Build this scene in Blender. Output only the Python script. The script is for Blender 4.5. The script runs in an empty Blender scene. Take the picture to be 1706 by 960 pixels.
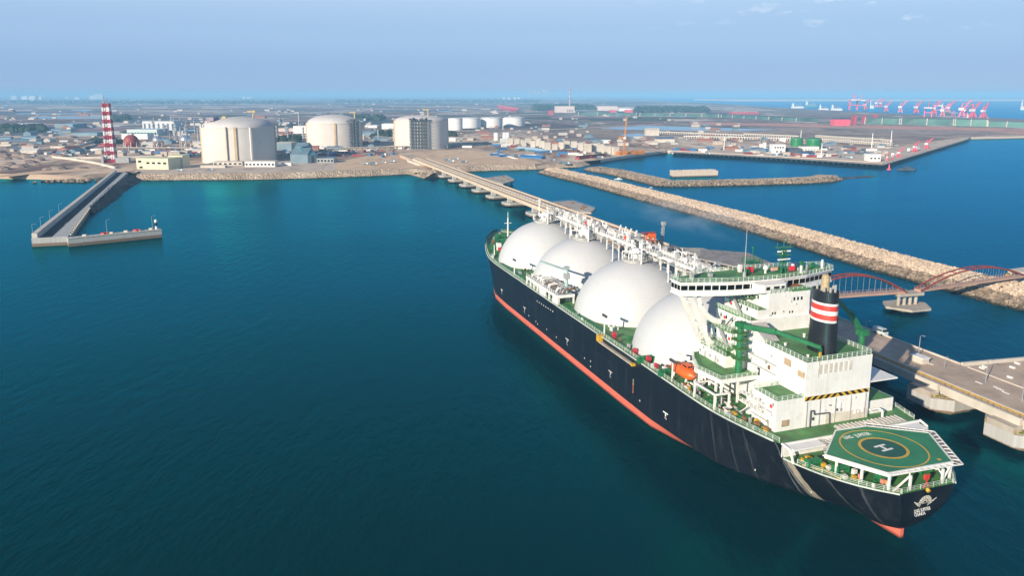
import bpy, math, random
import numpy as np
from mathutils import Vector, Matrix
from mathutils.geometry import tessellate_polygon
SC = bpy.context.scene
COL = SC.collection
random.seed(7)
RNG = np.random.default_rng(7)
R = math.radians
# ------------------------------------------------------------------ camera
F, V0, H, VH = 1273.0, 396.8, 95.9, 157.0          # pixels of a 1706 wide frame, metres
PITCH = math.atan((V0 - VH) / F)
cp, sp = math.cos(PITCH), math.sin(PITCH)
cam = bpy.data.cameras.new('camera'); camo = bpy.data.objects.new('camera', cam); COL.objects.link(camo)
camo.location = (0, 0, H); camo.rotation_euler = (math.pi/2 - PITCH, 0, 0)
cam.sensor_width = 36; cam.lens = 36*F/1706; cam.shift_y = -(480 - V0)/1706
cam.clip_start = 1; cam.clip_end = 120000
SC.camera = camo
# ------------------------------------------------------------------ light
SUN_EL = 19.2; SX_, SY_ = -0.61, -0.79             # the sun stands behind the camera, to the left
wd = bpy.data.worlds.new('World'); SC.world = wd; wd.use_nodes = True
nt = wd.node_tree; nt.nodes.clear()
out = nt.nodes.new('ShaderNodeOutputWorld'); bg = nt.nodes.new('ShaderNodeBackground')
sky = nt.nodes.new('ShaderNodeTexSky'); sky.sky_type = 'NISHITA'; sky.sun_disc = False
sky.sun_elevation = R(SUN_EL); sky.sun_rotation = math.atan2(SX_, SY_)
sky.altitude = 60; sky.air_density = 1.0; sky.dust_density = 0.35; sky.ozone_density = 3.5
bg.inputs['Strength'].default_value = 0.15      # world strength
# a few thin wisps of cloud high on the right
tc = nt.nodes.new('ShaderNodeTexCoord'); mp = nt.nodes.new('ShaderNodeMapping')
mp.inputs['Scale'].default_value = (30, 30, 110); mp.inputs['Rotation'].default_value = (0, R(14), 0)
ns = nt.nodes.new('ShaderNodeTexNoise'); ns.inputs['Scale'].default_value = 1.0; ns.inputs['Detail'].default_value = 5
rp = nt.nodes.new('ShaderNodeValToRGB'); rp.color_ramp.elements[0].position = .60; rp.color_ramp.elements[1].position = .74
mx = nt.nodes.new('ShaderNodeMix'); mx.data_type = 'RGBA'
sepx = nt.nodes.new('ShaderNodeSeparateXYZ'); mr = nt.nodes.new('ShaderNodeMapRange')
mr.inputs['From Min'].default_value = .12; mr.inputs['From Max'].default_value = .42
mr.inputs['To Min'].default_value = 0; mr.inputs['To Max'].default_value = .55
mul = nt.nodes.new('ShaderNodeMath'); mul.operation = 'MULTIPLY'
L = nt.links.new
L(tc.outputs['Generated'], mp.inputs['Vector']); L(mp.outputs['Vector'], ns.inputs['Vector']); L(ns.outputs['Fac'], rp.inputs['Fac'])
L(tc.outputs['Generated'], sepx.inputs[0]); L(sepx.outputs['X'], mr.inputs['Value'])
L(rp.outputs['Color'], mul.inputs[0]); band = nt.nodes.new('ShaderNodeValToRGB')
for e_, (p_, c_) in zip([band.color_ramp.elements[0], band.color_ramp.elements[1], band.color_ramp.elements.new(.5), band.color_ramp.elements.new(.9)], ((.062, 0), (.105, 0), (.078, 1), (.088, 1))): e_.position = p_; e_.color = (c_, c_, c_, 1)
L(sepx.outputs['Z'], band.inputs['Fac'])
mul2 = nt.nodes.new('ShaderNodeMath'); mul2.operation = 'MULTIPLY'; L(mr.outputs['Result'], mul2.inputs[0]); L(band.outputs['Color'], mul2.inputs[1]); L(mul2.outputs[0], mul.inputs[1]); L(mul.outputs[0], mx.inputs['Factor'])
# humid air near the horizon: pale blue, a little deeper at the very bottom, blending into the clear sky above
gr = nt.nodes.new('ShaderNodeValToRGB'); gr.color_ramp.interpolation = 'EASE'
def lin_(r, g, b, k=1/.15/2**.45): return tuple(k*(((c/255+.055)/1.055)**2.4) for c in (r, g, b))+(1,)
els = [(0, (150, 180, 220)), (.03, (147, 180, 224)), (.075, (161, 193, 231)), (.13, (181, 208, 240)), (.22, (150, 180, 222)), (.36, (126, 158, 198)), (.62, (86, 114, 154)), (1, (74, 98, 134))]
while len(gr.color_ramp.elements) < len(els): gr.color_ramp.elements.new(.5)
for e_, (p_, c_) in zip(gr.color_ramp.elements, els): e_.position = p_; e_.color = lin_(*c_)
sm = nt.nodes.new('ShaderNodeMapRange'); sm.interpolation_type = 'SMOOTHSTEP'
sm.inputs['From Min'].default_value = .12; sm.inputs['From Max'].default_value = .75; sm.inputs['To Min'].default_value = .93; sm.inputs['To Max'].default_value = .8
m0 = nt.nodes.new('ShaderNodeMix'); m0.data_type = 'RGBA'
L(sepx.outputs['Z'], gr.inputs['Fac']); L(sepx.outputs['Z'], sm.inputs['Value']); L(sm.outputs['Result'], m0.inputs['Factor'])
L(sky.outputs['Color'], m0.inputs['A']); L(gr.outputs['Color'], m0.inputs['B'])
L(m0.outputs['Result'], mx.inputs['A']); mx.inputs['B'].default_value = (4.4, 4.9, 5.6, 1)
L(mx.outputs['Result'], bg.inputs['Color']); L(bg.outputs[0], out.inputs['Surface'])
sl = bpy.data.lights.new('sun', 'SUN'); sl.energy = 5.0; sl.angle = R(.5); sl.color = (1, .88, .71)
so = bpy.data.objects.new('sun', sl); COL.objects.link(so)
sd = Vector((SX_*math.cos(R(SUN_EL)), SY_*math.cos(R(SUN_EL)), math.sin(R(SUN_EL))))
so.rotation_euler = sd.to_track_quat('Z', 'Y').to_euler()
SC.view_settings.view_transform = 'Standard'; SC.view_settings.look = 'None'
SC.view_settings.gamma = 1; SC.view_settings.use_curve_mapping = False
SC.view_settings.exposure = 0.45
try:
    SC.cycles.use_denoising = True; SC.cycles.denoiser = 'OPENIMAGEDENOISE'
except Exception: pass
SC.cycles.max_bounces = 6; SC.cycles.volume_bounces = 1
# ------------------------------------------------------------------ picture <-> place
def ray(u, v):
    a = (u-853)/F; b = (v-V0)/F
    return np.array([a, cp-b*sp, -sp-b*cp])
OC = np.array([0, 0, H])
def W(u, v, z=0.0):
    d = ray(u, v); return OC + d*((z-H)/d[2])
def ZV(x, y, v):                                     # height at (x, y) seen on row v
    k = (v-V0)/F
    return H + y*(k*cp+sp)/(k*sp-cp)
def depth(P): return P[1]*cp-(P[2]-H)*sp
SHX, SHY, HD = 87.3, 147.8, 0.329                    # ship: stern on the water, heading
FW = np.array([-math.sin(HD), math.cos(HD), 0]); PT = np.array([-math.cos(HD), -math.sin(HD), 0])
S0 = np.array([SHX, SHY, 0])
def loc_(P): d = P-S0; return float(d@FW), float(d@PT), float(P[2])
def SZ(u, v, z): return loc_(W(u, v, z))
def S2W(s, t, z): return S0+s*FW+t*PT+np.array([0, 0, z])
# ------------------------------------------------------------------ materials
def lin(r, g, b): return tuple(((c/255)/12.92 if c/255 <= .04045 else ((c/255+.055)/1.055)**2.4) for c in (r, g, b))
MATS = {}
def nodes(name):
    m = bpy.data.materials.new(name); m.use_nodes = True
    t = m.node_tree; b = t.nodes['Principled BSDF']
    return m, t, b
def noise(t, vec, scale, detail=4, rough=.55):
    n = t.nodes.new('ShaderNodeTexNoise'); n.inputs['Scale'].default_value = scale
    n.inputs['Detail'].default_value = detail; n.inputs['Roughness'].default_value = rough
    if vec is not None: t.links.new(vec, n.inputs['Vector'])
    return n.outputs['Fac']
def ramp(t, fac, stops):
    r = t.nodes.new('ShaderNodeValToRGB'); e = r.color_ramp.elements
    while len(e) < len(stops): e.new(.5)
    for el, (p, c) in zip(e, stops):
        el.position = p; el.color = (*c, 1) if len(c) == 3 else c
    t.links.new(fac, r.inputs['Fac']); return r.outputs['Color']
def mixc(t, fac, a, b):
    m = t.nodes.new('ShaderNodeMix'); m.data_type = 'RGBA'
    if isinstance(fac, (int, float)): m.inputs['Factor'].default_value = fac
    else: t.links.new(fac, m.inputs['Factor'])
    for k, x in (('A', a), ('B', b)):
        if isinstance(x, tuple): m.inputs[k].default_value = (*x, 1)
        else: t.links.new(x, m.inputs[k])
    return m.outputs['Result']
def math_(t, op, a, b=None):
    m = t.nodes.new('ShaderNodeMath'); m.operation = op
    for i, x in enumerate((a, b)):
        if x is None: continue
        if isinstance(x, (int, float)): m.inputs[i].default_value = x
        else: t.links.new(x, m.inputs[i])
    return m.outputs[0]
def sstep(t, x, a, b):
    m = t.nodes.new('ShaderNodeMapRange'); m.interpolation_type = 'SMOOTHSTEP'
    m.inputs['From Min'].default_value = a; m.inputs['From Max'].default_value = b
    t.links.new(x, m.inputs['Value']); return m.outputs['Result']
def objvec(t, kind='Object', scale=None):
    c = t.nodes.new('ShaderNodeTexCoord'); o = c.outputs[kind]
    if scale:
        m = t.nodes.new('ShaderNodeMapping'); m.inputs['Scale'].default_value = scale
        t.links.new(o, m.inputs['Vector']); o = m.outputs['Vector']
    return o
def bump(t, b, h, strength, dist):
    n = t.nodes.new('ShaderNodeBump'); n.inputs['Strength'].default_value = strength; n.inputs['Distance'].default_value = dist
    t.links.new(h, n.inputs['Height']); t.links.new(n.outputs['Normal'], b.inputs['Normal'])
def paint(name, col, rough=.5, var=.10, scale=.25, dirt=None, amt=.35, streak=None, bmp=0, bscale=3, metal=0):
    if name in MATS: return MATS[name]
    m, t, b = nodes(name)
    o = objvec(t)
    n1 = noise(t, o, scale, 5)
    lo = tuple(max(0, c*(1-var*1.6)) for c in col); hi = tuple(min(.9, c*(1+var)) for c in col)
    c = ramp(t, n1, [(.3, lo), (.7, hi)])
    if dirt:
        n2 = noise(t, o, scale*3.1, 6, .65)
        f = ramp(t, n2, [(.50, (0, 0, 0)), (.80, (amt, amt, amt))])
        c = mixc(t, f, c, dirt)
    if streak:
        n3 = noise(t, objvec(t, 'Object', (.9, .9, .05)), 1.2, 5, .6)
        f = ramp(t, n3, [(.50, (0, 0, 0)), (.78, (streak[1],)*3)])
        c = mixc(t, f, c, streak[0])
    t.links.new(c, b.inputs['Base Color'])
    b.inputs['Roughness'].default_value = rough; b.inputs['Metallic'].default_value = metal
    if rough >= .7: b.inputs['Specular IOR Level'].default_value = .08
    if bmp: bump(t, b, noise(t, o, bscale, 5), bmp, .3)
    MATS[name] = m; return m
rust = (.23, .10, .04)
WHITE = paint('white_paint', (.80, .775, .74), .45, .04, .15, dirt=(.45, .34, .24), amt=.36, streak=((.52, .40, .28), .30))
DOME = paint('dome_paint', (.64, .64, .645), .42, .02, .05, dirt=(.62, .60, .57), amt=.12)
def dome_mat():
    m, t, b = nodes('tank_cover_paint')
    o = objvec(t); s = t.nodes.new('ShaderNodeSeparateXYZ'); t.links.new(o, s.inputs[0])
    lat = math_(t, 'ABSOLUTE', math_(t, 'SUBTRACT', math_(t, 'FRACT', math_(t, 'DIVIDE', s.outputs['Z'], 2.7)), .5))
    lon = math_(t, 'ABSOLUTE', math_(t, 'SUBTRACT', math_(t, 'FRACT', math_(t, 'MULTIPLY', math_(t, 'ARCTAN2', s.outputs['Y'], s.outputs['X']), 36/math.pi/2)), .5))
    seam = math_(t, 'MAXIMUM', sstep(t, lat, .478, .496), sstep(t, lon, .478, .496))
    n = noise(t, o, .06, 5)
    c = ramp(t, n, [(.3, (.515, .515, .52)), (.7, (.56, .56, .56))])
    g = noise(t, objvec(t, 'Object', (.5, .5, .05)), 1.0, 5, .6)
    c = mixc(t, math_(t, 'MULTIPLY', ramp(t, g, [(.5, (0, 0, 0)), (.8, (1, 1, 1))]), .22), c, (.50, .47, .43))
    c = mixc(t, math_(t, 'MULTIPLY', seam, .32), c, (.40, .39, .38))
    t.links.new(c, b.inputs['Base Color']); b.inputs['Roughness'].default_value = .42
    return m
DOME = dome_mat()
GREY = paint('grey_paint', (.36, .37, .37), .5, .12, .3, dirt=(.2, .16, .12), amt=.3)
DGREY = paint('dark_grey_paint', (.07, .075, .08), .55, .2, .5)
GREEN = paint('green_deck_paint', (.075, .235, .062), .6, .28, .22, dirt=(.14, .13, .07), amt=.85)
RAILG = paint('pale_green_rail_paint', (.56, .66, .54), .5, .2, .5)
CRANEG = paint('green_crane_paint', (.02, .16, .06), .45, .2, .5, dirt=(.03, .08, .03), amt=.3)
HELI = paint('helideck_green', (.032, .215, .092), .6, .14, .3, dirt=(.04, .13, .07), amt=.6)
HELID = paint('helideck_dark_green', (.012, .095, .062), .6, .12, .2)
YELLOW = paint('yellow_paint', (.62, .36, .03), .5, .12, .5)
ORANGE = paint('orange_paint', (.75, .13, .02), .4, .1, .3)
RED = paint('red_paint', (.60, .05, .035), .5, .12, .4)
BRICKRED = paint('oxide_red_paint', (.30, .045, .04), .55, .15, .2)
FUNB = paint('funnel_black', (.014, .016, .022), .4, .2, .3)
BLACK = paint('black_paint', (.012, .012, .014), .4, .2, .5)
CREAM = paint('cream_paint', (.62, .50, .33), .5, .15, .5)
RUSTY = paint('rust_brown', (.24, .12, .06), .7, .3, .6)
GLASS = paint('dark_glass', (.012, .018, .022), .08, .1, .5)
CONC = paint('concrete', (.44, .39, .33), .8, .14, .12, dirt=(.24, .20, .16), amt=.5, bmp=.15, bscale=1.5)
PALEC = paint('pale_concrete', (.58, .53, .46), .8, .10, .12, dirt=(.36, .30, .24), amt=.4)
ROADM = paint('concrete_road', (.52, .40, .31), .85, .15, .10, dirt=(.22, .18, .15), amt=.5)
ASPH = paint('asphalt', (.075, .078, .085), .9, .2, .15, dirt=(.16, .14, .12), amt=.4)
SAND = 'later'
TANKC = paint('tank_concrete', (.63, .585, .53), .8, .05, .03, dirt=(.44, .38, .32), amt=.25, streak=((.40, .35, .30), .15))
STEEL = paint('galvanised_steel', (.42, .44, .46), .4, .12, .4, metal=.4)
SILVER = paint('silver_sphere', (.70, .70, .70), .25, .05, .1, metal=.8)
BLUEP = paint('blue_sheet', (.03, .16, .38), .5, .15, .05)
TEALP = paint('teal_sheet', (.10, .27, .30), .5, .15, .05)
BLUEG = paint('blue_grey_sheet', (.17, .25, .30), .55, .15, .05)
REDSH = paint('crimson_sheet', (.42, .055, .07), .55, .15, .05)
PINKR = paint('harbour_crane_red', (.74, .09, .14), .5, .1, .02)
TANKG = paint('green_tank_paint', (.012, .19, .05), .4, .1, .1)
GREENF = paint('green_wind_fence', (.085, .17, .14), .8, .3, .02, dirt=(.19, .22, .19), amt=.7)
OCHRE = paint('orange_formwork', (.50, .20, .05), .7, .2, .08)
BEIGE = paint('cream_render', (.66, .62, .44), .7, .06, .1)
BROWNS = paint('brown_stock', (.16, .10, .08), .9, .25, .03)

def zband(name, lower, upper, z, blend=.4, rough=.8, wob=.6):
    """two coats one above the other, the line between them slightly uneven (tide marks, boot topping)"""
    m, t, b = nodes(name)
    o = objvec(t); s = t.nodes.new('ShaderNodeSeparateXYZ'); t.links.new(o, s.inputs[0])
    n = noise(t, o, .8, 4)
    zz = math_(t, 'ADD', s.outputs['Z'], math_(t, 'MULTIPLY', math_(t, 'SUBTRACT', n, .5), wob))
    f = sstep(t, zz, z-blend/2, z+blend/2)
    n1 = noise(t, o, .25, 5)
    lo = mixc(t, n1, tuple(c*.75 for c in lower), tuple(c*1.25 for c in lower))
    st = noise(t, objvec(t, 'Object', (.8, .8, .06)), 1.0, 5)
    up = mixc(t, math_(t, 'MULTIPLY', ramp(t, st, [(.4, (0, 0, 0)), (.75, (1, 1, 1))]), .5), upper, tuple(c*.62 for c in upper))
    t.links.new(mixc(t, f, lo, up), b.inputs['Base Color']); b.inputs['Roughness'].default_value = rough
    bump(t, b, noise(t, o, 2.0, 5), .2, .2)
    return m
QUAYC = zband('tidal_concrete', (.20, .135, .09), (.44, .43, .41), 2.0, .5)
QUAYT = zband('tidal_quay_wall', (.16, .115, .085), (.66, .53, .41), 1.3, .6)
POND = paint('pond_water', (.10, .16, .20), .12, .1, .01)

def hull_mat():
    m, t, b = nodes('hull_paint')
    o = objvec(t); s = t.nodes.new('ShaderNodeSeparateXYZ'); t.links.new(o, s.inputs[0])
    z = s.outputs['Z']; x = s.outputs['X']
    st = noise(t, objvec(t, 'Object', (.45, .45, .035)), 1.0, 6, .65)
    st2 = noise(t, o, .12, 5)
    navy = mixc(t, ramp(t, st, [(.50, (0, 0, 0)), (.80, (.55, .55, .55))]), (.007, .010, .017), (.046, .050, .058))
    navy = mixc(t, ramp(t, st2, [(.55, (0, 0, 0)), (.8, (.3, .3, .3))]), navy, (.018, .021, .027))
    bk = t.nodes.new('ShaderNodeTexBrick'); mpb = t.nodes.new('ShaderNodeMapping'); mpb.inputs['Rotation'].default_value = (math.pi/2, 0, 0)
    t.links.new(o, mpb.inputs['Vector']); t.links.new(mpb.outputs['Vector'], bk.inputs['Vector'])
    bk.inputs['Scale'].default_value = .09; bk.inputs['Mortar Size'].default_value = .006; bk.inputs['Brick Width'].default_value = 1.1; bk.inputs['Row Height'].default_value = .26
    bk.inputs['Color1'].default_value = (1, 1, 1, 1); bk.inputs['Color2'].default_value = (.35, .35, .35, 1); bk.inputs['Mortar'].default_value = (0, 0, 0, 1)
    navy = mixc(t, math_(t, 'MULTIPLY', bk.outputs['Color'], .16), navy, (.026, .031, .042))
    # long run-off stains below the mooring deck openings near the stern
    for x0, x1, c, a in ((18.9, 20.6, (.52, .42, .32), .95), (20.9, 21.6, (.40, .40, .40), .55), (23.4, 23.7, (.4, .42, .42), .35), (11.4, 11.8, (.35, .35, .35), .24), (5.4, 5.7, (.35, .35, .35), .2), (33, 33.3, (.3, .3, .3), .12), (38, 38.3, (.3, .3, .3), .12), (44, 44.3, (.3, .3, .3), .10)):
        xx = math_(t, 'ADD', x, math_(t, 'MULTIPLY', math_(t, 'SUBTRACT', noise(t, o, .5, 3), .5), .9))
        f = math_(t, 'MULTIPLY', sstep(t, xx, x0-.25, x0+.2), math_(t, 'SUBTRACT', 1.0, sstep(t, xx, x1-.2, x1+.25)))
        f = math_(t, 'MULTIPLY', f, ramp(t, st, [(.25, (.45*a,)*3), (.6, (a,)*3)]))
        f = math_(t, 'MULTIPLY', f, sstep(t, s.outputs['Y'], 0, 2))
        navy = mixc(t, f, navy, c)
    red = mixc(t, noise(t, o, .4, 5), (.56, .115, .075), (.70, .185, .125))
    wz = math_(t, 'ADD', z, math_(t, 'MULTIPLY', math_(t, 'SUBTRACT', noise(t, o, .3, 3), .5), .15))
    f = sstep(t, wz, 2.44, 2.52)
    wet = math_(t, 'SUBTRACT', 1.0, sstep(t, wz, .25, .75))
    red = mixc(t, math_(t, 'MULTIPLY', wet, .75), red, (.10, .025, .02))
    t.links.new(mixc(t, f, red, navy), b.inputs['Base Color'])
    b.inputs['Roughness'].default_value = .34; b.inputs['Specular IOR Level'].default_value = .3
    bump(t, b, noise(t, objvec(t, 'Object', (.16, .16, .35)), 1.0, 3), .12, .5)
    return m
HULL = hull_mat()

def stone(name, a, b_, c_, scale, bs=1.0, vor=None, tide=None):
    m, t, b = nodes(name)
    o = objvec(t)
    n = noise(t, o, scale, 6, .6)
    col = ramp(t, n, [(.28, a), (.5, b_), (.72, c_)])
    if vor:
        v = t.nodes.new('ShaderNodeTexVoronoi'); v.inputs['Scale'].default_value = vor
        t.links.new(o, v.inputs['Vector'])
        hsv = t.nodes.new('ShaderNodeSeparateColor'); t.links.new(v.outputs['Color'], hsv.inputs[0])
        col = mixc(t, math_(t, 'MULTIPLY', hsv.outputs[0], .55), col, a)
        e = t.nodes.new('ShaderNodeTexVoronoi'); e.feature = 'DISTANCE_TO_EDGE'; e.inputs['Scale'].default_value = vor
        t.links.new(o, e.inputs['Vector'])
        bump(t, b, sstep(t, e.outputs['Distance'], 0, .35), bs, 1.2)
    else:
        bump(t, b, n, .5*bs, .4)
    if tide is not None:                                 # weed and wet stone up to the high water mark
        zz = t.nodes.new('ShaderNodeSeparateXYZ'); t.links.new(o, zz.inputs[0])
        z_ = math_(t, 'ADD', zz.outputs['Z'], math_(t, 'MULTIPLY', math_(t, 'SUBTRACT', noise(t, o, .15, 4), .5), 1.2))
        col = mixc(t, sstep(t, z_, tide-.4, tide+.6), (.045, .042, .030), col)
    t.links.new(col, b.inputs['Base Color']); b.inputs['Roughness'].default_value = .9; b.inputs['Specular IOR Level'].default_value = .1
    return m
ROCK = stone('armour_rock', (.42, .32, .24), (.56, .445, .34), (.65, .525, .41), .25)
ROCKD = stone('tidal_rock', (.085, .068, .052), (.26, .20, .15), (.46, .36, .27), .3, tide=.75)
RIPRAP = stone('riprap', (.30, .225, .16), (.66, .51, .365), (.76, .61, .46), .03, 1.0, .38, tide=.5)
RIPDK = stone('dark_riprap', (.05, .045, .045), (.12, .10, .09), (.22, .18, .15), .05, 1.0, .30)

def objvec_pos(t, o, scale):
    m = t.nodes.new('ShaderNodeMapping'); m.inputs['Scale'].default_value = scale
    t.links.new(o, m.inputs['Vector']); return m.outputs['Vector']
def ground_mat(name, stops, sx, sy, specks=.6, rough=.95):
    """open ground: long drifts of soil, finer streaks and a scatter of dark and pale specks"""
    m, t, b = nodes(name)
    o = t.nodes.new('ShaderNodeNewGeometry').outputs['Position']
    n = math_(t, 'ADD', math_(t, 'MULTIPLY', noise(t, objvec_pos(t, o, (1/sx, 1/sy, 1)), 1, 6, .68), .65), math_(t, 'MULTIPLY', noise(t, objvec_pos(t, o, (3.1/sx, 3.4/sy, 1)), 1, 5, .7), .35))
    c = ramp(t, n, stops)
    dk = noise(t, objvec_pos(t, o, (5/sx, 4.5/sy, 1)), 1, 4, .75); pl = noise(t, objvec_pos(t, o, (6.3/sx, 5.7/sy, 1)), 1, 4, .75)
    c = mixc(t, ramp(t, dk, [(.55, (0, 0, 0)), (.66, (specks,)*3)]), c, (.085, .078, .085))
    c = mixc(t, ramp(t, pl, [(.60, (0, 0, 0)), (.68, (specks,)*3)]), c, (.74, .64, .54))
    t.links.new(c, b.inputs['Base Color']); b.inputs['Roughness'].default_value = rough; b.inputs['Specular IOR Level'].default_value = 0
    return m, t, b, c, o
def land_mat():
    m, t, b, near, o = ground_mat('coastal_plain', [(0.390, (.20, .145, .125)), (0.456, (.40, .28, .21)), (0.511, (.60, .45, .335)), (0.566, (.72, .58, .45)), (0.621, (.36, .26, .22))], 120, 420, .75)
    s_ = t.nodes.new('ShaderNodeSeparateXYZ'); t.links.new(o, s_.inputs[0])
    n = math_(t, 'ADD', math_(t, 'MULTIPLY', noise(t, objvec_pos(t, o, (1/700, 1/900, 1)), 1, 7, .66), .7), math_(t, 'MULTIPLY', noise(t, objvec_pos(t, o, (1/130, 1/420, 1)), 1, 5, .7), .3))
    far_ = ramp(t, n, [(0.412, (.075, .085, .085)), (0.462, (.16, .13, .135)), (0.500, (.33, .215, .20)), (0.528, (.13, .145, .125)), (0.560, (.46, .34, .29)), (0.588, (.70, .58, .50)), (0.621, (.20, .17, .17))])
    y = math_(t, 'ADD', s_.outputs['Y'], math_(t, 'MULTIPLY', math_(t, 'SUBTRACT', noise(t, objvec_pos(t, o, (1/500, 1/500, 1)), 1, 4), .5), 1500))
    c = mixc(t, sstep(t, y, 1350, 2500), near, far_)
    t.links.new(c, b.inputs['Base Color']); return m
LANDM = land_mat()
SAND = ground_mat('sand', [(0.390, (.48, .33, .22)), (0.500, (.70, .505, .345)), (0.610, (.60, .42, .28))], 60, 160, .22)[0]
YARD = ground_mat('yard_paving', [(0.390, (.42, .33, .27)), (0.500, (.62, .51, .41)), (0.610, (.50, .40, .33))], 50, 160, .4)[0]
COAL = ground_mat('coal_dirt', [(0.390, (.16, .125, .12)), (0.473, (.30, .225, .195)), (0.528, (.42, .32, .26)), (0.610, (.22, .17, .16))], 220, 300, .45)[0]
ORE = ground_mat('red_ore', [(0.390, (.50, .22, .17)), (0.500, (.66, .34, .26)), (0.610, (.40, .24, .20))], 160, 140, .4)[0]
DRYF = ground_mat('dry_field_soil', [(0.390, (.20, .15, .135)), (0.500, (.31, .235, .195)), (0.610, (.40, .30, .24))], 150, 300, .35)[0]

def water_mat():
    m, t, b = nodes('sea_water')
    g = t.nodes.new('ShaderNodeNewGeometry'); o = g.outputs['Position']
    s = t.nodes.new('ShaderNodeSeparateXYZ'); t.links.new(o, s.inputs[0])
    # the water behind the long breakwater is clearer and bluer than the silty bay in front
    d = math_(t, 'ADD', math_(t, 'MULTIPLY', math_(t, 'SUBTRACT', s.outputs['X'], 57.), .956), math_(t, 'MULTIPLY', math_(t, 'SUBTRACT', s.outputs['Y'], 920.), .292))
    f = sstep(t, d, -330, 120)
    big = noise(t, o, 1/140, 4, .55)
    teal = mixc(t, big, (.0001, .0160, .0180), (.0002, .0270, .0305))
    blue = mixc(t, big, (.0003, .022, .050), (.0005, .034, .072))
    t.nodes.remove(b)
    df = t.nodes.new('ShaderNodeBsdfDiffuse'); t.links.new(mixc(t, f, teal, blue), df.inputs['Color'])
    gl = t.nodes.new('ShaderNodeBsdfGlossy')
    mp = t.nodes.new('ShaderNodeMapping'); mp.inputs['Rotation'].default_value = (0, 0, .5); mp.inputs['Scale'].default_value = (1, .42, 1)
    t.links.new(o, mp.inputs['Vector'])
    w1 = noise(t, mp.outputs['Vector'], .22, 6, .62)
    gust = noise(t, objvec_pos(t, o, (1/160, 1/70, 1)), 1.0, 4, .55)
    rg = t.nodes.new('ShaderNodeMapRange'); t.links.new(gust, rg.inputs['Value'])
    rg.inputs['From Min'].default_value = .3; rg.inputs['From Max'].default_value = .7
    rg.inputs['To Min'].default_value = .07; rg.inputs['To Max'].default_value = .24
    t.links.new(rg.outputs['Result'], gl.inputs['Roughness'])
    bn = t.nodes.new('ShaderNodeBump'); bn.inputs['Strength'].default_value = .45; bn.inputs['Distance'].default_value = 1.0
    t.links.new(w1, bn.inputs['Height'])
    for q in (df, gl): t.links.new(bn.outputs['Normal'], q.inputs['Normal'])
    fr = t.nodes.new('ShaderNodeFresnel'); fr.inputs['IOR'].default_value = 1.42; t.links.new(bn.outputs['Normal'], fr.inputs['Normal'])
    ms = t.nodes.new('ShaderNodeMixShader'); t.links.new(fr.outputs[0], ms.inputs[0]); t.links.new(df.outputs[0], ms.inputs[1]); t.links.new(gl.outputs[0], ms.inputs[2])
    graz = sstep(t, fr.outputs[0], .05, .30)
    t.links.new(mixc(t, f, mixc(t, graz, (.0, .66, .62), (.02, .57, .72)), mixc(t, graz, (.01, .46, .72), (.03, .52, .80))), gl.inputs['Color'])
    t.links.new(ms.outputs[0], t.nodes['Material Output'].inputs['Surface'])
    return m
WATERM = water_mat()
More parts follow.
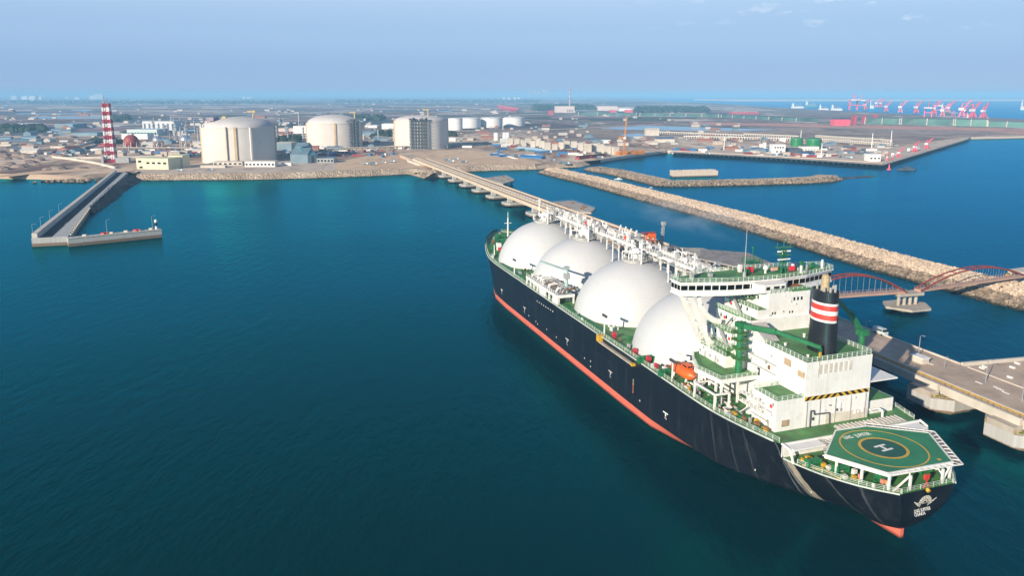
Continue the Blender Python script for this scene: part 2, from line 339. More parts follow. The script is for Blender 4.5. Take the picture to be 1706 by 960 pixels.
# ------------------------------------------------------------------ mesh builder
def unit(v): v = np.asarray(v, float); return v/np.linalg.norm(v)
EACH = set('''fender_bay bollard deck_gear_box pile mooring_hook pier canopy_post deck_equipment pipework edge_beam concrete_marker tower_leg mast_leg rack_frame
tug_mark hull_mark valve_gear catwalk_post cargo_pipe pipe_fitting fire_monitor riser_pipe manifold_pipe deck_fitting deck_pipe hose_reel small_exhaust louvre side_louvre
cabin_window bridge_window wheelhouse_window lifebuoy outside_stair satellite_dome flag_locker roof_fitting helideck_leg mooring_gear mooring_rope boat_deck_gear boat_davit ventilator
roof_pipework tower_pipe tower_top base_pump fence_post cell_opening cap_block coaming hatch derrick floodlight road_bearing side_gallery bulwark_end wall_fitting working_deck_fitting wall_pipe steel_door ladder_platform sheer_trim railing_run gunwale_trim'''.split())
class MB:
    def __init__(self): self.v = []; self.f = []; self.m = []; self.k = 0; self.T = None; self.calls = []; self.marks = []
    def mark(self): self.marks.append((len(self.v), len(self.f))); return self
    def add(self, vs, fs):
        n = len(self.v); self.calls.append((n, len(self.f)))
        if self.T is not None: vs = [tuple(self.T @ Vector(p)) for p in vs]
        self.v += [tuple(map(float, p)) for p in vs]
        for f in fs: self.f.append([i+n for i in f]); self.m.append(self.k)
        return self
    def mat(self, k): self.k = k; return self
    def place(self, x=0, y=0, z=0, rz=0): self.T = Matrix.Translation((x, y, z)) @ Matrix.Rotation(rz, 4, 'Z'); return self
    def box(self, x0, x1, y0, y1, z0, z1):
        v = [(x, y, z) for z in (z0, z1) for x, y in ((x0, y0), (x1, y0), (x1, y1), (x0, y1))]
        return self.add(v, [(3, 2, 1, 0), (4, 5, 6, 7), (0, 1, 5, 4), (1, 2, 6, 5), (2, 3, 7, 6), (3, 0, 4, 7)])
    def prism(self, poly, z0, z1, top=True, bottom=True):
        a = sum(poly[i][0]*poly[(i+1) % len(poly)][1]-poly[(i+1) % len(poly)][0]*poly[i][1] for i in range(len(poly)))
        if a < 0: poly = poly[::-1]
        n = len(poly); z0s = z0 if hasattr(z0, '__len__') else [z0]*n
        v = [(p[0], p[1], z) for p, z in zip(poly, z0s)]+[(p[0], p[1], z1) for p in poly]
        fs = [(i, (i+1) % n, n+(i+1) % n, n+i) for i in range(n)]
        tri = tessellate_polygon([[Vector((p[0], p[1], 0)) for p in poly]])
        for tr in tri:
            (x0, y0), (x1, y1), (x2, y2) = [poly[i][:2] for i in tr]
            if (x1-x0)*(y2-y0)-(x2-x0)*(y1-y0) < 0: tr = tr[::-1]
            if top: fs.append([i+n for i in tr])
            if bottom: fs.append(list(tr)[::-1])
        return self.add(v, fs)
    def sheet(self, poly, z):
        tri = tessellate_polygon([[Vector((p[0], p[1], 0)) for p in poly]])
        fs = []
        for tr in tri:
            (x0, y0), (x1, y1), (x2, y2) = [poly[i][:2] for i in tr]
            fs.append(tr if (x1-x0)*(y2-y0)-(x2-x0)*(y1-y0) > 0 else tr[::-1])
        return self.add([(p[0], p[1], z) for p in poly], fs)
    def cyl(self, p0, p1, r0, r1=None, n=10, cap=True):
        r1 = r0 if r1 is None else r1
        p0 = np.array(p0, float); p1 = np.array(p1, float); d = unit(p1-p0)
        a = unit(np.cross(d, (0, 0, 1) if abs(d[2]) < .9 else (1, 0, 0))); b = np.cross(d, a)
        v = []
        for p, r in ((p0, r0), (p1, r1)):
            for i in range(n):
                t = 2*math.pi*i/n; v.append(p+r*(math.cos(t)*a+math.sin(t)*b))
        fs = [(i, n+i, n+(i+1) % n, (i+1) % n) for i in range(n)]
        if cap: fs += [list(range(n)), list(range(2*n-1, n-1, -1))]
        # outward faces: flip if needed
        c = (p0+p1)/2; q = [v[j] for j in fs[0]]; nn = np.cross(q[1]-q[0], q[2]-q[0])
        if nn @ (sum(q)/4-c) < 0: fs = [list(f)[::-1] for f in fs]
        return self.add(v, fs)
    def tube(self, pts, r, n=6):
        for a, b in zip(pts[:-1], pts[1:]): self.cyl(a, b, r, n=n)
        return self
    def beam(self, p0, p1, w, h):
        """square bar from p0 to p1, w wide, h high"""
        p0 = np.array(p0, float); p1 = np.array(p1, float); d = unit(p1-p0)
        a = unit(np.cross(d, (0, 0, 1) if abs(d[2]) < .95 else (1, 0, 0))); b = np.cross(a, d)
        v = [p+a*i*w/2+b*j*h/2 for p in (p0, p1) for i, j in ((-1, -1), (1, -1), (1, 1), (-1, 1))]
        return self.add(v, [(0, 1, 2, 3), (7, 6, 5, 4), (0, 4, 5, 1), (1, 5, 6, 2), (2, 6, 7, 3), (3, 7, 4, 0)])
    def ring(self, c, r, w, h, n=48, a0=0, a1=2*math.pi):
        c = np.array(c, float); full = abs(a1-a0-2*math.pi) < 1e-6; v = []
        for i in range(n+(0 if full else 1)):
            t = a0+(a1-a0)*i/n
            for rr, z in ((r-w/2, 0), (r+w/2, 0), (r+w/2, h), (r-w/2, h)): v.append(c+(rr*math.cos(t), rr*math.sin(t), z))
        m = len(v)//4; fs = []
        for i in range(m if full else m-1):
            j = (i+1) % m
            for k in range(4): fs.append((4*i+k, 4*i+(k+1) % 4, 4*j+(k+1) % 4, 4*j+k))
        return self.add(v, [f[::-1] for f in fs])
    def sphere(self, c, r, nu=24, nv=12, lo=-90, hi=90, rz=None):
        c = np.array(c, float); rz = rz or r; v = []; fs = []
        ls = [lo+(hi-lo)*j/nv for j in range(nv+1)]
        for l in ls:
            for i in range(nu):
                a = 2*math.pi*i/nu; v.append(c+(r*math.cos(R(l))*math.cos(a), r*math.cos(R(l))*math.sin(a), rz*math.sin(R(l))))
        for j in range(nv):
            for i in range(nu):
                k = (i+1) % nu; fs.append((j*nu+i, j*nu+k, (j+1)*nu+k, (j+1)*nu+i))
        return self.add(v, fs)
    def loft(self, rings, closed=True, caps=False):
        n = len(rings[0]); v = [p for r_ in rings for p in r_]; fs = []
        for j in range(len(rings)-1):
            for i in range(n if closed else n-1):
                k = (i+1) % n; fs.append((j*n+i, j*n+k, (j+1)*n+k, (j+1)*n+i))
        if caps: fs += [list(range(n))[::-1], [(len(rings)-1)*n+i for i in range(n)]]
        return self.add(v, fs)
    def rail(self, pts, h=1.1, step=2.0, r=.06, wires=3, closed=False):
        pts = [np.array(p, float) for p in pts]
        if closed: pts = pts+[pts[0]]
        for a, b in zip(pts[:-1], pts[1:]):
            d = np.linalg.norm(b-a); n = max(1, int(round(d/step)))
            for i in range(n+1):
                p = a+(b-a)*i/n; self.beam(p, p+(0, 0, h), r*2, r*2)
            for w in range(wires):
                z = h*(w+1)/wires; self.beam(a+(0, 0, z), b+(0, 0, z), r*1.3, r*1.3)
        return self
    def build(self, name, mats, parent=None, smooth=None, **tags):
        if name in EACH and len(self.calls) > 1:          # every piece a mesh of its own
            st = [(0, 0)]+self.marks if self.marks else list(self.calls)
            st = sorted(set(st))+[(len(self.v), len(self.f))]; o = None
            for (a, fa), (b, fb) in zip(st[:-1], st[1:]):
                if b == a: continue
                q = MB(); q.v = self.v[a:b]; q.f = [[i-a for i in f] for f in self.f[fa:fb]]; q.m = self.m[fa:fb]
                used = sorted(set(q.m)); ml = mats if isinstance(mats, (list, tuple)) else [mats]
                q.m = [used.index(i) for i in q.m]; o = q._build(name, [ml[i] for i in used], parent, smooth, **tags)
            return o
        return self._build(name, mats, parent, smooth, **tags)
    def _build(self, name, mats, parent=None, smooth=None, **tags):
        me = bpy.data.meshes.new(name); me.from_pydata(self.v, [], self.f)
        for mm in (mats if isinstance(mats, (list, tuple)) else [mats]): me.materials.append(mm)
        if len(me.polygons):
            me.polygons.foreach_set('material_index', self.m)
            if smooth is not None:
                me.polygons.foreach_set('use_smooth', [True]*len(me.polygons))
                try: me.set_sharp_from_angle(angle=R(smooth))
                except Exception: pass
        me.update()
        o = bpy.data.objects.new(name, me); COL.objects.link(o)
        if parent: o.parent = parent
        return tag(o, **tags)
def tag(o, label=None, cat=None, group=None, kind=None):
    if label: o['label'] = label
    if cat: o['category'] = cat
    if group: o['group'] = group
    if kind: o['kind'] = kind
    return o
def empty(name, loc=(0, 0, 0), rz=0, label=None, cat=None, group=None):
    o = bpy.data.objects.new(name, None); COL.objects.link(o); o.location = tuple(map(float, loc)); o.rotation_euler = (0, 0, rz)
    o.empty_display_size = .1
    return tag(o, label, cat, group)
def dup(root, loc, rz=0, label=None, scale=None):
    r = root.copy(); COL.objects.link(r); r.location = tuple(map(float, loc)); r.rotation_euler = (0, 0, rz)
    if label: r['label'] = label
    if scale: r.scale = (scale,)*3
    for ch in list(root.children):
        c = ch.copy(); COL.objects.link(c); c.parent = r
        for g in list(ch.children):
            d = g.copy(); COL.objects.link(d); d.parent = c
    return r
def text_mb(mb, s, size, T, width=None, h=.02):
    """lettering as flat raised letters, put through matrix T"""
    cu = bpy.data.curves.new('lettering', 'FONT'); cu.body = s; cu.size = size; cu.align_x = 'CENTER'; cu.align_y = 'CENTER'; cu.extrude = h/2; cu.offset = size*.012
    o = bpy.data.objects.new('lettering', cu); COL.objects.link(o)
    me = bpy.data.meshes.new_from_object(o.evaluated_get(bpy.context.evaluated_depsgraph_get()))
    xs = [v.co.x for v in me.vertices]; k = 1 if not width else width/(max(xs)-min(xs))
    mb.add([T @ Vector((v.co.x*k, v.co.y, v.co.z)) for v in me.vertices], [list(p.vertices) for p in me.polygons])
    bpy.data.objects.remove(o); bpy.data.curves.remove(cu); bpy.data.meshes.remove(me)
# ------------------------------------------------------------------ the setting: water, land, shore
GZ = 4.5
mb = MB(); mb.sheet([(-60000, -4000), (60000, -4000), (60000, 90000), (-60000, 90000)], 0)
mb.build('sea_water', WATERM, kind='structure')
def PW(pts, z=0.0): return [tuple(W(u, v, z)) for u, v in pts]
shore_px = [(-260, 296), (-90, 297), (0, 298), (60, 299), (130, 301), (165, 297), (195, 293), (222, 301), (320, 300.5), (420, 300), (520, 297.5), (600, 294.5), (680, 291), (706, 298), (738, 295), (762, 287), (830, 284.5), (895, 283), (930, 280.5), (965, 279.5), (985, 275)]
quay_px = [(1000, 271.5), (1050, 263.5), (1112, 255.5), (1290, 265.5), (1470, 277.5), (1617, 232.5), (1706, 230.5), (1960, 227)]
back_px = [(1960, 207), (1706, 200.5), (1640, 197.5), (1540, 193), (1440, 187.5), (1340, 182.5), (1236, 176), (1180, 172), (1120, 169.5)]
def inset(pts, d):
    P = [np.array(p[:2]) for p in pts]; o = []
    for i, p in enumerate(P):
        a = P[max(0, i-1)]; b = P[min(len(P)-1, i+1)]; t = unit(b-a); o.append(p+np.array([-t[1], t[0]])*d)
    return o
toe = PW(shore_px)
top = inset(toe, 13)
quay = [p[:2] for p in PW(quay_px)]
back = [p[:2] for p in PW(back_px)]
far = [(6000, 55000), (-60000, 80000), (-60000, 3000)]
poly = [tuple(p) for p in top]+[tuple(p) for p in quay]+[tuple(p) for p in back]+far
mb = MB(); mb.sheet(poly, GZ)
mb.build('coastal_land', LANDM, kind='structure')
# quay wall with a row of fender bays, butting the land sheet
mb = MB()
for a, b in zip(quay[:-1], quay[1:]):
    a = np.array(a); b = np.array(b); d = unit(b-a); n = np.array([d[1], -d[0]])
    mb.add([(*(a+n*.3), -3), (*(b+n*.3), -3), (*(b+n*.3), GZ+.6), (*(a+n*.3), GZ+.6), (*(a-n*5), GZ+.6), (*(b-n*5), GZ+.6), (*(a-n*5), GZ-1), (*(b-n*5), GZ-1)],
           [(0, 1, 2, 3), (3, 2, 5, 4), (4, 5, 7, 6)])
q = mb.build('quay_wall', QUAYT, label='long concrete quay wall with evenly spaced fender bays around the inner dock', cat='quay')
mb = MB()
a = np.array(quay[2]); b = np.array(quay[4]); n_ = 44
d = unit(b-a); n = np.array([d[1], -d[0]]); LL = np.linalg.norm(b-a)
mb2 = MB()
for i in range(n_):
    p = a+(b-a)*(i+.5)/n_; 
    mb2.T = Matrix(((d[0], -n[0], 0, p[0]), (d[1], -n[1], 0, p[1]), (0, 0, 1, 0), (0, 0, 0, 1)))
    mb2.box(-LL/n_*.27, LL/n_*.27, -1.4, -.31, -1, GZ-.6)
mb2.build('fender_bay', PALEC, q)
# beach on the left, stone revetment along the terminal
def strip(name, i0, i1, mat, zt, nseg=4, prof=1.0, **kw):
    mb = MB(); rows = []
    for k in range(nseg+1):
        t = k/nseg; rows.append([(toe[i][0]*(1-t)+top[i][0]*t, toe[i][1]*(1-t)+top[i][1]*t, -.9+(zt+.9)*t**prof) for i in range(i0, i1+1)])
    mb.loft(rows, closed=False)
    return mb.build(name, mat, smooth=40, **kw)
strip('tidal_beach', 0, 6, SAND, GZ+.01, 5, .8, kind='structure')
def subdiv(pts, step):
    o = [np.array(pts[0], float)]
    for a, b in zip(pts[:-1], pts[1:]):
        a = np.array(a, float); b = np.array(b, float); n = max(1, int(np.linalg.norm(b-a)/step))
        o += [a+(b-a)*(i+1)/n for i in range(n)]
    return o
def bank(name, path, prof, mat, jit, step=3.0, cross=9, grow=0, **kw):
    """rough stone bank: prof = (offset to the left of the path, height) pairs, every vertex pushed about"""
    P = subdiv([p[:2] for p in path], step); rows = []
    pr_o = np.interp(np.linspace(0, 1, cross), np.linspace(0, 1, len(prof)), [p[0] for p in prof])
    pr_z = np.interp(np.linspace(0, 1, cross), np.linspace(0, 1, len(prof)), [p[1] for p in prof])
    for i, p in enumerate(P):
        a = P[max(0, i-2)]; b = P[min(len(P)-1, i+2)]; t = unit(b-a); n = np.array([-t[1], t[0]])
        g = 1 if not grow else min(1, .35+.65*i/max(1, len(P)*grow))+.12*math.sin(i*.9)
        rows.append([(*(p+n*(o*g+RNG.uniform(-1, 1)*jit)), z+RNG.uniform(-1, 1)*jit*.55) for o, z in zip(pr_o, pr_z)])
    mb = MB(); mb.loft([list(r)[::-1] for r in rows], closed=False)
    return mb.build(name, mat, **kw)
bank('stone_revetment', toe[7:14], [(-1.5, -1), (0, .3), (6, 3.2), (12, 6.2), (16, 6.4), (19, GZ-.4)], RIPRAP, .55, 2.6, 11, label='pale stone revetment along the terminal shore between causeway and trestle root', cat='sea wall')
bank('stone_revetment', toe[13:18], [(-1.5, -1), (0, .3), (6, 3.2), (12, 6.2), (16, 6.4), (19, GZ-.4)], RIPRAP, .55, 2.6, 11, label='pale stone revetment curving from the trestle root to the long breakwater', cat='sea wall')
bank('stone_revetment', toe[17:21], [(-1.5, -1), (0, .3), (5, 2.2), (10, 4.2), (13, GZ+.2), (16, GZ-.3)], RIPRAP, .5, 2.6, 9, label='short stone bank closing the narrow basin between the two breakwaters', cat='sea wall')
# paved and bare areas (each a sheet above the one below)
def lot(name, px, mat, dz, **kw):
    m = MB(); m.sheet([tuple(p[:2]) for p in PW(px, GZ+dz)], GZ+dz)
    return m.build(name, mat, **kw)
lot('sand_lot', [(560, 270), (612, 259), (720, 251), (790, 247), (850, 257), (905, 272), (820, 276), (720, 279), (640, 281), (560, 283)], SAND, .02, kind='structure')
lot('terminal_yard', [(225, 283), (330, 272), (470, 268), (560, 270), (640, 284), (560, 286), (420, 288), (225, 290)], YARD, .012, kind='structure')
lot('shore_road', [(0, 292), (60, 285), (150, 280), (190, 283), (190, 287), (150, 284), (60, 289), (0, 296)], SAND, .016, kind='structure')
lot('quay_yard', [(1112, 253.5), (1140, 247), (1290, 240), (1460, 246), (1530, 243), (1600, 231), (1615, 231), (1470, 275), (1290, 263)], YARD, .02, kind='structure')
lot('coal_yard', [(1180, 232), (1300, 214), (1500, 212), (1640, 214), (1700, 222), (1600, 229), (1520, 240), (1460, 240), (1330, 236)], COAL, .016, kind='structure')
lot('ore_yard', [(1150, 203), (1330, 206), (1640, 213), (1960, 217), (1960, 226), (1700, 224), (1640, 218), (1330, 211), (1150, 207)], ORE, .024, kind='structure')
lot('dry_field', [(880, 232), (960, 216), (1100, 222), (1090, 233), (1010, 240), (900, 245)], DRYF, .01, kind='structure')
for px in ([(1000, 213), (1080, 209), (1180, 212), (1240, 214), (1300, 216), (1230, 218), (1130, 217), (1040, 216)], [(1030, 224), (1065, 222), (1090, 225), (1050, 228)], [(150, 204), (230, 202), (240, 205), (160, 207)]):
    lot('pond', px, POND, .03, kind='structure')
for px in ([(0, 222), (120, 214), (240, 205), (240, 206.5), (120, 216), (0, 224.5)], [(560, 258), (740, 248), (745, 249.3), (562, 260)], [(600, 232), (900, 216), (1100, 206), (1100, 207), (900, 217.5), (600, 234)],
           [(720, 240), (860, 229), (1000, 240), (1110, 252), (1108, 254), (1000, 243), (860, 231), (722, 242)], [(780, 247), (880, 258), (960, 270), (952, 273), (870, 261), (776, 249)], [(60, 262), (150, 240), (230, 222), (233, 223), (155, 242.5), (66, 265)]):
    lot('road', px, ROADM, .03, kind='structure')
# the low far shore across the water on the right, and distant hills
mb = MB(); mb.prism([(3300, 11200), (15000, 12000), (15000, 13400), (3000, 12800)], -1, 22)
mb.build('far_shore', paint('far_coast', (.52, .46, .44), .9, .1, .0005), kind='structure')

# ------------------------------------------------------------------ breakwaters
def rocks(mb, pts, size):
    """angular boulders: jittered boxes, one per point"""
    base = np.array([(x, y, z) for z in (-1, 1) for x, y in ((-1, -1), (1, -1), (1, 1), (-1, 1))], float)*.5
    fs = [(3, 2, 1, 0), (4, 5, 6, 7), (0, 1, 5, 4), (1, 2, 6, 5), (2, 3, 7, 6), (3, 0, 4, 7)]
    for p in pts:
        a = RNG.uniform(0, 6.3); b = RNG.uniform(-.6, .6); c, s = math.cos(a), math.sin(a); cb, sb = math.cos(b), math.sin(b)
        M = np.array([[c, -s, 0], [s, c, 0], [0, 0, 1]]) @ np.array([[1, 0, 0], [0, cb, -sb], [0, sb, cb]])
        v = (base*(1+RNG.uniform(-.28, .28, (8, 3))))*size*RNG.uniform(.65, 1.25, 3)
        mb.add((v @ M.T)+p, fs)
bw_toe = [tuple(W(u, v, 0)[:2]) for u, v in ((896, 288), (925, 296), (960, 304), (1050, 329), (1200, 371), (1320, 408), (1450, 449), (1600, 490))]
dirn = unit(np.array(bw_toe[-1])-np.array(bw_toe[-2]))
bw_toe.append(tuple(np.array(bw_toe[-1])+dirn*28)); bw_toe.append(tuple(np.array(bw_toe[-1])+unit(dirn+np.array([.35, 0]))*60)); bw_toe.append(tuple(np.array(bw_toe[-1])+unit(dirn+np.array([.5, 0]))*60))
bw = bank('breakwater', bw_toe, [(-2, -1.2), (0, -.2), (7, 2.6), (13, 5.4), (24, 5.6), (33, 2.2), (40, -1)], RIPRAP, .35, 4, 13, label='long tan rubble breakwater running from the shore past the tanker to the right', cat='breakwater')
Pp = subdiv(bw_toe, 1.35)
crest, lower = [], []
for i, p in enumerate(Pp):
    a = Pp[max(0, i-3)]; b = Pp[min(len(Pp)-1, i+3)]; t = unit(b-a); n = np.array([-t[1], t[0]])
    dist = np.linalg.norm(p)
    for o in np.arange(9, 27, 1.25 if dist < 650 else 2.2):
        if dist > 800 and i % 2: continue
        z = np.interp(o, [7, 13, 24, 33], [2.6, 5.4, 5.6, 2.2])
        if RNG.random() < .93: crest.append((*(p+n*(o+RNG.uniform(-.25, .25))+t*RNG.uniform(-.2, .2)), z+RNG.uniform(-.15, .5)))
    for o in np.arange(-1.5, 9, 1.5):
        if dist > 800 and i % 2: continue
        z = np.interp(o, [-2, 0, 7, 13], [-1.2, -.2, 2.6, 5.4]); lower.append((*(p+n*(o+RNG.uniform(-.6, .6))+t*RNG.uniform(-.7, .7)), z+RNG.uniform(-.4, .5)))
mb = MB(); rocks(mb, crest, 1.16); mb.build('armour_block', ROCK, bw, kind='stuff')
mb = MB(); rocks(mb, lower, 1.7); mb.build('toe_boulder', ROCKD, bw, kind='stuff')
# inner breakwater with its low submerged tail
b2 = [tuple(W(u, v, 0)[:2]) for u, v in ((972, 284), (1010, 290), (1060, 302), (1095, 311), (1140, 311.5), (1240, 309.5), (1340, 306.5), (1388, 303.5), (1404, 299))]
i2 = bank('breakwater', b2, [(-2, -1), (0, -.2), (8, 3.2), (13, 4.2), (26, 4.3), (36, 1.5), (42, -1)], RIPRAP, .55, 3.2, 13, label='shorter inner breakwater with a bend, beside the floating caisson', cat='breakwater')
P2 = subdiv(b2, 3.2); pts = []
for i, p in enumerate(P2):
    a = P2[max(0, i-2)]; b = P2[min(len(P2)-1, i+2)]; t = unit(b-a); n = np.array([-t[1], t[0]])
    for o in np.arange(-1, 12, 2.6): pts.append((*(p+n*(o+RNG.uniform(-.8, .8))+t*RNG.uniform(-1, 1)), np.interp(o, [-2, 0, 8, 13], [-1, -.2, 3.2, 4.2])))
mb = MB(); rocks(mb, pts, 2.3); mb.build('toe_boulder', ROCKD, i2, kind='stuff')
b3 = [tuple(W(u, v, 0)[:2]) for u, v in ((1392, 298.5), (1420, 296.5), (1456, 294.5))]
bank('rubble_spit', b3, [(-6, -.8), (0, .5), (6, .7), (12, -.8)], RIPDK, .45, 3, 7, label='low dark rubble spit trailing from the tip of the inner breakwater', cat='spit')

# ------------------------------------------------------------------ left causeway and its quay
root = empty('causeway_jetty', W(113, 412, 0), 0, 'grey L-shaped concrete causeway jetty with sloping rock flank on the left', 'jetty')
O0 = np.array(root.location)
def rel(pts): return [tuple(np.array(p[:2])-O0[:2]) for p in pts]
zc = 5.6
LA, LB = W(52, 397, zc), W(113, 394, zc)              # seaward end, left and right
RA, RB = W(190, 287, zc), W(213, 287, zc)
MA = W(148, 346, zc)
deck = rel([LA, LB, MA, RB, RA])
mb = MB(); mb.prism(deck, -2, zc); mb.build('causeway', QUAYC, root)
# road between parapet and apron
def lerp(a, b, t): return a+(b-a)*t
road = rel([lerp(LA, LB, .22), lerp(LA, LB, .56), lerp(RA, RB, .62), lerp(RA, RB, .25)])
mb = MB(); mb.sheet(road, zc+.03); mb.build('roadway', ASPH, root)
dl = unit((np.array(LA)-np.array(RA))[:2]); nl = np.array([dl[1], -dl[0]])
w0 = rel([lerp(LA, LB, .02), lerp(LA, LB, .17), lerp(RA, RB, .2), lerp(RA, RB, .02)])
mb = MB(); mb.prism(w0, zc, zc+3.0); mb.build('parapet_wall', PALEC, root)
# rock flanks of the root half
fl = [p for p in (MA, RB)]
pa = [tuple(MA[:2]), tuple(lerp(MA, RB, .5)[:2]), tuple((RB+np.array([8, 14, 0]))[:2])]
bk = bank('rock_flank', pa, [(-13, -1.2), (-11, -.2), (-5, 2.6), (1.5, zc+.2)], RIPDK, .7, 2.4, 8, grow=.35); bk.parent = root; bk.location = -O0
pa2 = [tuple(lerp(LA, RA, t)[:2]) for t in (.55, .8, 1.03)]
bk = bank('rock_flank', pa2[::-1], [(-9, -1.2), (-7, 0), (-3, 2.5), (.6, zc)], RIPRAP, .5, 2.6, 7); bk.parent = root; bk.location = -O0
# the quay arm
QA, QB = W(113, 397, zc), W(269, 382, zc); qd = unit((QB-QA)[:2]); qn = np.array([-qd[1], qd[0]])
arm = [tuple(QA[:2]), tuple(QB[:2]), tuple(QB[:2]+qn*7), tuple(QA[:2]+qn*7)]
mb = MB(); mb.prism(rel([(*p, 0) for p in arm]), -2, zc-.4); mb.build('quay_arm', QUAYC, root)
mbb = MB(); mb = MB(); pp = [np.array(p) for p in rel([(*p, 0) for p in arm])]
for a, b in ((pp[0], pp[1]),):
    mb.beam((*a, zc-.1), (*b, zc-.1), .7, .6)
for i in range(15):
    p = pp[0]+(pp[1]-pp[0])*(i+.5)/15+qn*1.6; mbb.cyl((*p, zc-.4), (*p, zc+.35), .4, n=8)
mb.build('kerb', PALEC, root); mbb.build('bollard', PALEC, root)
mb = MB()
for k, (t, m) in enumerate(((.18, 0), (.37, 1), (.41, 1), (.46, 0), (.62, 0), (.72, 1), (.76, 1), (.9, 0))):
    p = pp[0]+(pp[1]-pp[0])*t+qn*RNG.uniform(2.5, 5); mb.k = m; mb.box(p[0]-1.2, p[0]+1.2, p[1]-.8, p[1]+.8, zc-.4, zc+.8)
mb.build('deck_gear_box', [PALEC, RED], root)
mb = MB()
for t in np.linspace(.04, .95, 16):
    p = lerp(np.array(deck[1]), np.array(deck[2]), t)+nl*(-1.2); mb.box(p[0]-.5, p[0]+.5, p[1]-.5, p[1]+.5, zc, zc+.8)
mb.build('bollard', CREAM, root)
# lamp posts
def lamp_proto(name, h, label, group, arm=1.6):
    e = empty(name, (0, 0, 0), 0, label, 'lamp post', group)
    m = MB(); m.cyl((0, 0, 0), (0, 0, h), .17, .10, 7); m.tube([(0, 0, h), (arm*.5, 0, h+.5), (arm, 0, h+.55)], .07, 5); m.build('pole', STEEL, e)
    m = MB(); m.box(arm-.1, arm+.8, -.18, .18, h+.45, h+.62); m.build('lamp_head', STEEL, e)
    return e
lp = lamp_proto('street_lamp', 8.5, 'thin grey lamp post at the outer corner of the L-shaped causeway', 'lamp posts on the causeway jetty')
lp.location = tuple(LA+np.array([.8, .8, 0])); lp.rotation_euler.z = .4
spots = [(lerp(LA, RA, .07), 'thin grey lamp post on the causeway parapet, next in from the outer corner'), (lerp(LA, RA, .14), 'thin grey lamp post on the causeway parapet, third from the sea end'), (lerp(LA, RA, .22), 'thin grey lamp post on the causeway parapet, landmost of the row'),
         (QA+np.array([*qn*6, 0]), 'thin grey lamp post where the quay arm joins the causeway'), (lerp(QA, QB, .42)+np.array([*qn*5.5, 0]), 'thin grey lamp post halfway along the quay arm'), (lerp(QA, QB, .92)+np.array([*qn*5.5, 0]), 'thin grey lamp post near the light tower on the quay arm')]
for p, l in spots: dup(lp, (p[0], p[1], zc), .4, l)
p = lerp(QA, QB, .955); p = p+np.array([*qn*3, 0])
e = empty('harbour_light', (p[0], p[1], zc-.4), 0, 'small black and white light tower at the end of the quay arm', 'light tower')
m = MB(); m.cyl((0, 0, 0), (0, 0, 2.4), .9, .8, 10); m.build('tower_base', WHITE, e)
m = MB(); m.cyl((0, 0, 2.4), (0, 0, 5.0), .75, .7, 10); m.build('tower_shaft', BLACK, e)
m = MB(); m.cyl((0, 0, 5.0), (0, 0, 6.2), 1.0, 1.0, 10); m.sphere((0, 0, 6.2), .9, 10, 5, 0, 90); m.build('lantern', WHITE, e)
for u, v, n, lab in ((52, 293, 5, 0), (110, 303, 9, 1), (140, 302, 5, 2)):
    c = W(u, v, 0); m = MB(); rocks(m, [(RNG.normal(0, 14), RNG.normal(0, 7), RNG.uniform(-.3, .4)) for _ in range(n*6)], 3.2)
    o = m.build('shore_rocks', ROCKD, kind='stuff', label=['dark wet rocks on the tidal beach at far left', 'dark rock reef awash off the beach left of the causeway', 'small dark rocks awash close to the causeway root'][lab], cat='rocks'); o.location = tuple(c)
# cream sea wall behind the beach
mb = MB(); ps_ = [W(u, v, GZ) for u, v in ((88, 262.5), (120, 266.5), (160, 273), (192, 281))]
for a, b in zip(ps_[:-1], ps_[1:]): mb.beam((a[0], a[1], GZ+1.2), (b[0], b[1], GZ+1.2), 2.2, 3)
mb.build('boundary_wall', PALEC, label='cream boundary wall slanting above the beach towards the causeway root', cat='wall')
mb = MB(); ps_ = [W(u, v, GZ) for u, v in ((108, 265), (185, 264), (260, 262))]
for a, b in zip(ps_[:-1], ps_[1:]): mb.beam((a[0], a[1], GZ+1.5), (b[0], b[1], GZ+1.5), 1.5, 3)
mb.build('boundary_wall', PALEC, label='long cream wall behind the striped flare tower', cat='wall')
# ------------------------------------------------------------------ the tanker (local x forward from the stern, y to port, z up)
ship = empty('gas_tanker', (SHX, SHY, 0), HD+math.pi/2, 'huge black hulled gas tanker with four white domes and green decks, moored at the jetty', 'ship')
ZD, ZS = 17.5, 14.5
st_s = [0, 3, 7, 12, 17, 21.4, 24, 30, 36, 44, 52, 62, 74, 90, 120, 150, 180, 210, 225, 238, 248, 258, 268, 276, 283, 288, 290.5]
st_bd = [7.5, 10.6, 14.0, 16.8, 18.8, 20.0, 20.5, 21.9, 23.2, 24.3, 24.5, 24.5, 24.5, 24.5, 24.5, 24.5, 24.5, 24.5, 24.3, 23.2, 21.4, 18.6, 15, 11.2, 7.2, 3.6, .6]
st_b2 = [.8, 1.2, 2.0, 3.5, 6.4, 9.4, 11.2, 14.8, 18.0, 21.3, 22.5, 23.4, 24.4, 24.5, 24.5, 24.5, 24.5, 24.5, 23.8, 20.8, 17.4, 13.4, 9.4, 6.0, 3.2, 1.4, .3]      # half breadth at the boot topping
st_bw = [.4, .4, .4, .4, .4, 1.0, 2.0, 6.0, 9.5, 14.5, 17.8, 21.2, 24.0, 24.5, 24.5, 24.5, 24.5, 24.5, 23.6, 20.4, 17.0, 13.0, 9.0, 5.7, 3.0, 1.3, .3]     # half breadth on the water
def zdk(s): return ZS if s < 21.5 else (ZD if s < 236 else ZD+2.2*min(1, (s-236)/25))
LV = [-3, 0, .6, 1.2, 1.8, 2.5]
UV_ = [.05, .1, .2, .32, .45, .6, .75, .88, 1.0]
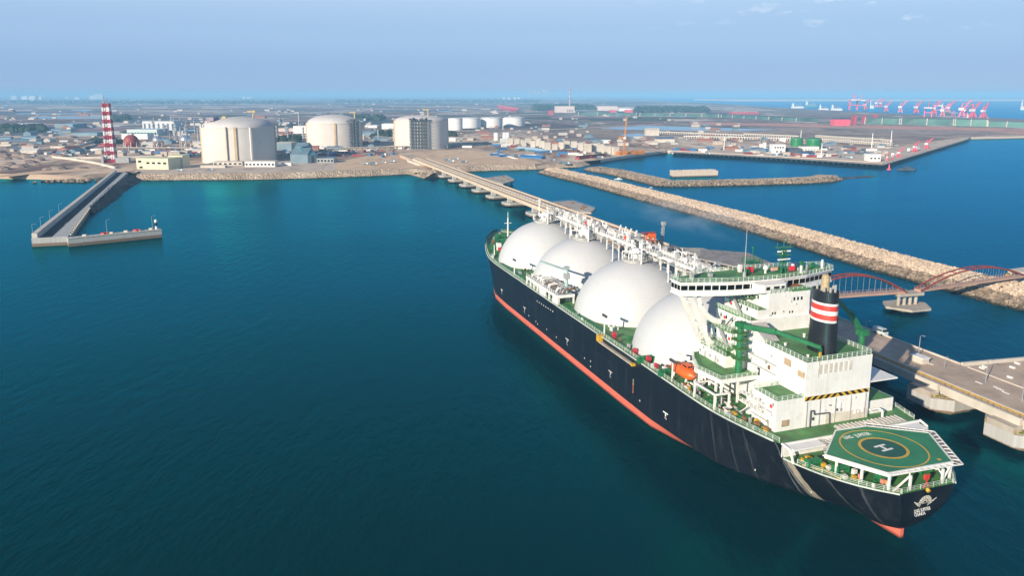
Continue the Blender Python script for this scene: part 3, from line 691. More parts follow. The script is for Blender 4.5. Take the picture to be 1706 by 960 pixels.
def hull_b(s, z):
    bd, b2, bw = (float(np.interp(s, st_s, q)) for q in (st_bd, st_b2, st_bw))
    if z <= 2.5:
        zb = max(0., 2.35-.17*s); f = min(1, max(0, (z-zb)/(2.5-zb)))
        return bw+(b2-bw)*f
    f = (z-2.5)/(zdk(s)-2.5); pw = (.55 if s < 9 else .72) if s < 24 else (.75 if s < 74 else (1.15 if s > 220 else 1))
    return b2+(bd-b2)*f**pw
def section(s, zd):
    pts = []
    for z in LV+[2.5+(zd-2.5)*u for u in UV_]:
        if z < 2.5: z = max(z, min(2.46, 2.46-(s-9.4)*1.6))
        f = max(0, (z-2.5)/(zd-2.5))
        pts.append((s+(2.4*f*max(0, (s-262)/28) if s > 262 else 5.0*(1-f)**2.2*max(0, 1-s/6.5)), hull_b(s, z), z))
    return pts
rings = []
fine = np.concatenate([np.linspace(0, 21.4, 16), [21.6], np.linspace(24, 74, 22), np.linspace(80, 215, 18), np.linspace(220, 290.5, 26)])
for s in fine:
    S_ = section(s, zdk(s))
    rings.append([(x, y, z) for x, y, z in S_[::-1]]+[(x, -y, z) for x, y, z in S_])
mb = MB(); mb.loft([r[::-1] for r in rings], closed=False)
n0 = len(rings[0]); mb.add(rings[0], [(i+1, i, n0-1-i, n0-2-i) for i in range(n0//2-1)])           # transom
hull = mb.build('hull', HULL, ship, smooth=38)
mb = MB(); mb.prism([(5.3, .45), (9.5, .8), (13, 1.0), (13, -1.0), (9.5, -.8), (5.3, -.45)], -3, 2.38); mb.build('rudder', HULL, ship)
# decks
def deck_edge(s, ins=0): return float(np.interp(s, st_s, st_bd))-ins
def deck_poly(ss, ins): return [(s, deck_edge(s, ins)) for s in ss]+[(s, -deck_edge(s, ins)) for s in ss[::-1]]
mb = MB(); mb.sheet(deck_poly(list(np.linspace(.05, 21.4, 12)), .25), ZS-.05); mb.build('mooring_deck', GREEN, ship)
mb = MB(); ss = [21.6]+list(np.linspace(24, 236, 40)); mb.sheet(deck_poly(ss, .25), ZD-.05); mb.build('main_deck', GREEN, ship)
ss = list(np.linspace(236, 290, 24)); mb = MB()
mb.loft([[(s+(2.4*max(0, (s-262)/28) if s > 262 else 0), y*deck_edge(s, .25), zdk(s)-.05) for y in (1, .5, 0, -.5, -1)] for s in ss], closed=False); mb.v = mb.v
mb.f = [f[::-1] for f in mb.f]; mb.f = [f[::-1] for f in mb.f]; mb.build('foredeck', GREEN, ship)
# white step wall between main and mooring deck, with a ledge and recess
mb = MB(); mb.box(21.45, 21.9, -19.9, 19.9, ZS, ZD+.3); mb.box(18.6, 21.45, 10.5, 19.3, ZD-.35, ZD+.05); mb.box(18.2, 21.45, -19, -9, ZD-.35, ZD+.05); mb.build('deck_step', WHITE, ship)
mb = MB(); mb.mark(); mb.tube([(21.6, 20.1, ZD+.3), (19.2, 19.8, ZD-.1), (18.3, 19.4, ZS)], .3, 6); mb.mark(); mb.tube([(21.6, -20.1, ZD+.3), (19.2, -19.8, ZD-.1), (18.3, -19.4, ZS)], .3, 6); mb.build('bulwark_end', WHITE, ship)
def edge_path(s0, s1, n, ins=.35, side=1): return [(s+(2.4*max(0, (s-262)/28) if s > 262 else 0), side*deck_edge(s, ins), zdk(s)) for s in np.linspace(s0, s1, n)]
mb = MB()
for sd_ in (1, -1):
    mb.mark(); mb.tube([(x, y+sd_*.28, z) for x, y, z in edge_path(24, 290, 60, .25, sd_)], .24, 5)
    mb.mark(); mb.tube([(x, y+sd_*.28, z) for x, y, z in edge_path(0, 21, 8, .25, sd_)], .2, 5)
mb.build('sheer_trim', paint('trim_paint', (.52, .56, .50), .5, .15, .2, dirt=(.3, .28, .2), amt=.4), ship)
mb = MB()
for sd_ in (1, -1):
    mb.mark(); mb.rail(edge_path(23, 262, 44, .55, sd_), 1.15, 1.9, .055, 3)
    mb.mark(); mb.rail(edge_path(0, 18, 6, .5, sd_), 1.1, 1.7, .055, 3)
mb.mark(); mb.rail([(.3, y, ZS) for y in np.linspace(-7, 7, 5)], 1.1, 1.7, .05, 3)
mb.build('railing_run', RAILG, ship)
mb = MB(); 
for sd_ in (1, -1):
    P = edge_path(258, 290.2, 14, .05, sd_)
    for a, b in zip(P[:-1], P[1:]): mb.add([a, b, (b[0]+.3, b[1], b[2]+1.4), (a[0]+.3, a[1], a[2]+1.4)], [(0, 1, 2, 3), (3, 2, 1, 0)])
mb.build('bow_bulwark', paint('bulwark_green', (.05, .15, .07), .5), ship)
# marks on the black side (tug pushing marks, draught ladder, small dots)
hull_y = hull_b
def side_pt(u, v):
    z = 8.0
    for _ in range(30):
        s, t, _z = SZ(u, v, z); e = t-hull_y(s, z); z -= e*.35
        z = min(17, max(2.6, z))
    return s, z
mb = MB()
for u, v, k in ((836, 484, .9), (874, 514, 1), (945, 567, 1), (1017, 621, .9), (1109, 690, .85)):
    s, z = side_pt(u, v); y = hull_y(s, z)+.03
    mb.mark()
    for x0, x1, z0, z1 in ((-1.5, 1.5, .1, .55), (-.3, .3, -1.0, .1), (-.5, -.1, -1.9, -1.5), (.2, .55, -1.75, -1.35)):
        mb.add([(s+x0*k, hull_y(s+x0*k, z+z0)+.04, z+z0*k), (s+x1*k, hull_y(s+x1*k, z+z0)+.04, z+z0*k), (s+x1*k, hull_y(s+x1*k, z+z1)+.04, z+z1*k), (s+x0*k, hull_y(s+x0*k, z+z1)+.04, z+z1*k)], [(0, 1, 2, 3), (3, 2, 1, 0)])
mb.build('tug_mark', WHITE, ship)
mb = MB(); a0 = side_pt(895, 502); a1 = side_pt(921, 519)
for i in range(8):
    t = i/7; s = a0[0]+(a1[0]-a0[0])*t; z = a0[1]+(a1[1]-a0[1])*t; y = hull_y(s, z)+.04
    mb.add([(s-.42, y, z-.28), (s+.42, y, z-.28), (s+.42, y, z+.28), (s-.42, y, z+.28)], [(0, 1, 2, 3), (3, 2, 1, 0)])
for u, v in ((881, 526), (893, 536), (896, 540), (927, 562), (974, 597), (984, 602), (984, 611), (1066, 668), (1258, 783), (1352, 820), (911, 549)):
    s, z = side_pt(u, v); y = hull_y(s, z)+.05
    mb.add([(s-.3, y, z-.3), (s+.3, y, z-.3), (s+.3, y, z+.3), (s-.3, y, z+.3)], [(0, 1, 2, 3), (3, 2, 1, 0)])
mb.build('hull_mark', WHITE, ship)
mb = MB(); s, z = side_pt(1055, 644); y = hull_y(s, z)+.05
for i in range(7):
    mb.k = 0 if i > 3 else 1; zz = z-2.2+i*.66
    mb.add([(s-.32, y, zz), (s+.32, y, zz), (s+.32, y, zz+.6), (s-.32, y, zz+.6)], [(0, 1, 2, 3), (3, 2, 1, 0)])
mb.build('pilot_mark', [CREAM, paint('salmon_paint', (.6, .22, .14), .5)], ship)
# stowed accommodation ladder outside the port rail
mb = MB(); mb.prism([(84, 24.62), (107.5, 24.62), (107.5, 25.7), (84, 25.7)], ZD-1.9, ZD-1.5); mb.build('gangway_ladder', paint('ladder_tan', (.5, .42, .33), .6, .15, .5), ship)
mb = MB(); mb.box(106.2, 108.2, 24.0, 25.9, ZD-1.6, ZD+.5); mb.box(83.2, 84.2, 24.62, 25.8, ZD-2.0, ZD-1.2); mb.build('ladder_platform', YELLOW, ship)

# four spherical tank covers
DC = [223.3, 177.5, 131.8, 86.0]; DR = 21.9; DZ = 14.5
names = ['fore', 'b', 'c', 'aft']
for k, c in enumerate(DC):
    lo = math.degrees(math.asin((ZD-.2-DZ)/DR))
    mb = MB(); mb.sphere((c, 0, DZ), DR, 96, 40, lo, 90); d = mb.build('tank_dome', DOME, ship, smooth=60)
    rnd = random.Random(20+k)
    # hat with round platform on the top
    mb = MB(); mb.cyl((c, -.5, 36.75), (c, -.5, 37.15), 5.4, 5.4, 24); mb.cyl((c, -.5, 35.8), (c, -.5, 36.75), 4.4, 4.4, 20); mb.build('dome_platform', paint('platform_grating', (.46, .45, .43), .6, .15, .4), d, smooth=40)
    mb = MB(); mb.rail([(c+5.2*math.cos(a), -.5+5.2*math.sin(a), 37.15) for a in np.linspace(0, 2*math.pi, 20, endpoint=False)], 1.1, 2, .06, 2, True); mb.build('platform_rail', WHITE, d)
    mb = MB(); mb.cyl((c, -.5, 37.4), (c, -.5, 40.2), 2.6, 2.4, 16); mb.cyl((c, -.5, 40.2), (c, -.5, 40.8), 1.5, 1.2, 12); mb.build('tank_hat', WHITE, d, smooth=40)
    mb = MB()
    for i in range(16):
        a = rnd.uniform(0, 6.28); r_ = rnd.uniform(2.6, 4.9); x = c+r_*math.cos(a); y = -.5+r_*math.sin(a); s_ = rnd.uniform(.25, .8); mb.mark(); mb.k = rnd.choice([0, 0, 1, 2]); mb.box(x-s_, x+s_, y-s_, y+s_, 37.1, 37.1+rnd.uniform(.6, 2.4))
    for i in range(9):
        a = rnd.uniform(0, 6.28); x = c+5*math.cos(a); y = 5*math.sin(a); z = rnd.uniform(38, 39.8); mb.mark(); mb.k = rnd.choice([0, 1, 0])
        mb.tube([(x, y, 37.4), (x, y, z), (c, y*.4-3, z), (c, -6, z)], .2, 6)
    mb.build('valve_gear', [WHITE, GREY, DGREY], d)
    for dx, z1, r_ in ((-5.2, 43.6, .34), (6.2, 45.6, .34)):
        mb = MB(); mb.cyl((c+dx, 0, 36.0), (c+dx, 0, z1), r_, r_*.8, 8); mb.box(c+dx-.8, c+dx+.8, -.5, .5, z1-.3, z1+.25); mb.cyl((c+dx, 0, z1), (c+dx, 0, z1+1.4), .12, n=5); mb.build('vent_mast', WHITE, d)
    # curved inspection stair up the cover, starboard aft
    mb = MB(); 
    for p, q in zip(np.linspace(8, 62, 16)[:-1], np.linspace(8, 62, 16)[1:]):
        A = lambda l: (c-(DR+.25)*math.cos(R(l))*.35, -(DR+.25)*math.cos(R(l))*.937, DZ+(DR+.25)*math.sin(R(l)))
        mb.beam(A(p), A(q), .9, .25)
    mb.build('cover_stair', GREY, d)
for d in [o for o in ship.children if o.name.startswith('tank_dome')]:
    c = DC[[o for o in ship.children if o.name.startswith('tank_dome')].index(d)]
    d.data.transform(Matrix.Translation((-c, 0, 0))); d.location = (c, 0, 0)
    for ch in d.children: ch.location = (-c, 0, 0)
# catwalk along the dome tops
cw = MB(); cw.box(66, 236, -9.4, -6.2, 38.6, 39.0); cw_o = cw.build('catwalk', paint('catwalk_grating', (.46, .45, .43), .6, .12, .4), ship)
mb = MB(); mb.box(66, 236, -6.2, -5.9, 38.3, 39.35); mb.box(66, 236, -9.7, -9.4, 38.3, 39.35); mb.build('catwalk_girder', WHITE, cw_o)
mb = MB(); mb.rail([(66, -6.1, 39.3), (236, -6.1, 39.3)], 1.1, 2, .06, 2); mb.rail([(66, -9.5, 39.3), (236, -9.5, 39.3)], 1.1, 2, .06, 2); mb.build('catwalk_rail', WHITE, cw_o)
mb = MB()
for x in np.arange(69, 236, 5.5):
    for y in (-6.4, -9.2):
        dz = DR*DR-y*y-min((x-c)**2 for c in DC); z0 = DZ+math.sqrt(dz) if dz > 0 else 17.4
        mb.beam((x, y, z0-.2), (x, y, 38.6), .35, .35)
mb.build('catwalk_post', WHITE, cw_o)
mb = MB(); rnd = random.Random(5)
for k, (y, z, r_, c_) in enumerate(((-10.6, 39.3, .42, 0), (-11.6, 38.9, .32, 0), (-12.5, 39.5, .5, 1), (-4.9, 39.0, .3, 0), (-13.4, 38.7, .3, 0), (-4.2, 38.3, .22, 1))):
    mb.mark(); mb.k = c_; mb.cyl((70, y, z), (232, y, z), r_, n=8)
for x in np.arange(72, 232, 7.6):
    mb.mark(); mb.k = 0; mb.box(x-.2, x+.2, -14, -4, 37.9, 38.2)
    if rnd.random() < .6: mb.k = 0; h = rnd.uniform(1, 3.2); mb.tube([(x, -11, 39), (x, -11, 39+h), (x+rnd.uniform(3, 7), -11-rnd.uniform(0, 3), 39+h), (x+5, -13, 38)], .25, 6)
mb.build('cargo_pipe', [WHITE, GREY], cw_o, smooth=40)
mb = MB()
for i in range(95):
    x = rnd.uniform(70, 232); y = rnd.uniform(-16, -4); s_ = rnd.uniform(.25, 1.0); mb.k = rnd.choice([0, 0, 1, 1, 2]); mb.box(x-s_, x+s_, y-s_*.7, y+s_*.7, 39.0, 39.0+rnd.uniform(.5, 2.4))
mb.build('pipe_fitting', [WHITE, GREY, DGREY], cw_o)
mb = MB()
for x, y, z in ((186, -5, 40.6), (150, -5.5, 40.6)): mb.cyl((x, y, z-.1), (x, y, z+1.3), .6, n=10)
mb.build('fire_monitor', RED, cw_o)

# starboard manifold clutter between the domes and the jetty
mb = MB(); 
for c in (200.4, 154.6, 108.9):
    mb.k = 0; mb.mark(); mb.box(c-5, c+5, -23, -13, ZD, ZD+4); mb.box(c-4, c+4, -22, -9, ZD+4, ZD+4.3)
    for i in range(10): x = rnd.uniform(c-8, c+8); y = rnd.uniform(-23, -12); mb.mark(); mb.k = rnd.choice([0, 1]); mb.cyl((x, y, ZD), (x, y, ZD+rnd.uniform(4, 14)), rnd.uniform(.15, .4), n=6)
mb.build('riser_pipe', [WHITE, GREY], ship)
# port manifold platform with pipes, and its hose crane
mp_ = MB(); mp_.box(147, 181, 17.0, 24.0, 20.6, 21.0); mf = mp_.build('manifold_platform', GREY, ship)
mb = MB()
for x in np.arange(147.2, 181.5, 4.2): mb.box(x-.3, x+.3, 23.5, 24.1, ZD, 20.6); mb.box(x-.3, x+.3, 17, 17.5, ZD, 20.6)
mb.box(147, 181, 24.0, 24.3, 20.2, 21.3); mb.box(146.6, 147.1, 17, 24.3, 20.2, 21.3); mb.box(147, 151, 23.0, 24.0, ZD, 20.6); mb.box(160, 166, 23.0, 24.0, ZD, 20.6); mb.build('platform_frame', WHITE, mf)
mb = MB()
for i in range(22):
    x = 148.5+i*1.4; y = rnd.uniform(20, 23); h = rnd.uniform(.8, 2.2); mb.mark(); mb.k = rnd.choice([0, 0, 1, 2]); mb.tube([(x, y+.6, 21.0), (x, y, 21+h), (x, 15.5, 21+h)], rnd.uniform(.16, .32), 6)
mb.mark(); mb.k = 1; mb.cyl((149, 19, 22.6), (178, 19, 22.6), .35, n=8); mb.mark(); mb.cyl((149, 18, 23.1), (178, 18, 23.1), .3, n=8); mb.build('manifold_pipe', [WHITE, GREY, RUSTY], mf, smooth=40)
mb = MB(); mb.rail([(147, 24, 21.2), (181, 24, 21.2)], 1.1, 2, .06, 2); mb.build('platform_rail', WHITE, mf)
for s_, t_, sg in ((151.0, 18.6, 1),):
    hc = MB(); hc.cyl((s_, t_, ZD), (s_, t_, 30.2), .75, .6, 10); hco = hc.build('hose_crane', paint('pale_teal_paint', (.36, .47, .46), .5), ship)
    mb = MB(); mb.beam((s_, t_, 29.6), (s_+26, t_+.8, 27.9), .55, .6); mb.build('crane_boom', hco.data.materials[0], hco)
    mb = MB(); mb.box(s_-1.2, s_+1.0, t_-1, t_+1, 26.5, 28.5); mb.box(s_-1.6, s_+1.4, t_-1.4, t_+1.4, 23.2, 23.5); mb.box(s_-.9, s_+.9, t_-.9, t_+.9, 30.2, 31.2); mb.build('crane_cab', GREY, hco)
# deck light masts on the port side
def deck_light(s_, t_, z0, z1):
    m = MB(); m.cyl((s_, t_, z0), (s_, t_, z1), .28, .2, 8); o = m.build('light_mast', WHITE, ship)
    m = MB(); m.beam((s_-1.3, t_, z1), (s_+1.3, t_, z1), .25, .25)
    for a in (-1.1, 0, 1.1): m.box(s_+a-.4, s_+a+.4, t_-.3, t_+.3, z1, z1+.7)
    m.build('floodlight', DGREY, o)
deck_light(107.4, 23.4, ZD, 24.0); deck_light(198.4, 23.4, ZD, 24.0); deck_light(240, 19.5, ZD, 23.2); deck_light(64.5, 23.2, ZD, 23.0)
# deck gear along the port side
mb = MB()
for i in range(70):
    s_ = rnd.choice([rnd.uniform(66, 110), rnd.uniform(110, 140), rnd.uniform(190, 206), rnd.uniform(236, 282)])
    dmin = min(abs(s_-c) for c in DC); e_ = deck_edge(s_, 1.6); inner = math.sqrt(max(0, 21.9**2-dmin**2))+.8
    if inner > e_: continue
    y = rnd.uniform(max(inner, e_-9), e_)*rnd.choice([1, 1, 1, -1]); w_ = rnd.uniform(.3, 1.0); mb.k = rnd.choice([0, 1, 1, 2, 3]); mb.box(s_-w_, s_+w_, y-w_*.6, y+w_*.6, zdk(s_)-.05, zdk(s_)+rnd.uniform(.4, 1.5))
mb.build('deck_fitting', [WHITE, CRANEG, GREY, RUSTY], ship)
mb = MB()
for i in range(6): s0_ = 66+i*7.5; mb.mark(); mb.tube([(s0_, 22.9, ZD), (s0_, 22.9, ZD+.7), (s0_+6.5, 22.9, ZD+.7)], .13, 6)
for k in range(3): mb.mark(); mb.cyl((110, 22.6-k*.6, ZD+.5), (146, 22.6-k*.6, ZD+.5), .16, n=6); mb.mark(); mb.cyl((183, 22.6-k*.6, ZD+.5), (222, 22.6-k*.6, ZD+.5), .16, n=6)
mb.build('deck_pipe', CRANEG, ship)
mb = MB()
for s_, t_, r_ in ((104, 21.5, .75), (79.5, 22.4, .85), (87.5, 22.6, .65), (74.0, 22.9, .5)):
    mb.mark(); mb.cyl((s_-.5, t_, ZD+1.4), (s_+.5, t_, ZD+1.4), r_, n=12); mb.box(s_-.5, s_+.5, t_-.5, t_+.5, ZD, ZD+1)
mb.build('hose_reel', paint('reel_red', (.5, .04, .06), .5), ship)
for s_, t_ in ((80.5, 22.3), (250, 15), (262, 9), (262, -9), (273, 5), (273, -5), (68.8, 21.8)):
    m = MB(); m.cyl((s_, t_-1.5, zdk(s_)+1.2), (s_, t_+1.5, zdk(s_)+1.2), .9, n=12); m.box(s_-1.2, s_+1.2, t_-1.9, t_-1.5, zdk(s_), zdk(s_)+1.9); m.box(s_-1.2, s_+1.2, t_+1.5, t_+1.9, zdk(s_), zdk(s_)+1.9); m.box(s_-1, s_+1, t_+1.9, t_+3, zdk(s_), zdk(s_)+1.4); m.build('mooring_winch', CRANEG, ship)
m = MB(); m.cyl((277, 0, 19.5), (277, 0, 30), .5, .35, 8); m.beam((277, -2, 27), (277, 2, 27), .3, .3); m.cyl((277, 0, 30), (277, 0, 33), .15, n=6); m.build('foremast', WHITE, ship)
m = MB(); m.box(247.6, 250.0, 13.5, 15.4, ZD+1, ZD+4.6); m.box(246.2, 248.8, 3, 9, ZD+1, ZD+3.4); m.build('bosun_store', WHITE, ship)
m = MB(); m.box(247.4, 247.6, 13.6, 15.2, ZD+1, ZD+2.6); m.build('red_locker', RED, ship)

# ------------------------------------------------------------------ superstructure
def windows(mb, axis, at, a0, a1, n, z0, z1, fill=.62):
    w = (a1-a0)/n
    for i in range(n):
        c = a0+w*(i+.5); h = w*fill/2
        if axis == 's': mb.box(at-.03, at+.03, c-h, c+h, z0, z1)
        else: mb.box(c-h, c+h, at-.03, at+.03, z0, z1)
EC = MB(); EC.box(27.7, 50.5, -9.8, 9.6, ZD, 33.8); ec = EC.build('engine_casing', WHITE, ship)
mb = MB(); mb.sheet([(27.9, -9.6), (50.5, -9.6), (50.5, 9.4), (27.9, 9.4)], 33.81); mb.build('casing_deck', GREEN, ec)
mb = MB(); mb.rail([(50.4, 9.4, 33.8), (27.9, 9.4, 33.8), (27.9, -9.6, 33.8), (50.4, -9.6, 33.8)], 1.15, 1.5, .065, 3); mb.build('casing_rail', RAILG, ec)
# hazard band on the aft face: strokes lean inward from both sides
mb = MB(); mb.k = 0; mb.box(27.655, 27.69, -9.6, 9.45, 24.2, 25.2)
mb.k = 1; n_ = 10
for i in range(n_):
    y = 9.45-(i+.5)*19.05/n_; sk = .55 if y > 0 else -.55; w_ = .48
    v = [(27.63, y+w_+sk, 24.2), (27.63, y-w_+sk, 24.2), (27.63, y-w_-sk, 25.2), (27.63, y+w_-sk, 25.2)]
    v = [(x, max(-9.6, min(9.45, yy)), z) for x, yy, z in v]
    mb.add(v, [(0, 1, 2, 3), (3, 2, 1, 0)])
mb.build('hazard_band', [YELLOW, BLACK], ec)
mb = MB()
for y in np.linspace(5.6, -3.2, 7): mb.box(27.6, 27.7, y-.5, y+.4, 30.6, 32.9)
mb.box(27.62, 27.7, 5.9, 6.2, 29.8, 33.8); mb.build('louvre', paint('louvre_paint', (.60, .55, .48), .6, .1, .3, dirt=(.4, .32, .24), amt=.6), ec)
mb = MB(); mb.box(33.0, 35.6, 9.6, 9.68, 30.9, 32.6); mb.box(28.1, 30.6, 9.6, 9.68, 29.7, 31.2); mb.build('side_louvre', paint('tan_louvre', (.50, .36, .24), .7, .2, .6), ec)
mb = MB(); mb.tube([(27.45, 7.6, ZD), (27.45, 7.6, 21.6), (27.45, 6.7, 21.6), (27.45, 6.5, 20.6), (27.45, 2.0, 20.4), (27.45, 1.8, ZD)], .17, 6); mb.build('drain_pipe', DGREY, ec)
mb = MB(); mb.box(27.6, 27.7, -9.5, 3.0, ZD+.1, 20.0); mb.build('stained_plate', paint('stained_white', (.66, .60, .50), .6, .1, .3, dirt=(.4, .26, .14), amt=.7), ec)
mb = MB(); mb.prism([(46.2, 9.6), (51.5, 9.6), (51.5, 4.5), (46.2, 4.5)], 33.81, 34.2); mb.add([(43.5, 9.3, 33.85), (43.5, 5, 33.85), (49.5, 5, 37.2), (49.5, 9.3, 37.2), (49.5, 9.3, 33.85), (49.5, 5, 33.85)], [(0, 1, 2, 3), (0, 3, 4), (1, 5, 2), (3, 2, 5, 4), (3, 2, 1, 0)]); mb.build('skylight_hood', WHITE, ec)
mb = MB()
for x, y, h in ((47, 2, 1.6), (44, -3, 1.2), (46, -7, 2), (40, 6, .9), (31, 6.6, .8)): mb.mark(); mb.cyl((x, y, 33.8), (x, y, 33.8+h*.7), .3, n=8); mb.cyl((x, y, 33.8+h*.7), (x, y, 33.8+h*.8), .45, n=8)
mb.build('ventilator', WHITE, ec)
mb = MB(); mb.box(29.4, 29.8, 4.0, 4.5, 33.8, 35.2); mb.build('yellow_box', YELLOW, ec)
# funnel: oval, slightly tapered, with bands and exhaust pipes
def oval(cx, cy, a, b, z, n=40): return [(cx+a*math.cos(t), cy+b*math.sin(t), z) for t in np.linspace(0, 2*math.pi, n, endpoint=False)]
fx, fy = 34.3, -.2
def fr(z): k = 1-.13*(z-33.8)/15.4; return 4.1*k, 2.75*k
mb = MB(); zs = [33.8, 41.7, 42.25, 43.55, 44.55, 45.85, 46.4, 49.2]; mats_ = [0, 1, 2, 1, 2, 1, 0]
for (z0, z1, k) in zip(zs[:-1], zs[1:], mats_): mb.k = k; mb.loft([oval(fx, fy, *fr(z0), z0), oval(fx, fy, *fr(z1), z1)])
mb.k = 0; mb.add(oval(fx, fy, *fr(49.2), 48.9), [list(range(40))])
fn = mb.build('funnel', [FUNB, WHITE, RED], ship, smooth=40)
mb = MB(); mb.cyl((fx+.4, fy, 48.9), (fx+.4, fy, 52.2), 1.05, .95, 14); mb.sphere((fx+.4, fy, 52.2), .95, 14, 5, 0, 90, .8); mb.build('exhaust_pipe', paint('cream_exhaust', (.50, .38, .22), .5, .2, .5, dirt=(.15, .1, .06), amt=.7), fn, smooth=40)
mb = MB()
for x, y, h in ((fx-2, fy-1, 1.8), (fx-2.4, fy+.8, 1.4), (fx+2.4, fy+.6, 1.5), (fx+2.2, fy-.9, 2.0), (fx-1, fy+1.4, 1.2), (fx-.6, fy-1.6, 1.3)): mb.cyl((x, y, 48.9), (x, y, 48.9+h), .3, n=8)
mb.build('small_exhaust', GREY, fn)
mb = MB(); mb.beam((fx-3.95, fy-.7, 34), (fx-3.6, fy-.7, 43), .5, .12); mb.build('funnel_ladder', BLACK, fn)
# lower side house on the port quarter
SHs = MB(); SHs.box(27.72, 36.6, 9.6, 17.4, ZD, 25.2); sh_ = SHs.build('side_house', WHITE, ship)
mb = MB(); mb.sheet([(27.9, 9.7), (36.4, 9.7), (36.4, 17.2), (27.9, 17.2)], 25.21); mb.build('house_deck', GREEN, sh_)
mb = MB(); mb.rail([(27.9, 9.8, 25.2), (27.9, 17.2, 25.2), (36.4, 17.2, 25.2), (36.4, 9.8, 25.2)], 1.1, 1.4, .06, 3); mb.build('house_rail', RAILG, sh_)
mb = MB(); mb.box(27.66, 27.72, 13.4, 15.6, 18.6, 20.2); mb.build('rusty_vent', paint('rusty_vent', (.42, .30, .20), .7, .2, .6), sh_)
mb = MB(); mb.box(32.2, 36.62, 14, 17.42, 21.6, 24.2); mb.build('recess', DGREY, sh_) if 0 else None
mb = MB()
for z in (21.0, 23.2): mb.box(31.0, 40, 17.4, 19.0, z, z+.15)
for a, b in (((40.0, 18.6, ZD), (36.0, 18.6, 21.0)), ((32, 18.2, 21.1), (36, 18.2, 23.2))): mb.beam(a, b, .9, .2)
mb.rail([(31, 19, 21.1), (40, 19, 21.1)], 1.1, 1.6, .06, 2); mb.rail([(31, 19, 23.3), (40, 19, 23.3)], 1.0, 1.6, .06, 2); mb.build('side_stair', WHITE, sh_)
mb = MB(); mb.box(36.7, 39.5, 13.2, 17.0, ZD, 22.2); mb.box(36.7, 42, 9.7, 13.2, ZD, 20.2); mb.build('locker_house', WHITE, sh_)
# big working platform for the provision crane (z 24.3) with its white props
WP = MB(); WP.prism([(45.4, 9.6), (45.4, 20.6), (54, 21.8), (60.5, 19.0), (66.5, 15.5), (66.5, 9.6)], 24.0, 24.45); wp = WP.build('crane_platform', GREEN, ship)
mb = MB(); mb.box(45.0, 45.4, 9.6, 20.8, 23.5, 24.6); mb.beam((45.3, 20.8, 24.05), (54, 22.0, 24.05), .4, 1.1); mb.beam((54, 22.0, 24.05), (60.5, 19.2, 24.05), .4, 1.1); mb.beam((60.5, 19.2, 24.05), (66.5, 15.7, 24.05), .4, 1.1)
for x, y in ((45.4, 20.4), (47.2, 20.8), (45.4, 15.5), (54, 21.4), (60, 18.8)): mb.beam((x, y, ZD), (x, y, 23.5), .5, .5)
mb.build('platform_frame', WHITE, wp)
mb = MB(); mb.rail([(45.3, 9.8, 24.5), (45.3, 20.7, 24.5), (54, 21.9, 24.5), (60.5, 19.1, 24.5), (66.3, 15.6, 24.5)], 1.1, 1.5, .065, 3); mb.build('platform_rail', RAILG, wp)
# white pipe frames near the ship's side, carrying a lower green walkway
mb = MB()
for a, b in (((43.6, 23.4), (52.5, 23.6)), ((43.6, 19.2), (52.5, 19.2))):
    mb.beam((a[0], a[1], 21.5), (b[0], b[1], 21.5), .45, .45)
    for p in (a, b): mb.beam((*p, ZD), (*p, 21.5), .45, .45)
mb.beam((43.6, 23.4, 21.5), (43.6, 19.2, 21.5), .45, .45); mb.beam((52.5, 23.6, 21.5), (52.5, 19.2, 21.5), .45, .45); mb.build('white_frame', WHITE, ship)
mb = MB(); mb.box(44.6, 51.8, 19.6, 23.2, 20.4, 20.6); mb.build('frame_walkway', GREEN, ship)
# accommodation: stepped block forward of the casing
AC = MB()
levels = [(50.5, 66.0, -12.6, 12.6, ZD, 24.0), (50.5, 66.2, -11.4, 11.2, 24.0, 28.6), (50.5, 66.4, -11.2, 10.2, 28.6, 33.0), (51.2, 66.6, -11.0, 8.6, 33.0, 37.2), (51.9, 66.8, -10.8, 5.9, 37.2, 39.6), (51.9, 67.0, -10.7, 2.6, 39.6, 44.1)]
for a in levels: AC.box(*a)
AC.box(52.5, 65.0, 9.6, 14.6, 24.45, 27.6); AC.box(56.0, 64.5, 9.6, 17.2, ZD, 22.0)
ac = AC.build('accommodation_block', WHITE, ship)
mb = MB(); led = MB()
for (x0, x1, y0, y1, z0, z1), nx in zip(levels, levels[1:]+[None]):
    if nx is None: nx = (58.5, 66.5, -10.7, 2.6, 44.1, 46)
    mb.sheet([(x0+.1, nx[3]), (x1-.1, nx[3]), (x1-.1, y1-.1), (x0+.1, y1-.1)], z1+.012)
    if y1 > 2.7: led.rail([(x0+.1, y1-.15, z1), (x1-.2, y1-.15, z1)], 1.1, 1.5, .06, 3)
mb.sheet([(52.6, 11.3), (64.9, 11.3), (64.9, 14.5), (52.6, 14.5)], 27.612); mb.sheet([(56.1, 12.7), (64.4, 12.7), (64.4, 17.1), (56.1, 17.1)], 22.012); led.rail([(52.6, 14.5, 27.6), (64.8, 14.5, 27.6)], 1.1, 1.5, .06, 3); mb.box(51.5, 56.0, -10.5, -4.4, 44.11, 44.6); mb.build('terrace_deck', GREEN, ac)
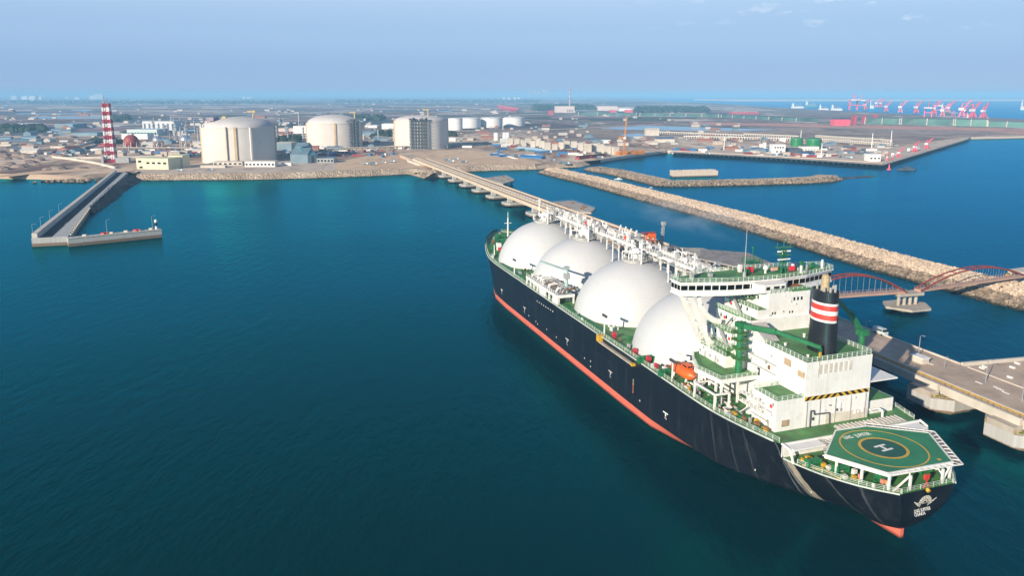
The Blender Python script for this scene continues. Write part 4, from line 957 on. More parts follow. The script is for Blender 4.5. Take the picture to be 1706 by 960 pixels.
# side galleries: long green ledges with rails on the port face
for z, y0, y1, x0, x1 in ((28.6, 10.2, 13.4, 54, 66), (33.0, 8.6, 11.8, 55, 66.5), (37.2, 5.9, 9.0, 56.0, 66.5), (41.6, 2.6, 5.4, 57, 66.5)):
    led.rail([(x0, y1, z+.1), (x1, y1, z+.1)], 1.1, 1.5, .06, 3)
    m = MB(); m.box(x0, x1, y0, y1, z-.12, z+.1); m.build('side_gallery', GREEN, ac)
led.rail([(51.6, 2.4, 44.1), (51.6, -10.6, 44.1)], 1.1, 1.5, .06, 3)
led.build('gallery_rail', RAILG, ac)
mb = MB()
for z, n in ((41.9, 0),): windows(mb, 's', 51.87, -8.6, -5.0, 3, 41.4, 42.3, .45)
for y in (.3, 1.1, -4.4, -5.3): mb.box(51.84, 51.9, y-.18, y+.18, 38.0, 38.6) if y < 0 else mb.box(51.84, 51.9, y-.2, y+.2, 38.1, 38.7)
for y in (-.9, -1.7, -5.6, -9.2): mb.box(51.84, 51.9, y-.17, y+.17, 35.2, 35.8)
for lv, z in ((1, 26.0), (2, 30.4), (3, 34.9), (4, 38.4), (5, 41.4)):
    y1 = levels[lv][3]; windows(mb, 't', y1+.03, 55, 65.5, 4, z, z+1.0, .22)
mb.box(44.6, 45.6, 9.62, 9.7, 24.5, 26.6); mb.build('cabin_window', GLASS, ac)
mb = MB()
for (x, y, z) in ((60.5, 2.7, 40.7), (62.3, 8.75, 35.2), (57.5, 10.3, 30.6), (29.5, 17.5, 23.4), (63.5, 6.0, 38.6)): mb.ring((0, 0, 0), .01, .01, .01, 3) if 0 else mb.box(x-.4, x+.4, y-.05, y+.12, z-.4, z+.4)
mb.build('lifebuoy', paint('lifebuoy_red', (.7, .06, .05), .5), ac)
mb = MB()
for a, b in (((57.5, 3.8, 41.7), (61.8, 3.8, 44.3)), ((57, 7.4, 37.2), (61, 7.4, 41.5)), ((60, 10.4, 33), (56.2, 10.4, 37.1)), ((56, 11.8, 28.7), (60, 11.8, 33)), ((60, 12.6, 24.5), (56.5, 12.6, 28.6))): mb.beam(a, b, .8, .15)
mb.build('outside_stair', GREY, ac)
# bridge: long deckhouse over the full beam, wings swept forward
def outline(off, z):
    aft = [(60.0-off, 24.6+off), (56.4-off, 12.6), (55.4-off, 3.6), (55.4-off, -3.6), (56.4-off, -12.6), (60.0-off, -24.6-off)]
    fwd = [(64.6+off, -24.6-off), (67.4+off, -12), (67.8+off, 12), (64.6+off, 24.6+off)]
    return aft+fwd
BR = MB(); BR.prism(outline(0, 0), 43.6, 46.6); br = BR.build('bridge_house', WHITE, ship)
mb = MB(); mb.prism(outline(.35, 0), 46.6, 46.95); mb.build('bridge_roof', WHITE, br)
mb = MB(); mb.sheet(outline(.1, 0), 46.962); mb.build('monkey_island', GREEN, br)
mb = MB(); mb.prism(outline(.2, 0), 43.15, 43.6); mb.build('bridge_floor', WHITE, br)
mb = MB(); mb.rail([(*p, 46.95) for p in outline(.2, 0)], 1.1, 1.5, .065, 3, True); mb.build('bridge_rail', RAILG, br)
mb = MB()
def wstrip(a, b, n, z0, z1, out):
    a = np.array(a, float); b = np.array(b, float); d = (b-a)/n; nn = unit(np.array([d[1], -d[0]]))*out
    for i in range(n):
        p = a+d*(i+.07)+nn; q = a+d*(i+.93)+nn; mb.add([(*p, z0), (*q, z0), (*q, z1), (*p, z1)], [(0, 1, 2, 3), (3, 2, 1, 0)])
O_ = outline(0, 0)
for a, b, n in ((O_[0], O_[1], 6), (O_[1], O_[2], 4), (O_[2], O_[3], 3), (O_[3], O_[4], 4), (O_[4], O_[5], 6), (O_[5], O_[6], 3), (O_[6], O_[7], 8), (O_[7], O_[8], 14), (O_[8], O_[9], 8), (O_[9], O_[0], 3)):
    wstrip(a, b, n, 44.7, 46.0, .05)
mb.build('bridge_window', GLASS, br)
# bow-shaped supports from the wings down to the tank cover
for sg in (1, -1):
    mb = MB()
    for s_ in (60.6, 65.4):
        mb.beam((s_, sg*21.5, 43.2), (s_, sg*12.6, 25.2), .5, 1.5)
        arc = [(s_, sg*(10.2+8.2*math.sin(t)), 34.6+8.6*(1-math.cos(t))) for t in np.linspace(.1, math.pi/2, 9)]
        for a, b in zip(arc[:-1], arc[1:]): mb.beam(a, b, .45, 1.5)
        arc = [(s_, sg*(10.4+5.6*math.sin(t)), 27.4+6.8*(1-math.cos(t))) for t in np.linspace(.1, math.pi/2, 7)]
        for a, b in zip(arc[:-1], arc[1:]): mb.beam(a, b, .4, 1.2)
        mb.add([(s_, sg*10.4, 24.5), (s_, sg*12.8, 24.5), (s_, sg*14.2, 28.5), (s_, sg*10.4, 28.5)], [(0, 1, 2, 3), (3, 2, 1, 0)])
    for q in (.15, .5, .85): t, z = 21.5-8.9*q, 43.2-18*q; mb.beam((60.6, sg*t, z), (65.4, sg*t, z), .4, .4)
    mb.build('wing_bracket', WHITE, br)
mb = MB(); mb.prism([(51.8, 4.6), (51.8, -1.6), (57.2, -1.6), (57.2, 4.6)], 43.2, 46.5) if 0 else mb.prism([(52.6, 5.4), (51.9, 4.2), (51.9, -2.6), (52.6, -3.6), (56, -3.6), (56, 5.4)], 44.15, 46.4); mb.build('wheelhouse', WHITE, br)
mb = MB(); mb.box(51.85, 51.89, 2.4, 3.6, 44.9, 45.8); mb.box(51.85, 51.89, -.6, 1.2, 44.9, 45.8); mb.box(51.85, 51.89, -2.2, -1.2, 44.9, 45.8); mb.build('wheelhouse_window', GLASS, br)
mb = MB(); mb.box(54.2, 57, -9.4, -4.4, 44.65, 44.8); mb.build('rusty_hatch', paint('rust_patch', (.36, .15, .07), .7, .2, .5), ac)
# masts and aerials on the monkey island
m = MB(); m.cyl((60.2, 4.6, 46.95), (60.2, 4.6, 60.2), .17, .06, 7); m.cyl((60.2, 4.6, 46.95), (60.2, 4.6, 48.2), .5, .4, 8); m.build('whip_aerial', GREY, br)
m = MB(); x, y = 60.0, -7.6
for dx in (-.7, .7):
    for dy in (-.7, .7): m.beam((x+dx, y+dy, 46.95), (x+dx*.5, y+dy*.5, 54.2), .22, .22)
for z in (48.5, 50, 51.5, 53): m.box(x-.8, x+.8, y-.8, y+.8, z, z+.12)
m.box(x-1.4, x+1.4, y-1.6, y+1.6, 52.2, 52.4); m.box(x-.9, x+.9, y-2.4, y+2.4, 54.2, 54.4); m.cyl((x, y, 54.4), (x, y, 57), .12, n=6)
for dy in (-2.2, 2.2): m.cyl((x, y+dy, 54.4), (x, y+dy, 55.8), .09, n=5)
rm = m.build('radar_mast', CRANEG, br)
m = MB(); m.box(x-.2, x+.2, y-2.3, y+1.9, 53.0, 53.4); m.box(x-1.2, x-.9, y-1.5, y+2.5, 51.0, 51.35); m.cyl((x, y+.2, 52.3), (x, y+.2, 53), .2, n=6); m.build('radar_scanner', WHITE, rm)
m = MB(); m.mark(); m.sphere((61.5, -3.2, 48.5), .75, 14, 8); m.cyl((61.5, -3.2, 46.95), (61.5, -3.2, 48), .3, n=8); m.mark(); m.sphere((62, -12.5, 48.2), .75, 12, 6); m.cyl((62, -12.5, 46.95), (62, -12.5, 47.7), .25, n=8); m.build('satellite_dome', WHITE, br)
m = MB()
for x, y, w_, h in ((62.5, 1.2, .9, 1.7), (60.5, -11.2, .8, 1.5)): m.mark(); m.box(x-.3, x+.3, y-w_, y+w_, 47.4, 47.4+h*.8); m.cyl((x, y-w_, 46.95), (x, y-w_, 49.4), .06, n=5)
m.build('flag_locker', paint('bright_red', (.75, .03, .05), .5), br)
m = MB()
for i in range(16):
    x = rnd.uniform(58, 66); y = rnd.uniform(-22, 20); h = rnd.uniform(.7, 2.2); m.k = rnd.choice([0, 0, 1, 2]); s_ = rnd.uniform(.15, .5); m.box(x-s_, x+s_, y-s_, y+s_, 46.96, 46.96+h)
m.k = 1; m.cyl((61, -22, 46.96), (61, -22, 49.6), .35, .3, 8); m.build('roof_fitting', [CRANEG, WHITE, GREY], br)
m = MB(); m.box(60.2, 60.6, -6.2, -4.2, 47.8, 48.7); m.build('name_board', paint('pink_board', (.7, .38, .28), .5), br)
# green communications tower forward, seen beyond the port bridge wing
m = MB(); x, y = 76., -9.5
for dx in (-1.3, 1.3):
    for dy in (-1.3, 1.3): m.beam((x+dx, y+dy, 35), (x+dx, y+dy, 46.5), .3, .3)
for z in (40.5, 43.5, 46.4): m.box(x-2.2, x+2.2, y-2.2, y+2.2, z, z+.2)
m.rail([(x-2.1, y-2.1, 46.6), (x+2.1, y-2.1, 46.6), (x+2.1, y+2.1, 46.6), (x-2.1, y+2.1, 46.6)], 1.2, 1.4, .07, 2, True); m.cyl((x, y, 46.6), (x, y, 51), .12, n=6); m.sphere((x, y, 51), .4, 8, 5)
m.build('green_deck_tower', CRANEG, ship)
# small fittings on the walls and along the working decks
rnd = random.Random(55); mb = MB()
def wallbox(axis, at, a, z, w, h, d, k): 
    mb.mark(); mb.k = k
    if axis == 't': mb.box(a-w/2, a+w/2, at, at+d, z, z+h)
    else: mb.box(at-d, at, a-w/2, a+w/2, z, z+h)
for i in range(11): wallbox('t', 9.6, rnd.uniform(37, 50), rnd.uniform(25, 32.5), rnd.uniform(.2, .8), rnd.uniform(.3, 1.0), rnd.uniform(.1, .5), rnd.choice([0, 1, 1, 1, 2]))
for i in range(10): wallbox('s', 27.6, rnd.uniform(-9, 9), rnd.uniform(18, 23.4), rnd.uniform(.2, .7), rnd.uniform(.3, .9), rnd.uniform(.1, .4), rnd.choice([0, 1, 1, 3]))
for i in range(7): wallbox('t', 17.4, rnd.uniform(28.5, 36), rnd.uniform(18, 24), rnd.uniform(.2, .7), rnd.uniform(.3, .9), rnd.uniform(.1, .4), rnd.choice([0, 1, 1, 1, 2]))
for i in range(9): wallbox('s', 51.8, rnd.uniform(-10, 2), rnd.uniform(34.5, 43.2), rnd.uniform(.15, .5), rnd.uniform(.2, .5), rnd.uniform(.1, .3), rnd.choice([0, 1, 1]))
for i in range(9): wallbox('t', 14.6, rnd.uniform(53, 64.6), rnd.uniform(24.6, 26.8), rnd.uniform(.2, .8), rnd.uniform(.3, .9), rnd.uniform(.1, .4), rnd.choice([0, 1, 1, 1, 2]))
mb.build('wall_fitting', [GREY, WHITE, RUSTY, DGREY], ship)
mb = MB()
for i in range(95):
    s_ = rnd.uniform(29, 62); lo_ = 17.8 if s_ < 44 else 15; e_ = deck_edge(s_, 1.2); t_ = rnd.uniform(max(lo_, e_-6.5), e_); w_ = rnd.uniform(.2, .8); mb.mark(); mb.k = rnd.choice([0, 0, 1, 2, 3, 4])
    if rnd.random() < .6: mb.box(s_-w_, s_+w_, t_-w_*.5, t_+w_*.5, ZD-.05, ZD+rnd.uniform(.3, 1.4))
    else: mb.cyl((s_-w_*1.5, t_, ZD+.5), (s_+w_*1.5, t_, ZD+.5), .3, n=8)
mb.build('working_deck_fitting', [CRANEG, GREY, RUSTY, WHITE, YELLOW], ship)
mb = MB()
for k, (a, b, z) in enumerate(((30, 50, 19.2), (29, 44, 22.0), (38, 50, 27.0), (38, 49, 29.4))): mb.mark(); mb.cyl((a, 9.85 if a > 36 else 17.65, z), (min(b, 50 if a > 36 else 36.4), 9.85 if a > 36 else 17.65, z), .13, n=6)
for y in (-8.6, -4.2, .4, 5.0, 8.8): mb.mark(); mb.cyl((27.5, y, 17.6), (27.5, y, 24.0), .1, n=6)
mb.build('wall_pipe', GREY, ship)
mb = MB()
for s_, z, y in ((30.2, 17.6, 17.42), (34.0, 21.6, 17.42), (41.0, 17.6, 9.62), (47.5, 17.6, 9.62), (57, 24.5, 14.62), (62, 24.5, 14.62)): mb.mark(); mb.box(s_-.45, s_+.45, y, y+.06, z, z+2.0)
for y in (-7.0, -1.0): mb.mark(); mb.box(27.62, 27.68, y-.45, y+.45, 17.7, 19.7)
mb.build('steel_door', paint('door_grey', (.42, .44, .42), .5), ship)
# cranes
def prov_crane(s_, t_, z0, z1, boom_end, lad):
    m = MB(); m.cyl((s_, t_, z0), (s_, t_, z1), .95, .8, 14); cr = m.build('provision_crane', CRANEG, ship, smooth=40)
    m = MB(); a = np.array((s_, t_, z1-.2)); b = np.array(boom_end, float); mid = a+(b-a)*.45+np.array((0, 0, .9))
    m.beam(a, mid, 1.15, 1.2); m.beam(mid, b, .8, .85); m.beam(b, b-np.array((0, 0, 1.8)), .3, .3); m.build('crane_boom', CRANEG, cr)
    m = MB(); m.box(s_-1.2, s_+1.2, t_-1.1, t_+1.1, z1-.6, z1+.7); m.cyl((s_, t_-1.4, z1+.4), (s_, t_+1.4, z1+.4), .5, n=8); m.build('slewing_head', CRANEG, cr)
    m = MB()
    for z in lad:
        m.prism([(s_+1.9*math.cos(q)*1.3, t_+1.9*math.sin(q)) for q in np.linspace(0, 2*math.pi, 9)[:-1]], z, z+.12)
        m.rail([(s_+1.8*math.cos(q)*1.3, t_+1.8*math.sin(q), z+.1) for q in np.linspace(0, 2*math.pi, 9)[:-1]], .9, 1.2, .05, 2, True)
    m.build('service_platform', GREEN, cr)
    return cr
prov_crane(48.4, 13.4, 24.4, 37.5, (30.2, 3.6, 36.2), (28.4, 31.2, 33.4, 35.4))
m = MB(); m.beam((30.2, 3.8, 33.85), (30.2, 3.8, 35.2), .5, .5); m.build('boom_rest', CRANEG, ec)
prov_crane(36.0, -14.2, ZD, 36.3, (52, -20, 40.4), (24, 30))
m = MB(); m.box(27.9, 42, -18.6, -9.8, 26.4, 26.7); m.box(29, 44, -19, -9.8, ZD, 21); m.build('deck_house', WHITE, ship)
m = MB(); m.sheet([(29, -18.8), (44, -18.8), (44, -9.9), (29, -9.9)], 21.02); m.build('house_top', GREEN, ship)
m = MB(); m.tube([(27.2, -9.9, 19.6), (27.2, -12.6, 19.6), (26.4, -13.2, 19.2), (26.2, -13.2, ZS+.2)], .28, 6); m.build('goose_neck', WHITE, ship)
# ------------------------------------------------------------------ helideck over the stern
HC = np.array((11.9, .2)); HZ = 18.3
hex_ = [(2.4, 8.7), (13.4, 15.2), (22.6, 4.3), (22.2, -4.5), (14.6, -15.4), (1.9, -8.4)]
HP = MB(); HP.prism(hex_, HZ-.5, HZ); he = HP.build('helideck', HELI, ship)
cx_, cy_ = 11.9, .6
m = MB(); m.ring((cx_, cy_, HZ+.004), 9.0, .34, .012, 72); m.ring((cx_, cy_, HZ+.004), 4.9, .62, .012, 56); m.build('landing_ring', YELLOW, he)
m = MB(); m.add([(cx_+4.55*math.cos(a), cy_+4.55*math.sin(a), HZ+.008) for a in np.linspace(0, 2*math.pi, 48, endpoint=False)], [list(range(48))]); m.build('touchdown_disc', HELID, he)
m = MB(); z0, z1 = HZ+.012, HZ+.03
m.T = Matrix.Translation((cx_, cy_, 0)) @ Matrix.Rotation(R(6), 4, 'Z')
for y0, y1, x0, x1 in ((-1.6, 1.6, .75, 1.35), (-1.6, 1.6, -1.35, -.75), (-.3, .3, -.75, .75)): m.box(x0, x1, y0, y1, z0, z1)
m.build('landing_h', WHITE, he)
m = MB(); m.T = None
for txt, a_ in (('LNG', R(14)), ('JUPITER', R(-17))):
    p = (cx_+6.6*math.cos(a_+.06), cy_+6.6*math.sin(a_+.28))
    text_mb(m, txt, 1.25, Matrix.Translation((cx_+6.8, cy_+(3.6 if txt == 'LNG' else -.6), HZ+.02)) @ Matrix.Rotation(-math.pi/2, 4, 'Z') @ Matrix.Scale(1.5, 4, (0, 1, 0)))
m.build('deck_lettering', WHITE, he)
m = MB(); m.box(3.2, 4.0, -6.9, -6.1, HZ+.004, HZ+.02); m.build('yellow_spot', YELLOW, he)
def offset_hex(d):
    c = np.mean(hex_, axis=0); return [tuple(c+(np.array(p)-c)*(1+d/np.linalg.norm(np.array(p)-c))) for p in hex_]
ox = offset_hex(1.9); m = MB()
for i in range(6):
    j = (i+1) % 6; a, b = np.array(hex_[i]), np.array(hex_[j]); m.beam((*a, HZ-.35), (*b, HZ-.35), .35, .9)
m.build('deck_girder', WHITE, he)
m = MB()
for i in (3, 4, 5, 0):
    j = (i+1) % 6; a, b, c_, d_ = (np.array(hex_[i]), np.array(hex_[j]), np.array(ox[j]), np.array(ox[i]))
    if i == 5: c_, d_ = (b+(c_-b)*.35), d_
    if i == 0: c_, d_ = a+(b-a)+(c_-b)*.35, a+(d_-a)*.35
    m.beam((*d_, HZ-.05), (*c_, HZ-.05), .22, .2)
    n = max(3, int(np.linalg.norm(b-a)/1.5))
    for k in range(n+1): p = a+(b-a)*k/n; q = d_+(c_-d_)*k/n; m.beam((*p, HZ-.15), (*q, HZ-.05), .16, .16)
m.build('net_frame', WHITE, he)
m = MB()
for i in (3, 4):
    j = (i+1) % 6; m.add([(*hex_[i], HZ-.2), (*hex_[j], HZ-.2), (*ox[j], HZ-.12), (*ox[i], HZ-.12)], [(0, 1, 2, 3), (3, 2, 1, 0)])
m.build('safety_net', paint('net_grey', (.20, .20, .20), .8, .2, 1), he)
m = MB()
for x, y in ((2.2, 8.4), (6.8, 11.2), (11.6, 13.6), (.8, 4.2), (.8, -4.6), (1.8, -7.8), (8, -11), (13.5, -13.5)):
    m.beam((x, y, ZS), (x, y, HZ-.5), .42, .42); m.beam((x, y, HZ-1.9), (x+.9, y*.86, HZ-.5), .25, .25)
for a, b in (((1.4, 8.0), (.9, 4.2)), ((.9, -4.6), (1.6, -7.6))): m.beam((*a, ZS+.1), (*b, HZ-.6), .3, .3)
m.build('helideck_leg', WHITE, he)
m = MB()
for k in range(5): m.box(16.5+k*1.1, 17.0+k*1.1, 9.6+k*-.2, 12.4-k*.6, HZ-1.6+k*.1, HZ-1.3+k*.1)
m.box(19, 23, 3, 8, HZ-1.4, HZ-1.2); m.box(22.6, 25.8, -17, 2, HZ-.8, HZ-.5)
for y in np.arange(-16.5, 2, 1.2): m.box(22.6, 25.8, y, y+.14, HZ-.5, HZ-.3)
for y in np.arange(2, 10, 1.1): m.box(19.2, 23.5, y, y+.16, HZ-1.2, HZ-.9)
m.build('access_walkway', paint('walkway_paint', (.52, .50, .46), .6, .15, .5, dirt=(.3, .22, .14), amt=.5), he)
# mooring gear on the low stern deck
m = MB(); rnd = random.Random(11)
for x, y in ((6, 6), (6, -5), (12, 12), (13, 5), (9, -10), (16, 16)): m.mark(); m.k = 0; m.cyl((x, y-1.3, ZS+1), (x, y+1.3, ZS+1), .85, n=10); m.box(x-1, x+1, y-1.7, y-1.3, ZS, ZS+1.7); m.box(x-1, x+1, y+1.3, y+1.7, ZS, ZS+1.7)
for i in range(26):
    x = rnd.uniform(1, 19); e_ = deck_edge(x, 1.0); y = rnd.choice([-1, 1, 1])*rnd.uniform(e_-5, e_); w_ = rnd.uniform(.2, .55); m.mark(); m.k = rnd.choice([0, 1, 2, 3]); m.box(x-w_, x+w_, y-w_, y+w_, ZS, ZS+rnd.uniform(.5, 1.2))
m.build('mooring_gear', [CRANEG, YELLOW, paint('salmon_gear', (.65, .25, .18), .6), WHITE], ship)
m = MB(); m.mark(); m.tube([(19, 17, ZS+.1), (16, 13.8, ZS+.1), (12, 10.5, ZS+.1)],   .18, 6); m.mark(); m.tube([(17, 18, ZS+.1), (13, 15, ZS+.1), (9, 14.6, ZS+.1)], .16, 6); m.build('mooring_rope', YELLOW, ship)
# crest and lettering on the transom
tz = 11.3; m = MB()
def tr_pt(y, z): f = (z-2.5)/(ZS-2.5); return (5.0*max(0, 1-f)**2.2-.10, y, z)
for a0_, a1_, r0, r1 in [(math.pi*i/9+.03, math.pi*(i+1)/9-.03, .9, 1.75) for i in range(9)]+[(0, math.pi, .45, .75)]:
    n = 8; A = [tr_pt(r0*math.cos(a0_+(a1_-a0_)*k/n)+.3, tz+r0*math.sin(a0_+(a1_-a0_)*k/n)) for k in range(n+1)]; B = [tr_pt(r1*math.cos(a0_+(a1_-a0_)*k/n)+.3, tz+r1*math.sin(a0_+(a1_-a0_)*k/n)) for k in range(n+1)]
    m.add(A+B, [(k, k+1, n+2+k, n+1+k) for k in range(n)]+[(n+1+k, n+2+k, k+1, k) for k in range(n)])
for sg in (1, -1):
    for k in range(3):
        P = [tr_pt(.3+sg*1.0, tz-.25-k*.3), tr_pt(.3+sg*(3.1-k*.5), tz+.75-k*.45), tr_pt(.3+sg*(3.0-k*.5), tz+.45-k*.45), tr_pt(.3+sg*.9, tz-.48-k*.3)]
        m.add(P, [(0, 1, 2, 3), (3, 2, 1, 0)])
P = [tr_pt(-1.9, tz-.25), tr_pt(2.5, tz-.25), tr_pt(2.2, tz-.05), tr_pt(-1.6, tz-.05)]; m.add(P, [(0, 1, 2, 3), (3, 2, 1, 0)])
m.build('stern_crest', paint('crest_cream', (.72, .66, .56), .6, .2, .8), ship)
tilt = math.atan(.32)
def tm(z): x, _, _ = tr_pt(0, z); return Matrix.Translation((x-.12, .3, z)) @ Matrix.Rotation(-math.pi/2, 4, 'Z') @ Matrix.Rotation(math.pi/2-tilt, 4, 'X')
m = MB(); text_mb(m, 'LNG JUPITER', .95, tm(9.35), 4.4); text_mb(m, 'OSAKA', .95, tm(8.1), 3.0); m.build('stern_lettering', WHITE, ship)
m = MB(); m.cyl((.1, .2, ZS-.1), (-.5, .2, ZS-.4), .42, n=10); m.build('stern_lamp', YELLOW, ship)
m = MB(); m.beam((.4, .8, ZS), (.4, -.6, ZS+3), .2, .2); m.beam((.4, -.6, ZS), (.4, .8, ZS+3), .2, .2); m.box(.2, .6, -.4, .9, ZS+2, ZS+3); m.build('red_stern_frame', RED, ship)
# lifeboats hang from their davits: things of their own
def lifeboat(s_, t_, z, lab):
    p = S2W(s_, t_, z); e = empty('lifeboat', p, HD+math.pi/2, lab, 'lifeboat', "the tanker's lifeboats"); e.scale = (1.18,)*3
    m = MB(); rings = []
    for q in np.linspace(-1, 1, 13):
        w = 1.75*(1-abs(q)**3.2)**.7+.02; rings.append([(q*4.9, w*math.cos(a), .9+1.45*(1-abs(q)**4)**.6*math.sin(a)*(1 if math.sin(a) > 0 else 1.0)) for a in np.linspace(0, 2*math.pi, 16, endpoint=False)])
    m.loft(rings); m.build('hull', ORANGE, e, smooth=50)
    m = MB(); m.box(-2.8, -.6, -.8, .8, 2.2, 3.0); m.build('wheelhouse', ORANGE, e)
    m = MB(); m.box(-2.85, -2.8, -.6, .6, 2.45, 2.85); m.box(-2.6, -.8, .8, .83, 2.45, 2.85); m.box(-2.6, -.8, -.83, -.8, 2.45, 2.85); m.build('window', GLASS, e)
    return e
lifeboat(64.4, 19.8, 19.2, 'orange lifeboat in its davits beside the aft dome, on the near side')
lifeboat(64.4, -19.8, 19.2, 'orange lifeboat on the far side of the tanker, hidden behind the bridge')
for sg in (1, -1):
    m = MB()
    for x in (61.2, 67.4): m.mark(); m.beam((x, sg*18.0, ZD), (x, sg*18.0, 23.6), .45, .6); m.beam((x, sg*18.0, 23.6), (x, sg*20.6, 24.2), .4, .5); m.beam((x, sg*21.2, ZD), (x, sg*20.6, 19.4), .4, .4)
    m.build('boat_davit', WHITE, ship)
m = MB(); rnd = random.Random(8)
for i in range(20): x = rnd.uniform(55, 63); y = rnd.uniform(15.8, 18.0); m.k = rnd.choice([0, 1, 2]); w_ = rnd.uniform(.2, .5); m.box(x-w_, x+w_, y-w_, y+w_, ZD, ZD+rnd.uniform(1, 3.4))
m.build('boat_deck_gear', [DGREY, GREY, RUSTY], ship)
# ------------------------------------------------------------------ jetty: trestle, platform, road, dolphins, arch bridge
JD = np.array([.323, -.946]); JN = np.array([.946, .323]); JR = math.atan2(-.946, .323)
def J(m_, n_, z=0): p = JD*m_+JN*n_; return np.array([p[0], p[1], z])
tr = empty('jetty_trestle', J(-985, 218, 0), JR, 'long concrete jetty trestle with brown pipe rack from the shore to the tanker', 'jetty')
# local x runs seaward, local y towards the far side
TL = 600; ZJ = 9.2
mb = MB(); mb.box(-45, TL, -9, 10, ZJ-1.6, ZJ); mb.build('deck', CONC, tr)
mb = MB(); mb.box(-45, TL, -9.4, -8.2, ZJ-1.7, ZJ+1.0); mb.box(-45, TL, 9.2, 10.4, ZJ-1.7, ZJ+1.0); mb.box(-45, TL, .2, .7, ZJ, ZJ+.6); mb.build('parapet', paint('cream_parapet', (.62, .49, .37), .7, .1, .2), tr)
mb = MB(); mb.box(-45, TL, 1.2, 8.6, ZJ+.01, ZJ+.05); mb.build('roadway', paint('dull_road', (.24, .215, .205), .9, .15, .2), tr)
for k in range(7):
    mb = MB(); y = -7.4+k*1.05; r = (.42, .3, .5, .3, .38, .25, .45)[k]; z = ZJ+2.0+(.9 if k % 2 else 0)
    mb.cyl((-40, y, z), (TL-5, y, z), r, n=8); mb.build('pipe', [PALEC, GREY, CREAM, WHITE, RUSTY, GREY, PALEC][k], tr, smooth=40)
mb = MB()
for x in np.arange(-40, TL, 7.5):
    mb.mark()
    for y in (-7.8, -.6): mb.box(x-.15, x+.15, y-.15, y+.15, ZJ, ZJ+3.4)
    mb.box(x-.15, x+.15, -7.8, -.6, ZJ+1.4, ZJ+1.65); mb.box(x-.15, x+.15, -7.8, -.6, ZJ+3.15, ZJ+3.4)
mb.build('rack_frame', paint('rack_brown', (.36, .25, .17), .7, .2, .3), tr)
for x in (70, 118, 166, 214, 262, 310, 358, 420, 480, 540):
    mb = MB(); mb.prism([(x-8, -8), (x-5, -12), (x+5, -12), (x+8, -8), (x+8, 8), (x+5, 12), (x-5, 12), (x-8, 8)], .9, 3.4)
    mb.mark() if 0 else None; mb.prism([(x-6, -6), (x+6, -6), (x+6, 6), (x-6, 6)], -2, .9)
    for y in (-6, 6): mb.box(x-1.6, x+1.6, y-2, y+2, 3.4, ZJ-1.6)
    mb._build('pier', QUAYC, tr)
# abutment
mb = MB(); mb.prism([(-60, -14), (8, -12), (8, 13), (-60, 16)], -1, ZJ-1.7); mb.build('abutment', PALEC, tr)
mb = MB(); mb.box(-140, -60, -9, 10, GZ, ZJ-1.0); mb.build('approach_ramp', ROADM, tr)
# mooring platforms on the far side
for px, l, h in ((((805, 297), (842, 292), (858, 300), (838, 306)), 'small grey mooring platform beside the trestle, nearest the shore', 5), (((905, 338), (952, 334), (992, 347), (985, 354), (935, 350)), 'grey steel mooring platform beside the trestle, level with the first dome', 8)):
    pts = [W(u, v, h)[:2] for u, v in px]; c = sum(pts)/len(pts)
    e = empty('mooring_platform', (c[0], c[1], 0), 0, l, 'mooring platform')
    m = MB(); m.prism([tuple(p-c) for p in pts], h-1.2, h); m.build('platform_deck', CONC, e)
    m = MB()
    for p in pts: q_ = (p-c)*.75; m.cyl((*q_, -2), (*q_, h-1.2), 1.1, n=8)
    m.build('pile', QUAYC, e)
    m = MB(); 
    for p in pts: q_ = (p-c)*.5; m.box(q_[0]-1, q_[0]+1, q_[1]-.7, q_[1]+.7, h, h+1.3)
    m.build('mooring_hook', RUSTY, e)
    m = MB(); m.rail([(*((p-c)*.96), h) for p in pts], 1.1, 2.5, .05, 2, True); m.build('railing', STEEL, e)
# loading platform
pl = empty('loading_platform', J(-350, 214, 0), JR, 'crowded jetty loading platform alongside the tanker domes', 'jetty platform')
mb = MB(); mb.prism([(-62, -18), (46, -18), (46, 22), (20, 28), (-20, 28), (-30, 10), (-62, 9)], 7.6, 9.4); mb.build('platform_deck', CONC, pl)
mb = MB()
for x in (-50, -20, 10, 36):
    for y in (-10, 14): mb.mark(); mb.prism([(x-6, y-5), (x+6, y-5), (x+6, y+5), (x-6, y+5)], -2, 3); mb.box(x-2, x+2, y-2, y+2, 3, 7.6)
mb.build('pier', QUAYC, pl)
mb = MB(); mb.prism([(2, 12), (18, 30), (44, 26), (47, 6), (22, -2)], 13.4, 14.2); 
mb.build('canopy_roof', paint('weathered_roof', (.30, .27, .26), .8, .2, .3), pl)
mb = MB()
for x, y in ((6, 12), (18, 27), (42, 24), (44, 8), (24, 1)): mb.cyl((x, y, 9.4), (x, y, 13.4), .35, n=8)
mb.build('canopy_post', STEEL, pl)
mb = MB(); rnd = random.Random(3)
for i in range(90):
    x = rnd.uniform(-58, 40); y = rnd.uniform(-15, 7); mb.k = rnd.choice([0, 0, 1, 2, 3]); s = rnd.uniform(.6, 2.0); mb.box(x-s, x+s, y-s*.6, y+s*.6, 9.4, 9.4+rnd.uniform(.8, 3.2))
mb.build('deck_equipment', [WHITE, GREY, RUSTY, CREAM], pl)
mb = MB()
for i in range(36):
    x = rnd.uniform(-58, 40); y = rnd.uniform(-15, 7); z = 9.8+rnd.uniform(0, 4); l = rnd.uniform(3, 14); mb.mark(); mb.k = rnd.choice([0, 1, 2])
    if rnd.random() < .6: mb.tube([(x, y, 9.4), (x, y, z), (min(44, x+l), y, z), (min(44, x+l), y, 9.4)], .22, 6)
    else: mb.tube([(x, y, z), (x, y+l*.5, z), (x, y+l*.5, 9.4)], .22, 6)
mb.build('pipework', [WHITE, RUSTY, STEEL], pl)
